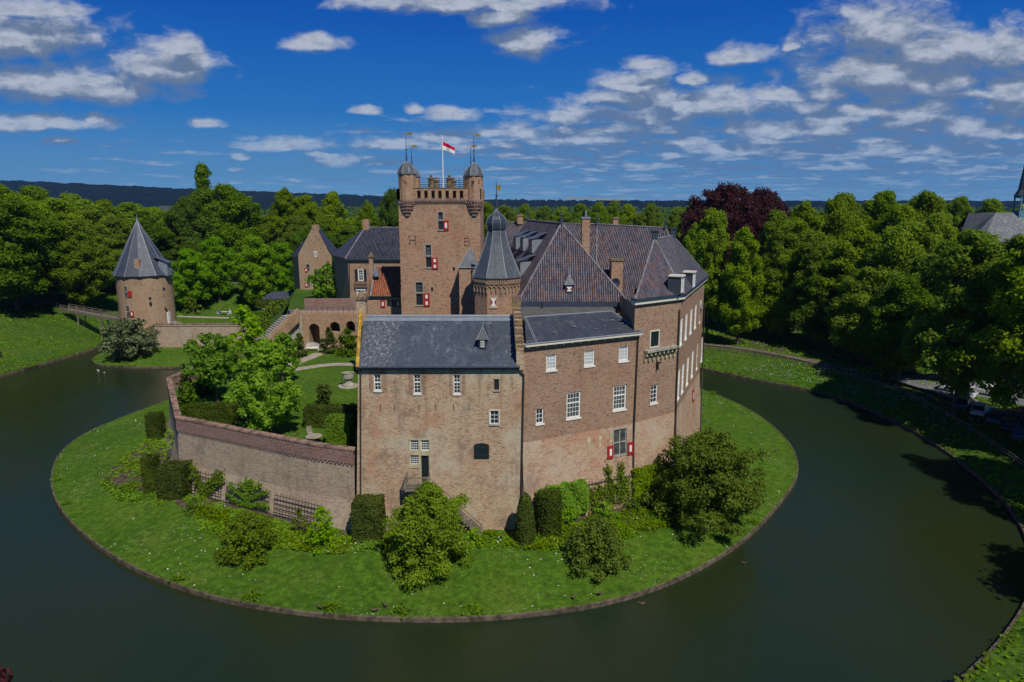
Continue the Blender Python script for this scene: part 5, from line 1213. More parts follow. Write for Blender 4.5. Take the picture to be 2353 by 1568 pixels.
strip_wall('rampart_wall', 'tall battered rampart wall with purple brick parapet left of the tan wing', [(-40.5, 128), (-43.6, 87.4), (-43.9, 84.3), (-35.0, 68.2), (-18.1, 60.0), (-14.35, 58.7)], -.2, 9.0, batter=.17)
cw = D(392, 745, 139); cw2 = D(545, 745, 139)
strip_wall('curtain_wall', 'low weathered brick curtain wall between round tower and terrace garden', [(-74.2, 139.0), (-52, 139.0), (-40.6, 128.4)], -.2, cw.z, band=.4, batter=.03, mat='brick_ramp', teeth=False, cap='brick_ramp')

# ------------------------------------------------------------------ arcaded terrace wall with stair
def arcade():
    y = 108.6; W = Wall((D(672, 760, y).x, y), (D(828, 760, y).x, y)); zt = D(760, 721, y).z; zp = D(760, 687, y + 7).z; print('arcade', zt, zp)
    t = thing('arcaded_wall', 'brick retaining wall with round arches and a stone stair down into the terrace garden', 'wall', tuple(W.pt(W.L / 2, 7.5)))
    for r in ((710.5, 744, 735, 803), (757.7, 740, 781, 764), (795, 738, 816, 764)):
        q = list(W.rect(*r)); q[2] = max(q[2], 7.55 if r[3] > 780 else q[2]); W.holes.append(tuple(q))
    mb = MB(); W.panel(mb, 7.3, zt, depth=3.0)
    for h in W.holes:       # arch spandrels and back
        um, rd = (h[0] + h[1]) / 2, (h[1] - h[0]) / 2; N = 10
        for i in range(N):
            a0, a1 = math.pi * i / N, math.pi * (i + 1) / N; f = lambda a: (um + rd * math.cos(a), h[3] - rd + rd * math.sin(a)); p0, p1 = f(a0), f(a1)
            mb.poly([W.pt(*p1), W.pt(*p0), W.pt(p0[0], h[3]), W.pt(p1[0], h[3])])
            mb.poly([W.pt(*p1, -3.0), W.pt(*p0, -3.0), W.pt(*p0), W.pt(*p1)])
        mb.poly([W.pt(h[0], h[2], -3.0), W.pt(h[1], h[2], -3.0), W.pt(h[1], h[3], -3.0), W.pt(h[0], h[3], -3.0)])
    mb.poly([W.pt(0, zt), W.pt(W.L, zt), W.pt(W.L, zt, -3.2), W.pt(0, zt, -3.2)]); mb.build('wall', M['brick_round'], t)
    # upper terrace parapet behind
    a, b = D(700, 705, y + 7), D(822, 705, y + 7); P = Wall((a.x, y + 7), (b.x, y + 7)); mb = MB(); P.panel(mb, 11.5, zp); mb.poly([P.pt(0, zp), P.pt(P.L, zp), P.pt(P.L, zp, -.5), P.pt(0, zp, -.5)]); mb.build('parapet', M['brick_cap'], t)
    # the stair, going down to the left
    mb = MB(); n = 22; x0 = W.pt(0, 0).x + 1.2; zS = zt
    for i in range(n):
        k = i / n; z = zS - (zS - 7.6) * (i + 1) / n; x = x0 - .26 * i; mb.box((x - 1.2, y - .2 - .18 * i, (z + 7.2) / 2), (2.6, 2.2, z - 7.2), (Vector((.8, .6, 0)).normalized(), Vector((-.6, .8, 0)).normalized(), Vector((0, 0, 1))))
    mb.build('stair', M['stone_grey'], t)
    mb = MB(); p0 = Vector((x0 + .3, y - 1.2, zt + .9)); p1 = Vector((x0 - .26 * n + .3, y - 1.2 - .18 * n, 8.5)); mb.bar(p0, p1, .35, .5)
    for i in range(n): k = (i + .5) / n; q = p0.lerp(p1, k); mb.box(q + Vector((0, 0, -1.0)), (.5, .5, 2.0))
    mb.build('stair_parapet', M['brick_round'], t)
    mb = MB(); u = np.linspace(.6, W.L - 1, 12)
    for q in u: mb.tube(W.pt(q, zt, -.5), W.pt(q, zt + 1.0, -.5), .03, n=5)
    mb.tube(W.pt(.6, zt + 1, -.5), W.pt(W.L - 1, zt + 1, -.5), .03, n=5); mb.tube(W.pt(.6, zt + .5, -.5), W.pt(W.L - 1, zt + .5, -.5), .02, n=5); mb.build('railing', M['iron'], t)
arcade()
mb = MB(); mb.prism([(-36.8, 111.8), (-4, 111.8), (-4, 113), (-37.5, 113)], 7, D(760, 721, 108.6).z - .03); o = mb.build('upper_terrace', M['asphalt']); o['kind'] = 'structure'
# ------------------------------------------------------------------ leaves
def leaf_obj(name, P, N, size, mat, parent=None, rs=None, org=(0, 0, 0), stuff=False, jit=.55, aspect=1.3):
    rs = rs or np.random.RandomState(1); n = len(P)
    N = N + rs.normal(0, jit, (n, 3)); N /= np.linalg.norm(N, axis=1)[:, None] + 1e-9
    A = np.cross(N, rs.normal(0, 1, (n, 3))); A /= np.linalg.norm(A, axis=1)[:, None] + 1e-9
    B = np.cross(N, A); s = (size * rs.uniform(.6, 1.35, n))[:, None] * .5 if np.ndim(size) == 0 else (size * rs.uniform(.6, 1.35, n))[:, None] * .5
    A = A * s * aspect; B = B * s
    V = np.stack([P - A, P + B * .9 - A * .1, P + A, P - B * .9 + A * .1], 1).reshape(-1, 3)
    me = bpy.data.meshes.new(name); me.vertices.add(4 * n); me.vertices.foreach_set('co', V.astype(np.float32).ravel())
    me.loops.add(4 * n); me.loops.foreach_set('vertex_index', np.arange(4 * n, dtype=np.int32)); me.polygons.add(n)
    me.polygons.foreach_set('loop_start', np.arange(0, 4 * n, 4, dtype=np.int32)); me.polygons.foreach_set('loop_total', np.full(n, 4, np.int32))
    me.update(calc_edges=True); me.materials.append(mat)
    o = bpy.data.objects.new(name, me); C.objects.link(o)
    if parent: o.parent = parent
    else: o.location = org
    return o
def clumps_to_leaves(cl, per, rs, flat=.75, shell=.45, up=.25):
    P, N = [], []
    for (x, y, z, r) in cl:
        n = max(4, int(per * r * r)); d = rs.normal(0, 1, (n, 3)); d /= np.linalg.norm(d, axis=1)[:, None]
        d[:, 2] = np.where((d[:, 2] < -.2) & (rs.uniform(0, 1, n) < .6), -d[:, 2], d[:, 2])
        rad = r * (shell + (1 - shell) * rs.uniform(0, 1, n) ** .5) * (1 + .20 * rs.normal(0, 1, n)); q = d * rad[:, None] + rs.normal(0, .10 * r, (n, 3)); q[:, 2] *= flat
        P.append(q + (x, y, z)); m = d.copy(); m[:, 2] += up; N.append(m)
    return np.concatenate(P), np.concatenate(N)
PROF = {
    'round': [(0, .45), (.12, .8), (.35, 1.0), (.6, .97), (.8, .82), (.93, .58), (1, .3)],
    'tall': [(0, .55), (.15, .88), (.35, 1.0), (.6, .92), (.78, .74), (.92, .5), (1, .28)],
    'leader': [(0, .6), (.2, 1.0), (.5, .95), (.66, .72), (.74, .36), (.84, .24), (.93, .28), (1, .16)],
    'cone': [(0, .9), (.15, 1.0), (.4, .8), (.7, .45), (1, .05)],
    'wide': [(0, .6), (.2, .95), (.45, 1.0), (.7, .88), (.9, .6), (1, .3)],
    'dome': [(0, 1.0), (.3, .98), (.55, .85), (.8, .58), (1, .15)],
    'two': [(0, .5), (.2, 1.0), (.38, .9), (.48, .6), (.62, .82), (.8, .78), (.92, .55), (1, .25)],
}
def tree_mesh(name, cat, prof, Ht, Wd, z0, leaf, mat, seed, ncl, per, rc=(.12, .25), trunk=True, tr=.38, gaps=.10, flat=.9, limbs=10, bark='bark', lean=(0, 0), up=.25):
    """a tree at the origin: height Ht, crown width Wd starting at z0"""
    rs = np.random.RandomState(seed); pr = PROF[prof]; cl = []; W = Wd / 2
    ph = rs.uniform(0, 6.28, 3); Rf = lambda t: np.interp(t, [p[0] for p in pr], [p[1] for p in pr])
    big = [(rs.uniform(0, 6.28), rs.uniform(.1, .95), rs.uniform(.75, 1.25)) for _ in range(9)]
    k = 0
    while len(cl) < ncl and k < ncl * 20:
        k += 1
        t = rs.uniform(0, 1) ** .9; a = rs.uniform(0, 2 * math.pi); f = rs.uniform(0, 1) ** .42
        m = 1 + .12 * math.sin(3 * a + ph[0] + 4 * t) + .10 * math.sin(5 * a + ph[1] - 7 * t) + .08 * math.sin(9 * t + ph[2])
        for (ba, bt, bs) in big:
            da = abs((a - ba + math.pi) % (2 * math.pi) - math.pi)
            if da < .55 and abs(t - bt) < .13: m *= bs
        r = W * Rf(t) * m; c = Wd * rs.uniform(*rc) * (.6 + .5 * Rf(t)) * .5
        if math.sin(4 * a + 11 * t + ph[1]) * math.sin(7 * t + 2 * a + ph[2]) > 1 - gaps * 2 and f > .5: continue
        rr = max(0, f * r - c * .5); z = z0 + (Ht - z0) * t
        cl.append((rr * math.cos(a) + lean[0] * t, rr * math.sin(a) + lean[1] * t, z - c * .2, c))
    # an inner mass so that the crown is dense in its middle
    P, N = clumps_to_leaves(cl, per, rs, flat, .5, up)
    root = thing(name, None, cat, (0, 0, 0))
    leaf_obj('crown', P, N, leaf, mat, root, rs)
    if trunk:
        mb = MB(); zt = z0 + (Ht - z0) * .55; n = 6; prev = Vector((0, 0, -.4)); pr_ = tr * 1.35
        for i in range(1, n + 1):
            q = Vector((lean[0] * .3 * i / n + rs.normal(0, tr * .25), lean[1] * .3 * i / n + rs.normal(0, tr * .25), zt * i / n)); r_ = tr * (1 - .75 * i / n)
            mb.tube(prev, q, pr_, r_, 9, caps=False); prev, pr_ = q, r_
        order = sorted(cl, key=lambda c: rs.uniform())[:limbs]
        for c in order:
            zs = max(z0 * .75, min(c[2] * .7, zt)); s = Vector((0, 0, zs)); e = Vector(c[:3]); m_ = s.lerp(e, .5) + Vector((0, 0, (c[2] - zs) * -.08)); rr = tr * .38
            mb.tube(s, m_, rr, rr * .6, 6, caps=False); mb.tube(m_, e, rr * .6, rr * .2, 5, caps=False)
        mb.build('trunk', M[bark], root, smooth=False)
    return root
PROTO = {}
def proto(key, *a, **k):
    PROTO[key] = [tree_mesh(*a, **k), False]
# prototypes (the first use moves the prototype itself, later uses are copies)
def put(key, loc, h, w, rot, label, group=None, name=None):
    root, used = PROTO[key]; H0, W0 = PH[key]; s = (w / W0, w / W0, h / H0)
    if not used:
        PROTO[key][1] = True; o = root; o.location = loc; o.rotation_euler = (0, 0, rot); o.scale = s; o['label'] = label
        if group: o['group'] = group
    else: o = copy_tree(root, loc, rot, s, label, group)
    if group is None and 'group' in o: del o['group']
    return o
PH = {}
def P_(key, prof, H0, W0, z0, leaf, mat, seed, ncl, per, **k):
    PH[key] = (H0, W0); proto(key, 'broadleaf_tree', 'tree', prof, H0, W0, z0, leaf, M[mat], seed, ncl, per, **k)
P_('r1', 'round', 26, 15, 4.5, .38, 'leaf', 11, 190, 150)
P_('r2', 'tall', 27, 13, 4.0, .37, 'leaf', 12, 190, 165)
P_('r3', 'wide', 25, 17, 4.0, .40, 'leaf', 13, 210, 130)
P_('r4', 'two', 27, 13, 5.0, .37, 'leaf', 14, 190, 165)
P_('d1', 'round', 26, 16, 4.5, .38, 'leaf_dark', 15, 200, 140)
P_('d2', 'leader', 28, 15, 3.0, .38, 'leaf_dark', 16, 200, 150)
P_('m1', 'round', 20, 12, 3.0, .34, 'leaf_mid', 17, 170, 170)
P_('c1', 'wide', 28, 24, 3.0, .38, 'leaf_copper', 19, 280, 105, rc=(.10, .18))
rnd = random.Random(77)
def tree_px(key, px, py, yy, w_px, label, group=None, zb=None, top=None, sc=1.0):
    """a tree whose top is seen at (px, py), standing at distance yy"""
    p = D(px, py, yy); g = zb if zb is not None else hz(p.x, p.y)
    h = (p.z - g) * 1.0; w = w_px * S(px, py, yy) * sc
    o = put(key, (p.x, p.y, g - .1), h, w, rnd.uniform(0, 6.28), label, group)
    if group: GROUPS.setdefault(group, []).append((px, yy, o))
    return o
GROUPS = {}
ORD = ['first', 'second', 'third', 'fourth', 'fifth', 'sixth', 'seventh', 'eighth', 'ninth', 'tenth']
def name_rows(group, kind, place, rows):
    L = sorted(GROUPS[group], key=lambda q: q[1]); n = len(L); k = len(rows)
    for i, rn in enumerate(rows):
        part = sorted(L[n * i // k:n * (i + 1) // k], key=lambda q: q[0])
        for j, (px, yy, o) in enumerate(part):
            w = 'leftmost' if j == 0 else 'rightmost' if j == len(part) - 1 else ORD[j] + ' from the left'
            o['label'] = f'{kind}, {w} in the {rn} {place}'

G_L = 'tall green trees of the wood left of the round tower'
G_B = 'garden side trees behind the gatehouse'
G_R = 'tall trees of the avenue on the right bank'
G_RB = 'trees of the dense wood on the right'
G_M = 'row of round trees beyond the castle roofs'
G_F = 'scattered trees in the distance'
LL = 'tall broadleaf tree in the dense green wood behind and left of the round tower'
for k, px, py, yy, w in (('r1', 40, 452, 178, 150), ('r3', 120, 462, 190, 150), ('r1', 205, 475, 195, 140), ('r2', 262, 500, 182, 120), ('d1', 330, 508, 190, 120), ('r3', 385, 520, 200, 110), ('d1', 430, 540, 196, 110),
                         ('r1', -50, 455, 175, 170), ('r3', 80, 435, 215, 150), ('r1', 165, 450, 225, 140), ('r2', 235, 463, 235, 120), ('r1', 300, 470, 240, 120), ('r3', 360, 482, 250, 120), ('r2', -10, 425, 220, 150),
                         ('r1', 20, 520, 160, 170), ('d1', 95, 560, 172, 120), ('r3', -70, 560, 150, 170), ('r1', 215, 560, 186, 110), ('d1', 150, 545, 200, 130)):
    tree_px(k, px, py, yy, w, LL, G_L)
o = tree_px('d2', 462, 380, 205, 125, 'tallest oak like tree with a narrow leader on top, behind the round tower'); o = tree_px('d1', 520, 428, 208, 135, 'broad dark tree leaning against the tallest tree behind the round tower')
tree_px('d1', 430, 455, 200, 110, 'dark bushy tree at the left foot of the tallest tree')
for k, px, py, yy, w, l in (('m1', 492, 548, 186, 90, 'smaller bright tree in front of the tallest tree, standing on the grass bank'), ('m1', 578, 545, 184, 95, 'round bright tree on the grass bank, second left of the gatehouse'),
                            ('m1', 640, 560, 188, 80, 'round bright tree on the grass bank next to the gatehouse'), ('m1', 430, 575, 180, 95, 'low spreading tree on the grass bank right of the round tower')):
    tree_px(k, px, py, yy, w, l)
for k, px, py, yy, w in (('r2', 652, 438, 215, 90), ('r4', 700, 452, 220, 85), ('r2', 762, 445, 210, 90), ('d1', 720, 520, 195, 110), ('r4', 800, 520, 200, 90), ('r1', 610, 500, 225, 90), ('r2', 745, 500, 205, 90), ('r3', 680, 500, 205, 100), ('r2', 845, 466, 215, 60), ('r1', 660, 560, 195, 90), ('r1', 820, 500, 225, 80)):
    tree_px(k, px, py, yy, w, 'fresh green tree in the group rising behind the gatehouse gable', G_B)
tree_px('d1', 898, 438, 190, 62, 'dark tall tree close against the left side of the keep tower')
for i, (px, py) in enumerate(((1120, 470), (1160, 476), (1205, 474), (1250, 478), (1290, 480), (1335, 472), (1375, 470), (1410, 468), (1447, 474), (1120, 490), (1500, 472), (1590, 470), (1560, 480), (1470, 495), (1230, 490), (1300, 492), (1388, 488))):
    tree_px(('r3', 'r1', 'r3', 'r1')[i % 4], px, py, 265 + 12 * (i % 3), 66, 'round green tree in the row beyond the castle roofs', G_M)
tree_px('c1', 1668, 430, 168, 235, 'great copper beech with dark purple crown behind the corner block'); tree_px('c1', 1748, 440, 172, 180, 'second copper beech crown, right half of the dark purple mass')
tree_px('c1', 1618, 500, 170, 95, 'small lower copper tree directly behind the corner block roof')
AV = ((1640, 486, 140, 100, 'r4', 'tall lime tree with two rounded crown tiers right of the corner block'), (1712, 528, 136, 100, 'r2', 'slender fresh green tree with a bare straight trunk on the right bank'),
      (1790, 492, 146, 130, 'r1', None), (1850, 470, 150, 120, 'r2', None), (1930, 455, 156, 140, 'r3', None), (2030, 448, 158, 150, 'r1', None), (2130, 450, 160, 140, 'r3', None), (2205, 458, 215, 100, 'r1', None), (2285, 464, 225, 110, 'r3', None),
      (1600, 520, 150, 80, 'r2', None), (1800, 590, 142, 110, 'r3', None), (1880, 540, 137, 150, 'r1', None), (1985, 530, 130, 170, 'r2', None), (1900, 600, 132, 130, 'd1', None), (2080, 520, 122, 190, 'r3', None), (2000, 620, 122, 150, 'r3', None), (2150, 500, 122, 130, 'r1', None),
      (2090, 640, 108, 170, 'd1', None), (2080, 480, 150, 150, 'r3', None), (1870, 495, 168, 120, 'd1', None), (1960, 470, 172, 120, 'r1', None), (2350, 550, 122, 170, 'r3', None), (2440, 540, 108, 220, 'r1', None), (2200, 560, 108, 160, 'd1', None), (2130, 590, 112, 150, 'r4', None),
      (2360, 470, 222, 110, 'r1', None), (2150, 470, 190, 110, 'r1', None))
for px, py, yy, w, k, l in AV:
    tree_px(k, px, py, yy, w, l or 'tall tree in the dense green wood on the right bank', None if l else G_RB)
name_rows(G_L, 'tall tree', 'of wood behind the round tower', ['front row', 'second row', 'back row'])
name_rows(G_B, 'fresh green tree', 'of trees behind the gatehouse', ['front half', 'back half'])
name_rows(G_M, 'round green tree', 'beyond the castle roofs', ['nearer row', 'middle row', 'farther row'])
name_rows(G_RB, 'tall tree', 'of right bank wood', ['front row', 'second row', 'third row', 'back row'])
def tree_at(key, x, y, h, w, label, group=None, zb=None): return put(key, (x, y, (hz(x, y) if zb is None else zb) - .1), h, w, rnd.uniform(0, 6.28), label, group)
tree_at('r4', 62.5, 92.5, 25.5, 14, 'big tree with a pale trunk at the car park, lower right', None); tree_at('r4', 65, 83, 25, 14, 'big tree at the right picture edge beside the parked cars')
tree_at('r1', 70, 72, 24, 18, 'large tree just cut off by the right picture edge'); 
for x, y in ((62, 58), (66, 47), (55, 36), (-104, 112), (-106, 92)):
    o = tree_at('r1', x, y, 24, 16, 'large tree just outside the ' + ('right' if x > 0 else 'left') + ' picture edge, ' + {58: 'nearest the near corner', 47: 'beside the lower bank', 36: 'closest to the viewer', 112: 'farther one', 92: 'nearer one'}[y])
# shade givers of the left bank
tree_at('d1', -112, 153, 25, 20, 'dark tree with thick trunk at the far left on the bank'); tree_at('r1', -104, 164, 22, 14, 'tree with pale trunk between the dark tree and the footbridge')

# ------------------------------------------------------------------ garden trees and shrubs
def shrub(name, cat, label, base, h, w, mat, prof='dome', leaf=.2, ncl=60, per=260, seed=1, z0=.15, trunk=False, tr=.1, depth=None, **k):
    o = tree_mesh(name, cat, prof, h, w, z0, leaf, M[mat], seed, ncl, per, trunk=trunk, tr=tr, limbs=8, **k)
    o.location = base; o['label'] = label
    if depth: o.scale = (1, depth, 1)
    return o
def at(px, py, z): p = G(px, py, z); return (p.x, p.y, z)
def shr(name, cat, label, px, pyb, pyt, wpx, z, mat, **k):
    b = at(px, pyb, z); h = D(px, pyt, b[1]).z - z; w = wpx * S(px, pyb, b[1]); return shrub(name, cat, label, b, h, w, mat, **k)
T = 7.5
shr('garden_tree', 'tree', 'bright lime green tree overhanging the rampart wall in the terrace garden', 622, 1000, 790, 165, T, 'leaf_bright', prof='tall', leaf=.26, ncl=130, per=290, z0=.9, trunk=True, tr=.16, seed=31, gaps=.25, rc=(.12, .2))
shr('garden_tree', 'tree', 'light green garden tree left of the bright lime tree', 500, 925, 768, 110, T, 'leaf_mid', prof='round', leaf=.26, ncl=100, per=260, z0=2.2, trunk=True, tr=.15, seed=32, gaps=.2)
shr('garden_tree', 'tree', 'tall pale flowering tree at the back of the terrace garden', 575, 880, 705, 95, T, 'leaf_bright', prof='tall', leaf=.36, ncl=80, per=130, z0=1.2, trunk=True, tr=.14, seed=33, gaps=.2)
shr('garden_tree', 'tree', 'slim second tree directly behind the bright lime tree', 650, 880, 770, 90, T, 'leaf_mid', prof='round', leaf=.34, ncl=60, per=120, z0=1.5, trunk=True, tr=.12, seed=34, gaps=.2)
shr('willow', 'tree', 'weeping willow like tree in front of the residence', 752, 700, 610, 75, 11.5, 'leaf_mid', prof='tall', leaf=.5, ncl=60, per=90, z0=.3, trunk=True, tr=.2, seed=35, flat=1.4, up=-.2)
shr('willow', 'tree', 'smaller drooping tree between willow and residence door', 785, 700, 640, 55, 11.5, 'leaf', prof='round', leaf=.5, ncl=40, per=90, z0=.3, seed=36, flat=1.3)
shr('bush', 'shrub', 'silvery green round shrub at the foot of the round tower', 303, 822, 738, 118, .9, 'leaf_silver', leaf=.5, ncl=90, per=60, seed=40, z0=1.0, trunk=True, tr=.2, prof='wide')
shr('climbing_plant', 'plant', 'tangled climber on the bank below the stair parapet', 655, 745, 690, 60, 7.5, 'leaf_olive', leaf=.5, ncl=40, per=50, seed=41)
for i, (px, pb, pt, w, m, l, pf) in enumerate(((758, 812, 753, 42, 'yew', 'dark cone shaped bush before the arcade', 'cone'), (800, 818, 757, 48, 'leaf_dark', 'round dark bush right of the cone bush, by the arcade', 'dome'), (690, 822, 768, 44, 'yew', 'small dark conifer left of the white bench', 'cone'),
                                            (660, 830, 785, 46, 'leaf_dark', 'low dark bush beside the small conifer', 'dome'), (745, 932, 884, 38, 'yew', 'egg shaped clipped yew standing on the garden lawn', 'round'), (430, 930, 838, 48, 'yew', 'dark yew cone at the rampart corner, taller one', 'cone'),
                                            (437, 955, 880, 44, 'leaf_dark', 'round dark bush just inside the rampart corner', 'dome'), (560, 925, 880, 70, 'leaf_dark', 'low shrub under the garden trees', 'dome'), (470, 905, 870, 60, 'leaf_olive', 'olive shrub beneath the left garden tree', 'dome'))):
    shr('bush', 'shrub', l, px, pb, pt, w, T, m, prof=pf, leaf=.28, ncl=50, per=190, seed=50 + i, rc=(.2, .34), gaps=0)
GI = lambda px, py: hz(*G(px, py, 1.2)[:2], which='isl')
def shi(name, label, px, pb, pt, w, m, **k): return shr(name, 'shrub', label, px, pb, pt, w, GI(px, pb), m, **k)
shi('shrub', 'big bright green shrub in front of the wooden balcony', 988, 1302, 1118, 195, 'leaf_shrub', leaf=.17, ncl=180, per=560, seed=60, rc=(.13, .22), prof='dome', gaps=.08, z0=.3)
shi('shrub', 'largest spreading dark green shrub at the foot of the corner block', 1622, 1200, 1003, 255, 'leaf_olive', leaf=.19, ncl=240, per=360, seed=61, rc=(.10, .17), prof='wide', gaps=.12, z0=.4, trunk=True, tr=.2)
shi('shrub', 'round olive green shrub on the lawn right of the yew columns', 1370, 1300, 1195, 150, 'leaf_olive', leaf=.17, ncl=140, per=340, seed=62, rc=(.13, .2), gaps=.05)
shi('shrub', 'round olive green shrub below the middle trellis', 570, 1275, 1180, 135, 'leaf_olive', leaf=.17, ncl=130, per=340, seed=63, rc=(.13, .2), gaps=.05)
shi('shrub', 'slim yellowish shrub in front of the empty trellis', 690, 1232, 1168, 44, 'leaf_olive', leaf=.2, ncl=40, per=220, seed=64)
shi('shrub', 'yellow green shrub leaning before the rampart, left of the hedge block', 742, 1258, 1168, 78, 'leaf_bright', leaf=.2, ncl=70, per=220, seed=65)
shi('shrub', 'small bush beneath the corner trellis', 445, 1180, 1145, 50, 'leaf_olive', leaf=.18, ncl=30, per=260, seed=66)
shi('shrub', 'yellow green bush between the yew columns and the wall corner', 395, 1060, 985, 45, 'leaf_bright', leaf=.22, ncl=40, per=160, seed=67)
shi('shrub', 'low golden shrub beside the round olive shrub', 1310, 1210, 1170, 60, 'leaf_bright', leaf=.18, ncl=40, per=240, seed=68)
shi('shrub', 'yellow green mound in the bed below the espaliers', 1390, 1190, 1155, 65, 'leaf_bright', leaf=.18, ncl=40, per=240, seed=69)
shi('shrub', 'small dark shrub in the right bed', 1455, 1175, 1145, 45, 'leaf_dark', leaf=.18, ncl=30, per=240, seed=70)
shi('shrub', 'fresh green low shrub by the big bright shrub', 1090, 1250, 1215, 50, 'leaf_bright', leaf=.18, ncl=30, per=240, seed=71)
shi('shrub', 'tiny golden shrub at the foot of the yew cone', 1166, 1252, 1232, 26, 'leaf_bright', leaf=.14, ncl=16, per=300, seed=72)
# clipped yew blocks: a leafy skin over a solid core
def topiary(name, label, px, pb, pt, wpx, z, dep, mat='yew', shape='block', leaf=.16, dens=75, taper=1.0, rot=0.0):
    b = Vector(at(px, pb, z)); h = D(px, pt, b.y).z - z; w = wpx * S(px, pb, b.y); d = dep; b.y += d * .5; rs = np.random.RandomState(int(px))
    t = thing(name, label, 'hedge', tuple(b)); mb = MB(); P, N = [], []
    if shape == 'block':
        k = taper; c = [(-w / 2, -d / 2), (w / 2, -d / 2), (w / 2, d / 2), (-w / 2, d / 2)]
        lo = [Vector((x, y, -.3)) for x, y in c]; hi = [Vector((x * k, y * k, h)) for x, y in c]; sh = .93
        quads = [(lo[i], lo[(i + 1) % 4], hi[(i + 1) % 4], hi[i]) for i in range(4)] + [tuple(hi)]
        for q in quads: mb.poly([b + Vector((v.x * sh, v.y * sh, v.z * .97)) for v in q])
        for q in quads:
            n = (q[1] - q[0]).cross(q[3] - q[0]); A = n.length; n = n.normalized(); m = int(A * dens)
            uv = rs.uniform(0, 1, (m, 2)); a, bb, c_, dd = (np.array(v) for v in q)
            p = (a * (1 - uv[:, :1]) + bb * uv[:, :1]) * (1 - uv[:, 1:]) + (dd * (1 - uv[:, :1]) + c_ * uv[:, :1]) * uv[:, 1:]
            wob = np.sin(p[:, 0] * 3 + p[:, 2] * 2.1 + px) * .04 + np.sin(p[:, 2] * 5 + p[:, 1] * 4) * .03
            P.append(p + np.array(n) * (wob + rs.uniform(-.05, .03, m))[:, None]); N.append(np.tile(np.array(n) + (0, 0, .15), (m, 1)))
    else:
        r = w / 2; prof = [(r * .92, -.3), (r, h * .15), (r * .93, h * .45), (r * .72, h * .75), (r * .45, h * .93), (.02, h)]
        if shape == 'pillar': prof = [(r * .95, -.3), (r, h * .3), (r * .97, h * .8), (r * .88, h * .96), (.02, h)]
        mb.lathe(b.x, b.y, [(q * .9, b.z + z_ * .97) for q, z_ in prof], 14)
        for (r0, z0), (r1, z1) in zip(prof, prof[1:]):
            L = math.hypot(r1 - r0, z1 - z0); m = int(L * (r0 + r1) * math.pi * dens); t_ = rs.uniform(0, 1, m); a = rs.uniform(0, 2 * math.pi, m); rr = r0 + (r1 - r0) * t_ + np.sin(a * 3 + z0 * 2) * .03
            nr, nz = (z1 - z0) / L, (r0 - r1) / L; P.append(np.c_[rr * np.cos(a), rr * np.sin(a), z0 + (z1 - z0) * t_]); N.append(np.c_[nr * np.cos(a), nr * np.sin(a), np.full(m, nz + .1)])
    mb.build('core', M[mat], t); leaf_obj('foliage', np.concatenate(P), np.concatenate(N), leaf, M[mat], t, rs, jit=.5)
    return t
topiary('yew_block', 'clipped yew block leaning on the tan wing at its left corner', 843, 1248, 1160, 70, GI(843, 1240), 2.3, taper=.94)
topiary('yew_cone', 'slender clipped yew cone at the right corner of the tan wing', 1207, 1256, 1142, 46, GI(1207, 1250), 1.8, shape='cone', dens=110)
topiary('yew_block', 'rounded yew pillar right of the slender cone', 1262, 1240, 1141, 60, GI(1262, 1235), 2.2, shape='pillar')
topiary('yew_block', 'broad clipped yew block beside the rampart corner', 392, 1150, 1078, 62, GI(392, 1150), 2.4)
topiary('yew_column', 'narrow yew column just left of the broad block', 345, 1135, 1053, 30, GI(345, 1130), 1.3)
topiary('yew_column', 'narrow yew column further back, left of the rampart side wall', 353, 1012, 955, 32, GI(353, 1010), 1.6)
topiary('hedge', 'long dark clipped hedge across the garden left of the lime tree', 484, 975, 935, 112, T, 1.6, mat='yew')
topiary('hedge', 'long dark clipped hedge behind the pale hedge block', 757, 985, 940, 118, T, 1.8, mat='yew')
topiary('hedge', 'pale green clipped hedge block beside the tan wing', 777, 1030, 966, 55, T, 2.2, mat='hedge')
# climbers and espaliers on the walls
def wall_plant(name, label, W, paths, mat, r=.22, leaf=.16, per=90, off=.15, cat='climber', stem=True):
    t = None; P, N = [], []; rs = np.random.RandomState(len(paths) * 7 + int(paths[0][0][0])); nn = np.array(W.n); mb = MB()
    for pth in paths:
        q = [Vector(W.pt(*W.px(x, y), off)) for x, y in pth]
        if t is None: g = q[0].copy(); g.z = max(hz(g.x, g.y, 'isl'), 1.0); t = thing(name, label, cat, tuple(g))
        for a, b in zip(q, q[1:]):
            m = int((b - a).length * per); s = rs.uniform(0, 1, m)[:, None]; P.append(np.array(a) * (1 - s) + np.array(b) * s + rs.normal(0, r, (m, 3)) * (1, .5, 1) ); N.append(np.tile(nn + (0, 0, .3), (m, 1)))
            mb.tube(a, b, .035, n=5)
    P = np.concatenate(P); d = (P - np.array(W.A)) @ nn; k = W.k * np.maximum(0, W.zb - P[:, 2]); bad = d < k + .06; P[bad] += nn * (k + .06 - d)[bad][:, None]
    leaf_obj('foliage', P - np.array(t.location), np.concatenate(N), leaf, M[mat], t, rs, jit=.6)
    if stem: mb.build('stem', M['bark'], t)
    return t
WR = Wall((-35.0, 68.2), (-18.1, 60.0), 7.65, .17)
wall_plant('espalier', 'espaliered climber with two upswept arms on the corner trellis', WR, [[(473, 1172), (470, 1130)], [(472, 1140), (458, 1105), (442, 1070)], [(474, 1140), (492, 1105), (510, 1085)], [(470, 1150), (480, 1120), (513, 1100)]], 'leaf', r=.26, leaf=.2, per=150)
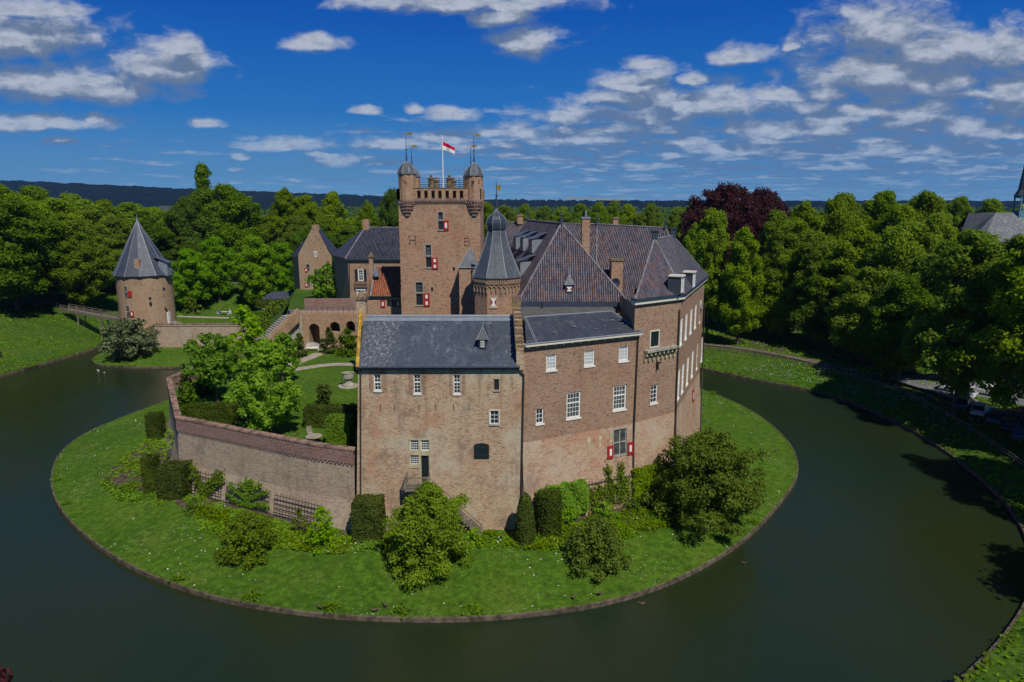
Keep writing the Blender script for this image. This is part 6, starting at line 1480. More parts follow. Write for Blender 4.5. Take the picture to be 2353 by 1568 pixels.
wall_plant('espalier', 'fan trained espalier on the second trellis', WR, [[(572, 1165), (568, 1102)], [(572, 1160), (545, 1150), (522, 1135)], [(572, 1162), (600, 1157), (620, 1165)], [(571, 1145), (550, 1130), (530, 1112)], [(571, 1145), (595, 1138), (615, 1130)], [(570, 1125), (590, 1120), (602, 1112)], [(570, 1122), (552, 1112)], [(569, 1110), (585, 1105)]], 'leaf_mid', r=.14, leaf=.17, per=120)
def trellis(W, x0, y0t, y0b, x1, y1t, y1b, label, bars=5):
    a, b = W.px(x0, y0t), W.px(x1, y1t); c, d = W.px(x0, y0b), W.px(x1, y1b); t = thing('trellis', label, 'trellis', tuple(W.pt(c[0], max(c[1], 1), .1)))
    zt = (a[1] + b[1]) / 2; zb = max((c[1] + d[1]) / 2, 1.35)
    mb = MB()
    for i in range(bars): z = zb + .2 + (zt - zb - .5) * i / (bars - 1); mb.bar(W.pt(a[0], z, .1), W.pt(b[0], z, .1), .05, .05)
    mb.build('rail', M['iron'], t); mb = MB(); n = int((b[0] - a[0]) / .36)
    for i in range(n + 1): u = a[0] + (b[0] - a[0]) * i / n; mb.tube(W.pt(u, zb, .14), W.pt(u, zt, .14), .02, n=5)
    mb.build('rods', M['iron'], t)
trellis(WR, 422, 1065, 1140, 512, 1095, 1180, 'iron trellis at the rampart corner behind the two armed espalier', 5); trellis(WR, 524, 1100, 1165, 622, 1128, 1205, 'iron trellis behind the fan trained espalier', 5); trellis(WR, 634, 1128, 1190, 741, 1158, 1225, 'bare iron trellis nearest the tan wing', 5)
def ivy(name, label, W, poly, mat, n, leaf=.2, bulge=.45):
    us = [W.px(*p) for p in poly]; us = [(u, max(z, 1.2)) for u, z in us]; a = np.array(us); rs = np.random.RandomState(int(poly[0][0])); Q = []
    while len(Q) < n:
        q = rs.uniform(a.min(0), a.max(0), (n * 2, 2)); j = rs.normal(0, .12, q.shape); q = q[inside(q + j, a)]; Q += q.tolist()
    Q = Q[:n]; w0 = W.pt(*a.mean(0)); g = Vector((w0.x, w0.y, 1.3)); t = thing(name, label, 'climber', tuple(g)); P = []
    for u, z in Q: P.append(tuple(W.pt(u, z, .08 + bulge * abs(math.sin(u * 1.7 + z)) * .5 + rs.uniform(0, bulge * .6)) - g))
    leaf_obj('foliage', np.array(P), np.tile(np.array(W.n) + (0, 0, .35), (len(P), 1)), leaf, M[mat], t, rs, jit=.5)
    mb = MB()
    for i in range(5): u = a[:, 0].min() + (a[:, 0].max() - a[:, 0].min()) * (i + .5) / 5; mb.tube(W.pt(u, 1.2, .1), W.pt(u + .2, a[:, 1].mean(), .1), .04, n=5)
    mb.build('stem', M['bark'], t)
ivy('ivy', 'dense bright ivy on the wall right of the yew pillar', WE, [(1228, 1128), (1262, 1112), (1300, 1105), (1335, 1098), (1346, 1120), (1345, 1150), (1345, 1172), (1310, 1180), (1290, 1182), (1228, 1165)], 'leaf_mid', 5200, .2, .6)
ivy('ivy', 'dense ivy around the downpipe, right of the bare espaliers', WE, [(1450, 1075), (1500, 1062), (1530, 1062), (1530, 1130), (1480, 1142), (1450, 1140)], 'leaf', 2600, .2, .5)
wall_plant('espalier', 'sparse vine with reddish shoots on the rods below the stone window', WE, [[(1360, 1175), (1358, 1120)], [(1372, 1170), (1375, 1115)], [(1390, 1165), (1400, 1110), (1393, 1070)], [(1405, 1160), (1408, 1110)], [(1425, 1155), (1425, 1095), (1424, 1062)], [(1440, 1150), (1438, 1098)], [(1355, 1140), (1385, 1130), (1440, 1112)]], 'leaf_olive', r=.24, leaf=.18, per=85)
trellis(WE, 1345, 1108, 1178, 1452, 1085, 1148, 'row of thin rods on the wall below the stone window', 3)

# ------------------------------------------------------------------ ground cover
def cover(name, poly, n, mat, size, hgt, zf=h_isl, seed=1, kind='stuff', clump=.45, up=1.2):
    a = np.array(poly); rs = np.random.RandomState(seed); Q = np.zeros((0, 2))
    while len(Q) < n: q = rs.uniform(a.min(0), a.max(0), (n * 3, 2)); q = q[inside(q, a)]; nz = np.array([noise.noise(Vector((x * clump, y * clump, seed))) for x, y in q]); Q = np.r_[Q, q[rs.uniform(-.3, .5, len(q)) < nz]]
    Q = Q[:n]; z = zf(Q); k = np.array([noise.noise(Vector((x * clump, y * clump, seed))) for x, y in Q]); P = np.c_[Q, z + rs.uniform(.02, 1, n) * hgt * np.clip(k + .45, .15, 1)]
    o = leaf_obj(name, P, np.tile((0, 0, up), (n, 1)), size, M[mat], None, rs, jit=.6); o['kind'] = kind; return o
bedL = [(-34, 65.5), (-29, 58.5), (-22, 55.2), (-15, 53.8), (-12, 54.5), (-8, 55.5), (-8, 57.5), (-14, 57.3), (-20, 58.8), (-27, 62.5), (-34, 66.3)]
bedC = [(-46, 76), (-45, 70), (-40.5, 65.5), (-35, 63.5), (-35, 67), (-39, 73), (-44, 83), (-46.5, 83)]
bedR = [(-4, 57.8), (-3, 55), (3, 54.3), (9, 56), (15, 59.5), (20, 63.5), (25, 69), (23.5, 78), (20, 71), (13, 63.2), (7, 60.2), (1, 57.6)]
M['flower'] = plain('white blossoms', (.62, .64, .56), .8, .1, var=.05)
cover('ground_cover', bedL, 9000, 'leaf_mid', .17, .45, seed=3); cover('ground_cover', bedL, 5000, 'leaf', .2, .6, seed=4); cover('ground_cover', bedL, 2500, 'leaf_bright', .17, .5, seed=5)
cover('ground_cover', bedC, 3500, 'leaf_mid', .2, .5, seed=6); cover('ground_cover', bedC, 1500, 'leaf_bright', .18, .4, seed=7)
cover('ground_cover', bedR, 8000, 'leaf_mid', .17, .45, seed=8); cover('ground_cover', bedR, 5000, 'leaf', .2, .6, seed=9); cover('ground_cover', bedR, 2500, 'leaf_bright', .17, .4, seed=10)
cover('white_flowers', ISL, 3600, 'flower', .11, .12, seed=11, clump=.16); cover('white_flowers', bedR, 260, 'flower', .12, .5, seed=12); cover('white_flowers', bedL, 200, 'flower', .12, .5, seed=13)
cover('grass', [p for p in ISL], 26000, 'leaf_mid', .10, .06, seed=14, clump=.15, up=.6)
def ring_pts(poly, d0, d1, n, seed, cond=None):
    rs = np.random.RandomState(seed); a = np.array(poly); out = np.zeros((0, 2)); lo, hi = a.min(0) - d1, a.max(0) + d1
    while len(out) < n:
        q = rs.uniform(lo, hi, (n * 6, 2)); q = q[~inside(q, a)]
        if cond is not None: q = q[cond(q)]
        q = q[(seg_dist(q, a) > d0) & (seg_dist(q, a) < d1)]; out = np.r_[out, q]
    return out[:n], rs
q, rs = ring_pts(OUTa, .3, 24, 42000, 21, lambda q: q[:, 1] > 28); k = np.array([noise.noise(Vector((x * .12, y * .12, 3))) for x, y in q]); keep = rs.uniform(-.5, .4, len(q)) < k; q = q[keep]; kk = k[keep]
o = leaf_obj('grass', np.c_[q, h_out(q) + rs.uniform(.0, .45, len(q)) * np.clip(kk + .6, .2, 1)], np.tile((0, 0, .8), (len(q), 1)), .30, M['leaf_mid'], None, rs, jit=.8); o['kind'] = 'stuff'
q, rs = ring_pts(OUTa, 2, 12, 1500, 22, lambda q: (q[:, 0] > 36) & (q[:, 0] < 66) & (q[:, 1] > 88) & (q[:, 1] < 122)); k = np.array([noise.noise(Vector((x * .3, y * .3, 9))) for x, y in q]); q = q[k > -.02]
o = leaf_obj('cow_parsley', np.c_[q, h_out(q) + rs.uniform(.35, .7, len(q))], np.tile((0, 0, 1.5), (len(q), 1)), .16, M['flower'], None, rs, jit=.3); o['kind'] = 'stuff'
# rough plants along the water line
q, rs = ring_pts(OUTa, .0, .9, 5200, 23, lambda q: q[:, 1] > 30); k = np.array([noise.noise(Vector((x * .4, y * .4, 5))) for x, y in q]); q = q[k > -.1]
o = leaf_obj('bank_plants', np.c_[q, .42 + rs.uniform(0, .35, len(q))], np.tile((0, 0, .8), (len(q), 1)), .26, M['leaf'], None, rs, jit=.8); o['kind'] = 'stuff'
rs = np.random.RandomState(24); a = ISLa; ctr = np.array([[x, y] for x, y in ISL[::4]]); P = []
for c in ctr[rs.uniform(0, 1, len(ctr)) < .5]:
    m = rs.randint(25, 90); p = c + rs.normal(0, .35, (m, 2)); v = np.array([-12, 95]) - c; v = v / np.hypot(*v); p += v * .55; P.append(np.c_[p, .5 + np.abs(rs.normal(0, .2, m))])
P = np.concatenate(P); o = leaf_obj('bank_plants', P, np.tile((0, 0, .8), (len(P), 1)), .18, M['leaf'], None, rs, jit=.8); o['kind'] = 'stuff'
# ------------------------------------------------------------------ distance: woods, ridge, houses, church, crane
def far_woods():
    rs = np.random.RandomState(9)
    def band(name, n, y0, y1, hr, leaf, mat, seed, per=46, spread=.80, cond=None):
        rs = np.random.RandomState(seed); y = rs.uniform(y0, y1, n); x = rs.uniform(-spread, spread, n) * y; k = np.array([noise.noise(Vector((a * .006, b * .006, seed))) for a, b in zip(x, y)])
        ok = k > -.12
        if cond is not None: ok &= cond(x, y)
        x, y = x[ok], y[ok]; h = rs.uniform(*hr, len(x)); P, N = [], []
        for X, Y, h_ in zip(x, y, h):
            m = per; d = rs.normal(0, 1, (m, 3)); d /= np.linalg.norm(d, axis=1)[:, None]; d[:, 2] = np.abs(d[:, 2]) * 1.0 - .25
            r = h_ * .42; s = d * r * rs.uniform(.75, 1.08, m)[:, None]; P.append(s * (1, 1, .95) + (X, Y, 3 + h_ * .55)); N.append(d)
        P = np.concatenate(P); o = leaf_obj(name, P, np.concatenate(N), leaf, M[mat], None, rs, jit=.35); o['kind'] = 'stuff'; return o
    band('distant_wood', 900, 300, 620, (14, 20), 2.3, 'leaf', 41, 60, cond=lambda x, y: ~((np.abs(x / y + .21) < .05) & (y < 500)))
    band('distant_wood', 900, 600, 1100, (13, 19), 3.2, 'leaf_dark', 42, 36); band('distant_wood', 500, 420, 1000, (11, 16), 2.6, 'leaf_mid', 43, 36)
    band('distant_wood', 1500, 1100, 2300, (14, 20), 5.0, 'leaf_dark', 44, 26)
    band('distant_wood', 420, 210, 330, (16, 24), 1.5, 'leaf', 45, 110, cond=lambda x, y: (x / y < -.36) | (x / y > .26))
far_woods()
def ridge():
    rs = np.random.RandomState(4); m = plain('pine forest on the ridge', (.006, .012, .010), .95, .1, var=.35)
    for nm, y0, ctrl, dep in (('forest_ridge', 2700, [(-1.2, 396), (-.75, 414), (-.62, 424), (-.5, 433), (-.36, 441), (-.25, 447), (-.12, 455), (.05, 459), (.3, 462), (.5, 462), (.8, 463), (1.2, 460)], 900),):
        xs = np.arange(-1.15, 1.15, .0016); tops = np.interp(xs, [c[0] for c in ctrl], [c[1] for c in ctrl]); V, F = [], []; rows = 9; sp = rs.uniform(0, 1, (rows, len(xs))) ** 2
        for r in range(rows):
            Y = y0 + dep * (r / (rows - 1) - 1) * .0 + dep * r / (rows - 1) - dep * .5
            for i, x in enumerate(xs):
                zt = H + (465 - tops[i]) / FOC * y0; base = 6.0; k = (r / (rows - 1)) ** .8; z = base + (zt - base) * min(1, k * 1.15) * 1.0
                z += 9.0 * sp[r, i] + 6 * noise.noise(Vector((x * 60, r * .7, 0))) - (5 if r < rows - 1 else 0) * 0
                V.append((x * y0 * (Y / y0) ** .2, Y, max(z - 6, 0) if r else 0))
        n = len(xs)
        for r in range(rows - 1):
            for i in range(n - 1): F.append((r * n + i, r * n + i + 1, (r + 1) * n + i + 1, (r + 1) * n + i))
        me = bpy.data.meshes.new(nm); me.from_pydata(V, [], F); me.materials.append(m); o = bpy.data.objects.new(nm, me); C.objects.link(o); o['kind'] = 'structure'
ridge()
M['render'] = plain('pale rendered wall', (.5, .46, .40), .8, .2, var=.08)
def house(label, px, py, yy, w, d, hw, hr, wall, roof, rot=0.0, name='house'):
    p = D(px, py, yy); zb = p.z - hw - hr; zb = min(zb, hz(p.x, p.y)) ; c = (p.x, p.y); t = thing(name, label, 'house', (p.x, p.y, zb)); zE = p.z - hr
    ca, sa = math.cos(rot), math.sin(rot); T_ = lambda x, y, z: Vector((c[0] + x * ca - y * sa, c[1] + x * sa + y * ca, z))
    A_, B_ = T_(-w / 2, -d / 2, 0), T_(w / 2, -d / 2, 0); E_, F_ = T_(w / 2, d / 2, 0), T_(-w / 2, d / 2, 0); Wf = Wall((A_.x, A_.y), (B_.x, B_.y))
    n = max(2, int(w / 3))
    for i in range(n): u = Wf.L * (i + .5) / n; window(t, Wf, (u - .5, u + .5, zE - 1.9, zE - .6), 2, 2, 'white', 'glass', fw=.12, depth=.1)
    mb = MB(); Wf.panel(mb, zb, zE)
    for a, b in ((B_, E_), (E_, F_), (F_, A_)): Wall((a.x, a.y), (b.x, b.y)).panel(mb, zb, zE)
    mb.poly([T_(w / 2, -d / 2, zE), T_(w / 2, d / 2, zE), T_(w / 2, 0, p.z - .1)]); mb.poly([T_(-w / 2, d / 2, zE), T_(-w / 2, -d / 2, zE), T_(-w / 2, 0, p.z - .1)]); mb.build('wall', M[wall], t)
    o = .5; mb = MB(); mb.poly([T_(-w / 2 - o, -d / 2 - o, zE - .3), T_(w / 2 + o, -d / 2 - o, zE - .3), T_(w / 2 + o, 0, p.z), T_(-w / 2 - o, 0, p.z)]); mb.poly([T_(w / 2 + o, d / 2 + o, zE - .3), T_(-w / 2 - o, d / 2 + o, zE - .3), T_(-w / 2 - o, 0, p.z), T_(w / 2 + o, 0, p.z)]); r = mb.build('roof', M[roof], t)
    mb = MB(); q = T_(w * .25, 0, p.z + .3); mb.box(q, (.8, .8, 1.6)); mb.build('chimney', M['brick_tower'], r); return t
house('house with grey roof glimpsed between trees right of the tallest tree', 590, 508, 330, 14, 9, 4, 4.5, 'render', 'slate', .3)
house('second small grey roofed house near the tallest tree', 566, 520, 315, 9, 8, 3.5, 3.5, 'brick_east', 'slate_dark', -.4)
house('red roofed house glimpsed beyond the row of round trees', 1482, 496, 420, 12, 9, 4, 4, 'render', 'tiles_red', .2)
house('brick house with orange roof seen through the right wood', 1872, 672, 165, 14, 9, 4, 4.5, 'brick_east', 'tiles_red', .5)
house('red roofed brick house in the wood above the car park', 2240, 750, 135, 14, 9, 4, 4.5, 'brick_east', 'tiles_red', .4)
house('pale farmhouse far away by the open field', 905, 500, 420, 16, 9, 4, 4.5, 'render', 'tiles_grey', .1)
house('distant house with dark roof left of the gatehouse trees', 395, 473, 520, 16, 10, 4, 5, 'render', 'slate_dark', .1)
mb = MB(); mb.box((-352, 1620, 3.2), (260, 160, .6)); o = mb.build('ploughed_field', M['gravel']); o['kind'] = 'structure'
def church():
    y = 190.0; p0, p1, p2 = D(2226, 490, y + 4), D(2288, 489, y), D(2353 + 60, 489, y)
    t = thing('church', 'slate roofed church with blue belfry and sharp spire at the right picture edge', 'church', tuple(D(2300, 560, y)))
    zb = 3.0; zE = D(2300, 556, y - 6).z; zr = p1.z
    mb = MB(); mb.box(((p0.x + p2.x) / 2, y + 2, (zb + zE) / 2), (p2.x - p0.x + 4, 12, zE - zb)); mb.build('wall', M['brick_east'], t)
    e0, e1, e2, e3 = D(2200, 553, y - 1), D(2226, 556, y - 7), D(2258, 560, y - 8), D(2425, 560, y - 8)
    for q in (e0, e1, e2, e3): q.z = zE
    mb = MB(); mb.poly([e0, e1, p1, p0]); mb.build('roof', M['slate_dark'], t)
    mb = MB(); mb.poly([e1, e2, p1]); mb.poly([e2, e3, p2, p1]); mb.build('roof', M['slate_light'], t)
    mb = MB(); mb.poly([p0, p1, p2, p2 + Vector((0, 9, -8)), p0 + Vector((0, 9, -8))]); mb.build('roof', M['slate_dark'], t)
    for x, yb in ((2222, 545), (2241, 548)):
        q = D(x, yb, y - 6.5); mb = MB(); mb.box(q + Vector((0, .3, .6)), (1.5, 2.4, 1.8)); d = mb.build('dormer', M['white'], t); mb = MB(); mb.box(q + Vector((0, .1, 1.65)), (1.9, 2.8, .35)); mb.build('dormer_roof', M['slate_light'], d); mb = MB(); mb.box(q + Vector((0, -.93, .55)), (.9, .06, 1.2)); mb.build('pane', M['glass'], d)
    c = D(2347, 480, y); k = S(2347, 480, y); w = 12 * k; z0, z1, z2 = D(2347, 486, y).z, D(2347, 455, y).z, D(2347, 440, y).z; mat = plain('blue painted belfry', (.10, .22, .28), .6, .3)
    mb = MB(); mb.box((c.x, y, z0 - 1.2), (2 * w, 2 * w, 2.6))
    for sx_ in (-1, 1):
        for sy_ in (-1, 1): mb.box((c.x + sx_ * w * .88, y + sy_ * w * .88, (z0 + z1) / 2), (w * .22, w * .22, z1 - z0))
    mb.box((c.x, y, z1 + .3), (2.1 * w, 2.1 * w, .7)); mb.box((c.x, y, z0 + (z1 - z0) * .25), (1.8 * w, 1.8 * w, .25)); b = mb.build('belfry', mat, t)
    mb = MB(); mb.lathe(c.x, y, [(w * .5, z0 + 1.2), (w * .36, z0 + 2.2), (.05, z0 + 2.9)], 10); mb.build('bell', M['gold'], b)
    zt = D(2353 + 10, 300, y).z; mb = MB(); mb.lathe(c.x, y, [(w * 1.55, z1 + .6), (w * 1.0, z2 + .4), (.05, zt)], 8, a0=math.pi / 8); mb.build('spire', M['slate_dark'], t)
    for s_ in (-1, 1): 
        mb = MB(); mb.poly([(c.x + s_ * 0 - w * .8, y - w * 1.25, z1 + .65), (c.x + w * .8, y - w * 1.25, z1 + .65), (c.x, y - w * .6, z2 + 1.4)]); 
    mb.build('spire_gable', M['slate_light'], t)
church()
def crane():
    y = 900.0; a, b, c = D(1300, 456, y), D(1425, 461.5, y), D(1437, 449, y); mat = plain('yellow crane paint', (.40, .30, .10), .6, .3)
    t = thing('tower_crane', 'distant yellow crane with long jib on the horizon behind the castle roofs', 'crane', (b.x, y, 3)); k = S(1400, 460, y)
    mb = MB(); mb.bar(a, b, .5, .6); n = 30
    for i in range(n): p, q = a.lerp(b, i / n), a.lerp(b, (i + 1) / n); u = Vector((0, 0, 2.2)); mb.bar(p, q + u, .25); mb.bar(q + u, q, .25)
    mb.bar(a + Vector((0, 0, 2.2)), b + Vector((0, 0, 2.2)), .3); mb.build('jib', mat, t)
    mb = MB(); mb.bar(b, c, .8); mb.build('counter_jib', mat, t); mb = MB(); mb.bar(Vector((b.x, y, 3)), b, 1.6); mb.build('mast', M['iron'], t)
crane()

# ------------------------------------------------------------------ paths, fences, footbridge
def path(name, pts, w, mat, z, dz=.012):
    P = chaikin(pts, 2, closed=False); mb = MB()
    for a, b in zip(P, P[1:]):
        pass
    V = [Vector((x, y)) for x, y in P]; L, Rr = [], []
    for i, v in enumerate(V):
        d = (V[min(i + 1, len(V) - 1)] - V[max(i - 1, 0)]).normalized(); n = Vector((d.y, -d.x)); L.append(v - n * w / 2); Rr.append(v + n * w / 2)
    zz = (lambda p: z + dz) if not callable(z) else (lambda p: z(p.x, p.y) + dz)
    for i in range(len(V) - 1): mb.poly([(Rr[i].x, Rr[i].y, zz(Rr[i])), (Rr[i + 1].x, Rr[i + 1].y, zz(Rr[i + 1])), (L[i + 1].x, L[i + 1].y, zz(L[i + 1])), (L[i].x, L[i].y, zz(L[i]))][::-1])
    o = mb.build(name, M[mat], None); o['kind'] = 'structure'; return o
gt = lambda x, y, z=T: tuple(G(x, y, z)[:2])
path('path', [gt(820, 838), gt(760, 837), gt(700, 846), gt(662, 852), gt(620, 868)], 1.8, 'gravel', T)
path('path', [gt(735, 812), gt(722, 818), gt(690, 830), gt(668, 840), gt(640, 850)], 2.0, 'gravel', T, .016)
path('path', [(-80, 153), (-66, 150), (-56, 149), (-48, 151)], 1.8, 'gravel', 5.8)
# path and dirt strip along the right wood
rp = [(36, 150), (43, 142.5), (52, 133), (61, 121), (66.5, 108), (68, 95)]
path('path', rp, 9.0, 'soil', lambda x, y: hz(x, y), .10)
path('path', [(37, 141), (45, 133.5), (53, 124.5), (60, 115)], 1.6, 'dirt', lambda x, y: hz(x, y), .14)
pk = [(64, 112), (66.5, 104), (68.5, 92), (69, 80), (66, 68), (61, 58)]
path('car_park', [(q[0] + 6, q[1]) for q in pk], 17.0, 'asphalt', 2.55, .0)
def fence(label, pts, z, h=1.1, step=2.6, rails=2, pales=False, mat='wood'):
    p0 = pts[0]; zz = (lambda x, y: hz(x, y)) if z is None else (lambda x, y: z); t = thing('fence', label, 'fence', (p0[0], p0[1], zz(*p0)))
    P = chaikin(pts, 2, closed=False); L = [0.0]
    for a, b in zip(P, P[1:]): L.append(L[-1] + math.hypot(b[0] - a[0], b[1] - a[1]))
    f = lambda s: (float(np.interp(s, L, [p[0] for p in P])), float(np.interp(s, L, [p[1] for p in P]))); n = int(L[-1] / step); Q = []
    for i in range(n + 1): x, y = f(L[-1] * i / n); g = zz(x, y); Q.append(Vector((x, y, g))); mb = MB(); mb.box((x, y, g + h / 2), (.13, .13, h + .1)); mb.build('post', M[mat], t)
    for r in range(rails):
        mb = MB(); k = h * (.9 - .4 * r)
        for a, b in zip(Q, Q[1:]): mb.bar(a + Vector((0, 0, k)), b + Vector((0, 0, k)), .05, .1)
        mb.build('rail', M[mat], t)
    if pales:
        mb = MB()
        for i in range(int(L[-1] / .28)): x, y = f(.28 * i); g = zz(x, y); mb.box((x, y, g + h * .42), (.05, .03, h * .8))
        mb.build('pales', M[mat], t)
    return t
fence('low paled wooden fence between right bank meadow and wood', [(36.5, 138), (42, 133), (48, 127), (54, 119), (58.5, 111), (61, 103)], None, 1.0, 3.4, 2, True)
fence('low fence along the car park in front of the parked cars', [(61, 103), (61.5, 95), (61, 86), (59.5, 77), (57.5, 69), (54, 61)], None, .9, 2.6, 2, False)
fence('wooden fence on the left bank leading to the footbridge', [(-138, 176), (-126, 171), (-115, 166), (-106.5, 161)], None, 1.2, 2.6, 3, False)
fence('long field fence on the grass slope behind the gatehouse', [(-95, 196), (-70, 200), (-50, 200), (-35, 198)], None, 1.1, 3.0, 2, False)
def bridge():
    a = Vector((-105.8, 160.0, 6.2)); b = Vector((-82.6, 146.0, 5.7)); t = thing('footbridge', 'narrow wooden footbridge from the left bank to the round tower', 'bridge', tuple(a)); d = (b - a).normalized(); n = Vector((d.y, -d.x, 0)).normalized()
    mb = MB(); m_ = 50
    for i in range(m_): p = a.lerp(b, (i + .5) / m_); mb.box(p, ((b - a).length / m_ * .85, 1.8, .07), (d, n, Vector((0, 0, 1))))
    mb.build('deck', M['wood'], t)
    for s in (-1, 1):
        mb = MB(); mb.bar(a + n * s * .8 + Vector((0, 0, -.2)), b + n * s * .8 + Vector((0, 0, -.2)), .18, .3); mb.build('beam', M['wood'], t)
        mb = MB()
        for h in (.35, .7, 1.1): mb.bar(a + n * s * .9 + Vector((0, 0, h)), b + n * s * .9 + Vector((0, 0, h)), .05, .1)
        for i in range(9): p = a.lerp(b, i / 8) + n * s * .9; mb.box(p + Vector((0, 0, .45)), (.11, .11, 1.4))
        mb.build('railing', M['wood'], t)
    for k in (.25, .6):
        mb = MB(); p = a.lerp(b, k)
        for s in (-1, 1): mb.bar(Vector((p.x, p.y, -1)) + n * s * .8, p + n * s * .8, .22)
        mb.bar(Vector((p.x, p.y, 2)) - n * .8, p + n * .8 - Vector((0, 0, .6)), .14); mb.build('trestle', M['wood'], t)
bridge()
put('c1', (-20.6, 23.5, -8.9), 21, 9, 1.0, 'tip of a dark purple tree just showing at the bottom left corner')
def shed():
    y = 158.0; a, b = D(596, 688, y), D(672, 688, y); zE = D(640, 690, y).z; zr = D(640, 671, y + 2).z
    t = thing('shed', 'low garden shed with grey pitched roof left of the gatehouse', 'shed', ((a.x + b.x) / 2, y, zE - 2.2)); mb = MB(); W = Wall((a.x + .4, y), (b.x - .2, y)); W.panel(mb, zE - 2.4, zE); mb.build('wall', M['wood'], t)
    mb = MB(); mb.poly([(a.x, y - .4, zE - .1), (b.x, y - .4, zE + .5), (b.x - .6, y + 2, zr + .2), (a.x + 2.2, y + 2, zr)]); mb.poly([(a.x, y - .4, zE - .1), (a.x + 2.2, y + 2, zr), (a.x + 1, y + 4, zE)]); mb.build('roof', M['slate_dark'], t)
    topiary('hedge', 'dark hedge below the garden shed', 632, 705, 690, 92, 7.6, 1.2, mat='yew', leaf=.3, dens=22)
shed()

# ------------------------------------------------------------------ garden furniture, urn, people
def furniture():
    x, y, _ = at(722, 1018, T); t = thing('garden_table', 'round weathered wooden garden table on the terrace beside the pale hedge', 'table', (x, y, T))
    mb = MB(); mb.lathe(x, y, [(.05, T + .68), (.82, T + .69), (.82, T + .74)], 22); mb.build('table_top', M['wood_pale'], t)
    for k in range(4):
        a = .6 + k * math.pi / 2; mb = MB(); mb.bar((x + .5 * math.cos(a), y + .5 * math.sin(a), T), (x + .4 * math.cos(a), y + .4 * math.sin(a), T + .69), .07); mb.build('leg', M['wood_pale'], t)
    def chair(cx, cy, rot, label):
        t = thing('garden_chair', label, 'chair', (cx, cy, T)); ex = Vector((math.cos(rot), math.sin(rot), 0)); ey = Vector((-ex.y, ex.x, 0)); o = Vector((cx, cy, T)); ax = (ex, ey, Vector((0, 0, 1)))
        mb = MB()
        for k in range(5): mb.box(o + ey * (-.2 + .1 * k) + Vector((0, 0, .44)), (.5, .085, .03), ax)
        mb.build('seat', M['wood_pale'], t); mb = MB()
        for k in range(6): mb.bar(o + ex * (-.22 + .088 * k) + ey * .24 + Vector((0, 0, .46)), o + ex * (-.22 + .088 * k) + ey * .36 + Vector((0, 0, 1.0)), .05, .02)
        mb.bar(o + ex * -.26 + ey * .36 + Vector((0, 0, 1.0)), o + ex * .26 + ey * .36 + Vector((0, 0, 1.0)), .05); mb.build('backrest', M['wood_pale'], t)
        for sx_ in (-1, 1):
            for sy_ in (-1, 1): mb = MB(); mb.box(o + ex * .23 * sx_ + ey * .21 * sy_ + Vector((0, 0, .22)), (.05, .05, .44), ax); mb.build('leg', M['wood_pale'], t)
    cx, cy, _ = at(711, 1006, T); chair(cx, cy + .25, .5, 'slatted wooden garden chair behind the round table'); chair(x + 1.2, y + .1, -1.3, 'slatted wooden garden chair right of the round table')
    x, y, _ = at(801, 888, T); t = thing('urn', 'stone garden urn on a round base on the lawn', 'urn', (x, y, T)); mb = MB(); mb.lathe(x, y, [(1.35, T), (1.35, T + .1), (.0, T + .11)], 24); mb.build('base', M['stone_grey'], t)
    mb = MB(); mb.lathe(x, y, [(.8, T + .1), (.78, T + .3), (.5, T + .45), (.42, T + .75), (.5, T + .95), (.72, T + 1.15), (.74, T + 1.75), (.82, T + 1.85), (.66, T + 1.86), (.6, T + 1.4)], 20, caps=False); mb.build('vessel', M['stone_grey'], t)
    x, y, _ = at(718, 806, T); t = thing('garden_bench', 'white garden bench with curved back in front of the arcade', 'bench', (x, y, T)); mb = MB(); mb.box((x, y, T + .45), (2.2, .6, .08)); mb.build('seat', M['white'], t); mb = MB()
    for k in range(14):
        u = -1.0 + 2.0 * k / 13; mb.bar((x + u, y + .28, T + .45), (x + u, y + .36, T + 1.0 + .35 * math.cos(u * 1.4)), .06, .03)
    mb.build('backrest', M['white'], t)
    for s in (-1, 1): mb = MB(); mb.box((x + s, y, T + .22), (.08, .55, .44)); mb.box((x + s, y, T + .7), (.08, .55, .05)); mb.build('leg', M['white'], t)
M['wood_pale'] = plain('silvered teak', (.33, .29, .23), .85, .15, var=.15)
furniture()
for i, (x_, y_, h_, w_, m_, l_) in enumerate(((-41.5, 113, 3.2, 5, 'leaf_olive', 'tangled shrub on the bank directly above the stair parapet'), (-45, 121, 2.6, 4.5, 'leaf_olive', 'olive shrub on the bank left of the stair'), (-48.5, 131, 2.2, 4, 'leaf_dark', 'dark shrub on the bank below the hedge'), (-50, 141, 2.4, 4, 'leaf_olive', 'shrub on the bank at the foot of the gatehouse'), (-59, 150, 2.6, 2.8, 'leaf', 'round green bush near the picnic table'), (-52.5, 152, 3.4, 3.4, 'leaf_dark', 'dark upright bush right of the picnic table'), (-73, 154, 4.0, 4.5, 'leaf_olive', 'thin grey green tree right of the round tower'))):
    shrub('shrub', 'shrub', l_, (x_, y_, 5.9 if i > 3 else 8.2), h_, w_, m_, leaf=.4, ncl=50, per=70, seed=90 + i, gaps=.1)
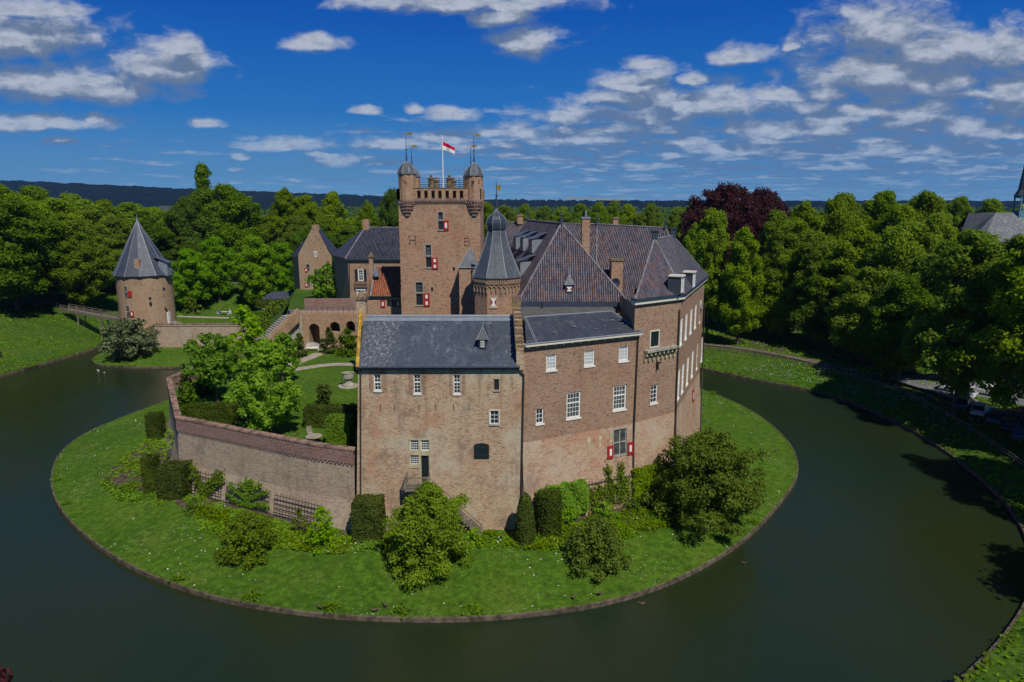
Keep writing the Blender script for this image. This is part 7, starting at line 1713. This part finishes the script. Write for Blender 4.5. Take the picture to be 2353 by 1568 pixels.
def person(label, pos, top, trousers, hair, face=0.0, seated=True):
    """one continuous skinned body, seated; joints in metres around the hips"""
    t = thing('person', label, 'person', pos)
    J = {'pel': (0, 0, .50, .15), 'waist': (0, .03, .68, .13), 'chest': (0, .0, .92, .16), 'neck': (0, .0, 1.10, .055), 'head': (0, -.02, 1.26, .105), 'crown': (0, 0, 1.36, .07),
         'hl': (-.10, -.02, .49, .10), 'kl': (-.13, -.44, .50, .065), 'al': (-.13, -.42, .09, .045), 'tl': (-.13, -.58, .05, .035), 'hr': (.10, -.02, .49, .10), 'kr': (.13, -.44, .50, .065), 'ar': (.13, -.42, .09, .045), 'tr': (.13, -.58, .05, .035),
         'sl': (-.19, 0, 1.02, .06), 'el': (-.25, -.12, .78, .045), 'wl': (-.16, -.36, .76, .03), 'sr': (.19, 0, 1.02, .06), 'er': (.25, -.12, .78, .045), 'wr': (.16, -.36, .76, .03)}
    E_ = [('pel', 'waist'), ('waist', 'chest'), ('chest', 'neck'), ('neck', 'head'), ('head', 'crown'), ('pel', 'hl'), ('hl', 'kl'), ('kl', 'al'), ('al', 'tl'), ('pel', 'hr'), ('hr', 'kr'), ('kr', 'ar'), ('ar', 'tr'), ('chest', 'sl'), ('sl', 'el'), ('el', 'wl'), ('chest', 'sr'), ('sr', 'er'), ('er', 'wr')]
    for s, w in (('l', -1), ('r', 1)):
        wx, wy, wz, _ = J['w' + s]
        for k in range(5): J[f'f{k}{s}'] = (wx + w * (-.03 + .015 * k), wy - (.07, .16, .17, .165, .14)[k] * .8, wz - .01 - .01 * k, .009); E_.append(('w' + s, f'f{k}{s}'))
    K = list(J); me = bpy.data.meshes.new('body'); me.from_pydata([J[k][:3] for k in K], [(K.index(a), K.index(b)) for a, b in E_], []); me.materials.append(M[top])
    o = bpy.data.objects.new('body', me); C.objects.link(o); o.parent = t; sk = o.modifiers.new('skin', 'SKIN'); 
    if not me.skin_vertices: pass
    for i, k in enumerate(K): me.skin_vertices[0].data[i].radius = (J[k][3], J[k][3]) if me.skin_vertices else (0, 0)
    if me.skin_vertices: me.skin_vertices[0].data[0].use_root = True
    sb = o.modifiers.new('sub', 'SUBSURF'); sb.levels = 1; sb.render_levels = 1
    def part(nm, mat, c, r, sc=(1, 1, 1), n=12):
        mb = MB(); pr = [(max(.001, r * math.sin(math.pi * i / n)), -r * math.cos(math.pi * i / n)) for i in range(n + 1)]; mb.lathe(0, 0, pr, 14, caps=False); mb.v = [(x * sc[0] + c[0] + pos[0], y * sc[1] + c[1] + pos[1], z * sc[2] + c[2] + pos[2]) for x, y, z in mb.v]; return mb.build(nm, M[mat], t, smooth=True)
    part('head', 'skin', (0, -.03, 1.27), .108, (.9, 1, 1.15)); part('hair', hair, (0, .015, 1.31), .115, (.95, 1, 1.05)); part('trousers', trousers, (0, -.2, .52), .27, (.75, 1.1, .42))
    t.rotation_euler = (0, 0, face); return t
M['blue_cloth'] = plain('blue cloth', (.05, .09, .25), .8, .1); M['hair_brown'] = plain('brown hair', (.08, .05, .03), .7, .2); M['hair_grey'] = plain('grey hair', (.4, .38, .35), .7, .2)
def picnic():
    z = 5.8; c = G(516, 724, z); x, y = c.x, c.y; t = thing('picnic_table', 'small table with white cloth where people sit by the garden path', 'table', (x, y, z)); mb = MB(); mb.box((x, y, z + .73), (1.7, .8, .05)); mb.build('table_top', M['wood_pale'], t)
    mb = MB(); mb.box((x, y, z + .76), (1.2, .84, .012)); mb.build('tablecloth', M['white'], t)
    for s in (-1, 1):
        for u in (-1, 1): mb = MB(); mb.bar((x + s * .7, y + u * .3, z), (x + s * .7, y + u * .3, z + .71), .06); mb.build('leg', M['wood_pale'], t)
    for cx, f, l, top, hr in ((x - 1.3, math.pi / 2, 'person in blue and white sitting at the left of the picnic table', 'blue_cloth', 'hair_brown'), (x + 1.3, -math.pi / 2, 'person in a white shirt sitting at the right of the picnic table', 'white', 'hair_grey')):
        ch = thing('garden_chair', 'white garden chair under the ' + ('left' if cx < x else 'right') + ' person at the picnic table', 'chair', (cx, y, z)); mb = MB(); mb.box((cx, y, z + .40), (.46, .46, .05)); mb.build('seat', M['white'], ch); mb = MB(); mb.box((cx + (-.22 if cx < x else .22), y, z + .65), (.04, .46, .5)); mb.build('backrest', M['white'], ch)
        for s in (-1, 1):
            for u in (-1, 1): mb = MB(); mb.box((cx + s * .2, y + u * .2, z + .19), (.04, .04, .38)); mb.build('leg', M['white'], ch)
        person(l, (cx, y, z), top, 'blue_cloth', hr, f)
picnic()

# ------------------------------------------------------------------ parked cars
def make_car(label, paint, loc, rot):
    t = thing('parked_car', label, 'car', (0, 0, 0)); L, Wd = 4.3, 1.75
    sec = lambda x: np.interp(x, [-2.15, -2.05, -1.5, -.7, .9, 1.6, 2.05, 2.15], [.55, .80, .92, .95, .93, .86, .70, .5]); mb = MB(); xs = [-2.15, -2.08, -1.8, -1.3, -.7, 0, .7, 1.2, 1.7, 2.05, 2.15]
    def ring(x): h = float(sec(x)); w = Wd / 2 * (.90 if abs(x) > 2.1 else .97 if abs(x) > 1.9 else 1); return [Vector((x, -w, .28)), Vector((x, -w, .55)), Vector((x, -w * .97, h - .1)), Vector((x, -w * .86, h)), Vector((x, w * .86, h)), Vector((x, w * .97, h - .1)), Vector((x, w, .55)), Vector((x, w, .28))]
    rg = [ring(x) for x in xs]
    for a, b in zip(rg, rg[1:]):
        for i in range(8): j = (i + 1) % 8; mb.poly([a[i], b[i], b[j], a[j]][::-1])
    mb.poly(rg[0][::-1]); mb.poly(rg[-1]); mb.build('body', paint, t)
    lo = [(-1.75, .80), (-1.55, .90), (.55, .95), (1.15, .90)]; mb = MB(); c0 = [Vector((-1.8, -.78, .9)), Vector((1.15, -.78, .9)), Vector((1.15, .78, .9)), Vector((-1.8, .78, .9))]; c1 = [Vector((-1.35, -.62, 1.42)), Vector((.35, -.62, 1.44)), Vector((.35, .62, 1.44)), Vector((-1.35, .62, 1.42))]
    for i in range(4): j = (i + 1) % 4; mb.poly([c0[i], c0[j], c1[j], c1[i]])
    mb.build('windows', M['glass'], t); mb = MB(); mb.box((-.5, 0, 1.45), (1.75, 1.27, .07))
    for p, q in zip(c0, c1): mb.bar(p, q, .08)
    mb.bar((-.45, -.785, .9), (-.45, -.63, 1.43), .07); mb.bar((-.45, .785, .9), (-.45, .63, 1.43), .07); mb.build('roof', paint, t)
    for x in (-1.35, 1.32):
        for s in (-1, 1):
            mb = MB(); mb.tube((x, s * .72, .32), (x, s * .9, .32), .32, n=16); w = mb.build('wheel', M['rubber'], t); mb = MB(); mb.tube((x, s * .88, .32), (x, s * .912, .32), .19, n=12); mb.build('rim', M['chrome'], w)
    for s in (-1, 1):
        mb = MB(); mb.box((2.1, s * .62, .62), (.12, .32, .14)); mb.build('headlight', M['chrome'], t); mb = MB(); mb.box((-2.12, s * .65, .72), (.08, .26, .16)); mb.build('tail_light', M['red'], t); mb = MB(); mb.box((.75, s * .93, .95), (.14, .16, .1)); mb.build('mirror', paint, t)
    mb = MB(); mb.box((2.16, 0, .45), (.03, .5, .11)); mb.build('number_plate', M['gold'], t)
    t.location = loc; t.rotation_euler = (0, 0, rot); return t
M['rubber'] = plain('tyre rubber', (.02, .02, .02), .85, .2); M['chrome'] = plain('bright metal', (.6, .6, .62), .25, .6, .8)
CP = {k: pbsdf(k + ' car paint', c, .22, .6)[0] for k, c in dict(silver=(.45, .48, .5), blue=(.02, .05, .12), black=(.012, .013, .016), white=(.7, .7, .7), teal=(.05, .10, .12), grey=(.12, .13, .14)).items()}
for i, (px, py, paint, rot, l) in enumerate(((2180, 893, 'silver', .7, 'silver car farthest left in the shaded car park'), (2222, 915, 'white', .7, 'white car under the branches, second in the car park row'), (2215, 935, 'blue', .75, 'dark blue car in front of the white car'),
        (2252, 950, 'silver', .8, 'silver hatchback beside the dark tree trunk'), (2290, 968, 'teal', .8, 'teal grey car behind the thick trunk'), (2318, 985, 'black', .85, 'black car near the pale trunk'), (2345, 1003, 'blue', .9, 'dark blue car at the right picture edge'), (2262, 905, 'white', 2.2, 'pale car in the second row'),
        (2345, 960, 'grey', 2.2, 'grey car in the second row by the picture edge'))):
    p = G(px, py, 2.6); make_car(l, CP[paint], (p.x, p.y, 2.56), rot)

# ------------------------------------------------------------------ ducks
def make_duck(label, loc, rot, white=False, group=None):
    t = thing('duck', label, 'duck', (0, 0, 0)); mb = MB(); n = 10; S_ = [(-.26, .0, .17, .02), (-.18, 0, .14, .07), (-.05, 0, .12, .11), (.08, 0, .12, .10), (.16, 0, .15, .065), (.19, 0, .23, .035), (.20, 0, .30, .04), (.24, 0, .33, .045), (.28, 0, .32, .02)]
    rg = [[Vector((x, r * math.cos(2 * math.pi * k / n), z + r * .85 * math.sin(2 * math.pi * k / n))) for k in range(n)] for x, y, z, r in S_]
    for a, b in zip(rg, rg[1:]):
        for k in range(n): j = (k + 1) % n; mb.poly([a[k], a[j], b[j], b[k]])
    mb.build('body', M['white'] if white else M['duck'], t, smooth=True)
    mb = MB(); mb.box((.33, 0, .315), (.09, .04, .018)); mb.build('beak', M['gold'], t)
    for s in (-1, 1): mb = MB(); mb.box((-.06, s * .10, .15), (.26, .02, .09)); mb.build('wing', M['white'] if white else M['duck_wing'], t)
    t.location = loc; t.rotation_euler = (0, 0, rot); t.scale = (1.0,) * 3; return t
M['duck'] = plain('brown duck feathers', (.13, .095, .06), .8, .1, var=.3); M['duck_wing'] = plain('dark duck wing', (.06, .05, .045), .8, .1)
for px, py, z, wht, l in ((885, 1393, .5, 0, 'brown duck on the edging at the bottom of the lawn'), (862, 1404, .5, 0, 'duck sitting on the edging left of another duck'), (1476, 1388, .0, 0, 'lone duck swimming off the lower right bank'), (1320, 1374, .52, 0, 'duck on the lawn edge right of centre'), (1376, 1366, .52, 0, 'duck on the lawn edge, rightmost of the bottom pair'),
                          (1709, 1294, .0, 0, 'dark duck swimming near the right bank'), (226, 852, .0, 1, 'white duck on the water near the islet, left one'), (240, 857, .0, 1, 'white duck on the water near the islet, right one'), (1772, 1046, .9, 0, 'duck on the right lawn near the water, lower one'), (1782, 1036, .9, 0, 'duck on the right lawn near the water, upper one'), (1706, 951, 1.0, 0, 'duck near the back edge of the right lawn'), (735, 1398, .5, 0, 'small duck on the lower left edging')):
    p = G(px, py, z); make_duck(l, (p.x, p.y, z - (.1 if z == 0 else .02)), random.Random(px).uniform(0, 6.28), bool(wht))
# ------------------------------------------------------------------ air
def haze():
    m = bpy.data.materials.new('air haze'); m.use_nodes = True; t = NT(m.node_tree)
    v = t.n('ShaderNodeVolumePrincipled', ins={'Color': (.22, .48, .9), 'Density': HAZE, 'Anisotropy': .2}); o = t.n('ShaderNodeOutputMaterial'); t.nt.links.new(v.outputs[0], o.inputs['Volume'])
    mb = MB(); mb.box((0, 1800, 99), (9000, 4400, 202.5)); h = mb.build('haze', m); h['kind'] = 'stuff'
HAZE = 7e-5
haze()
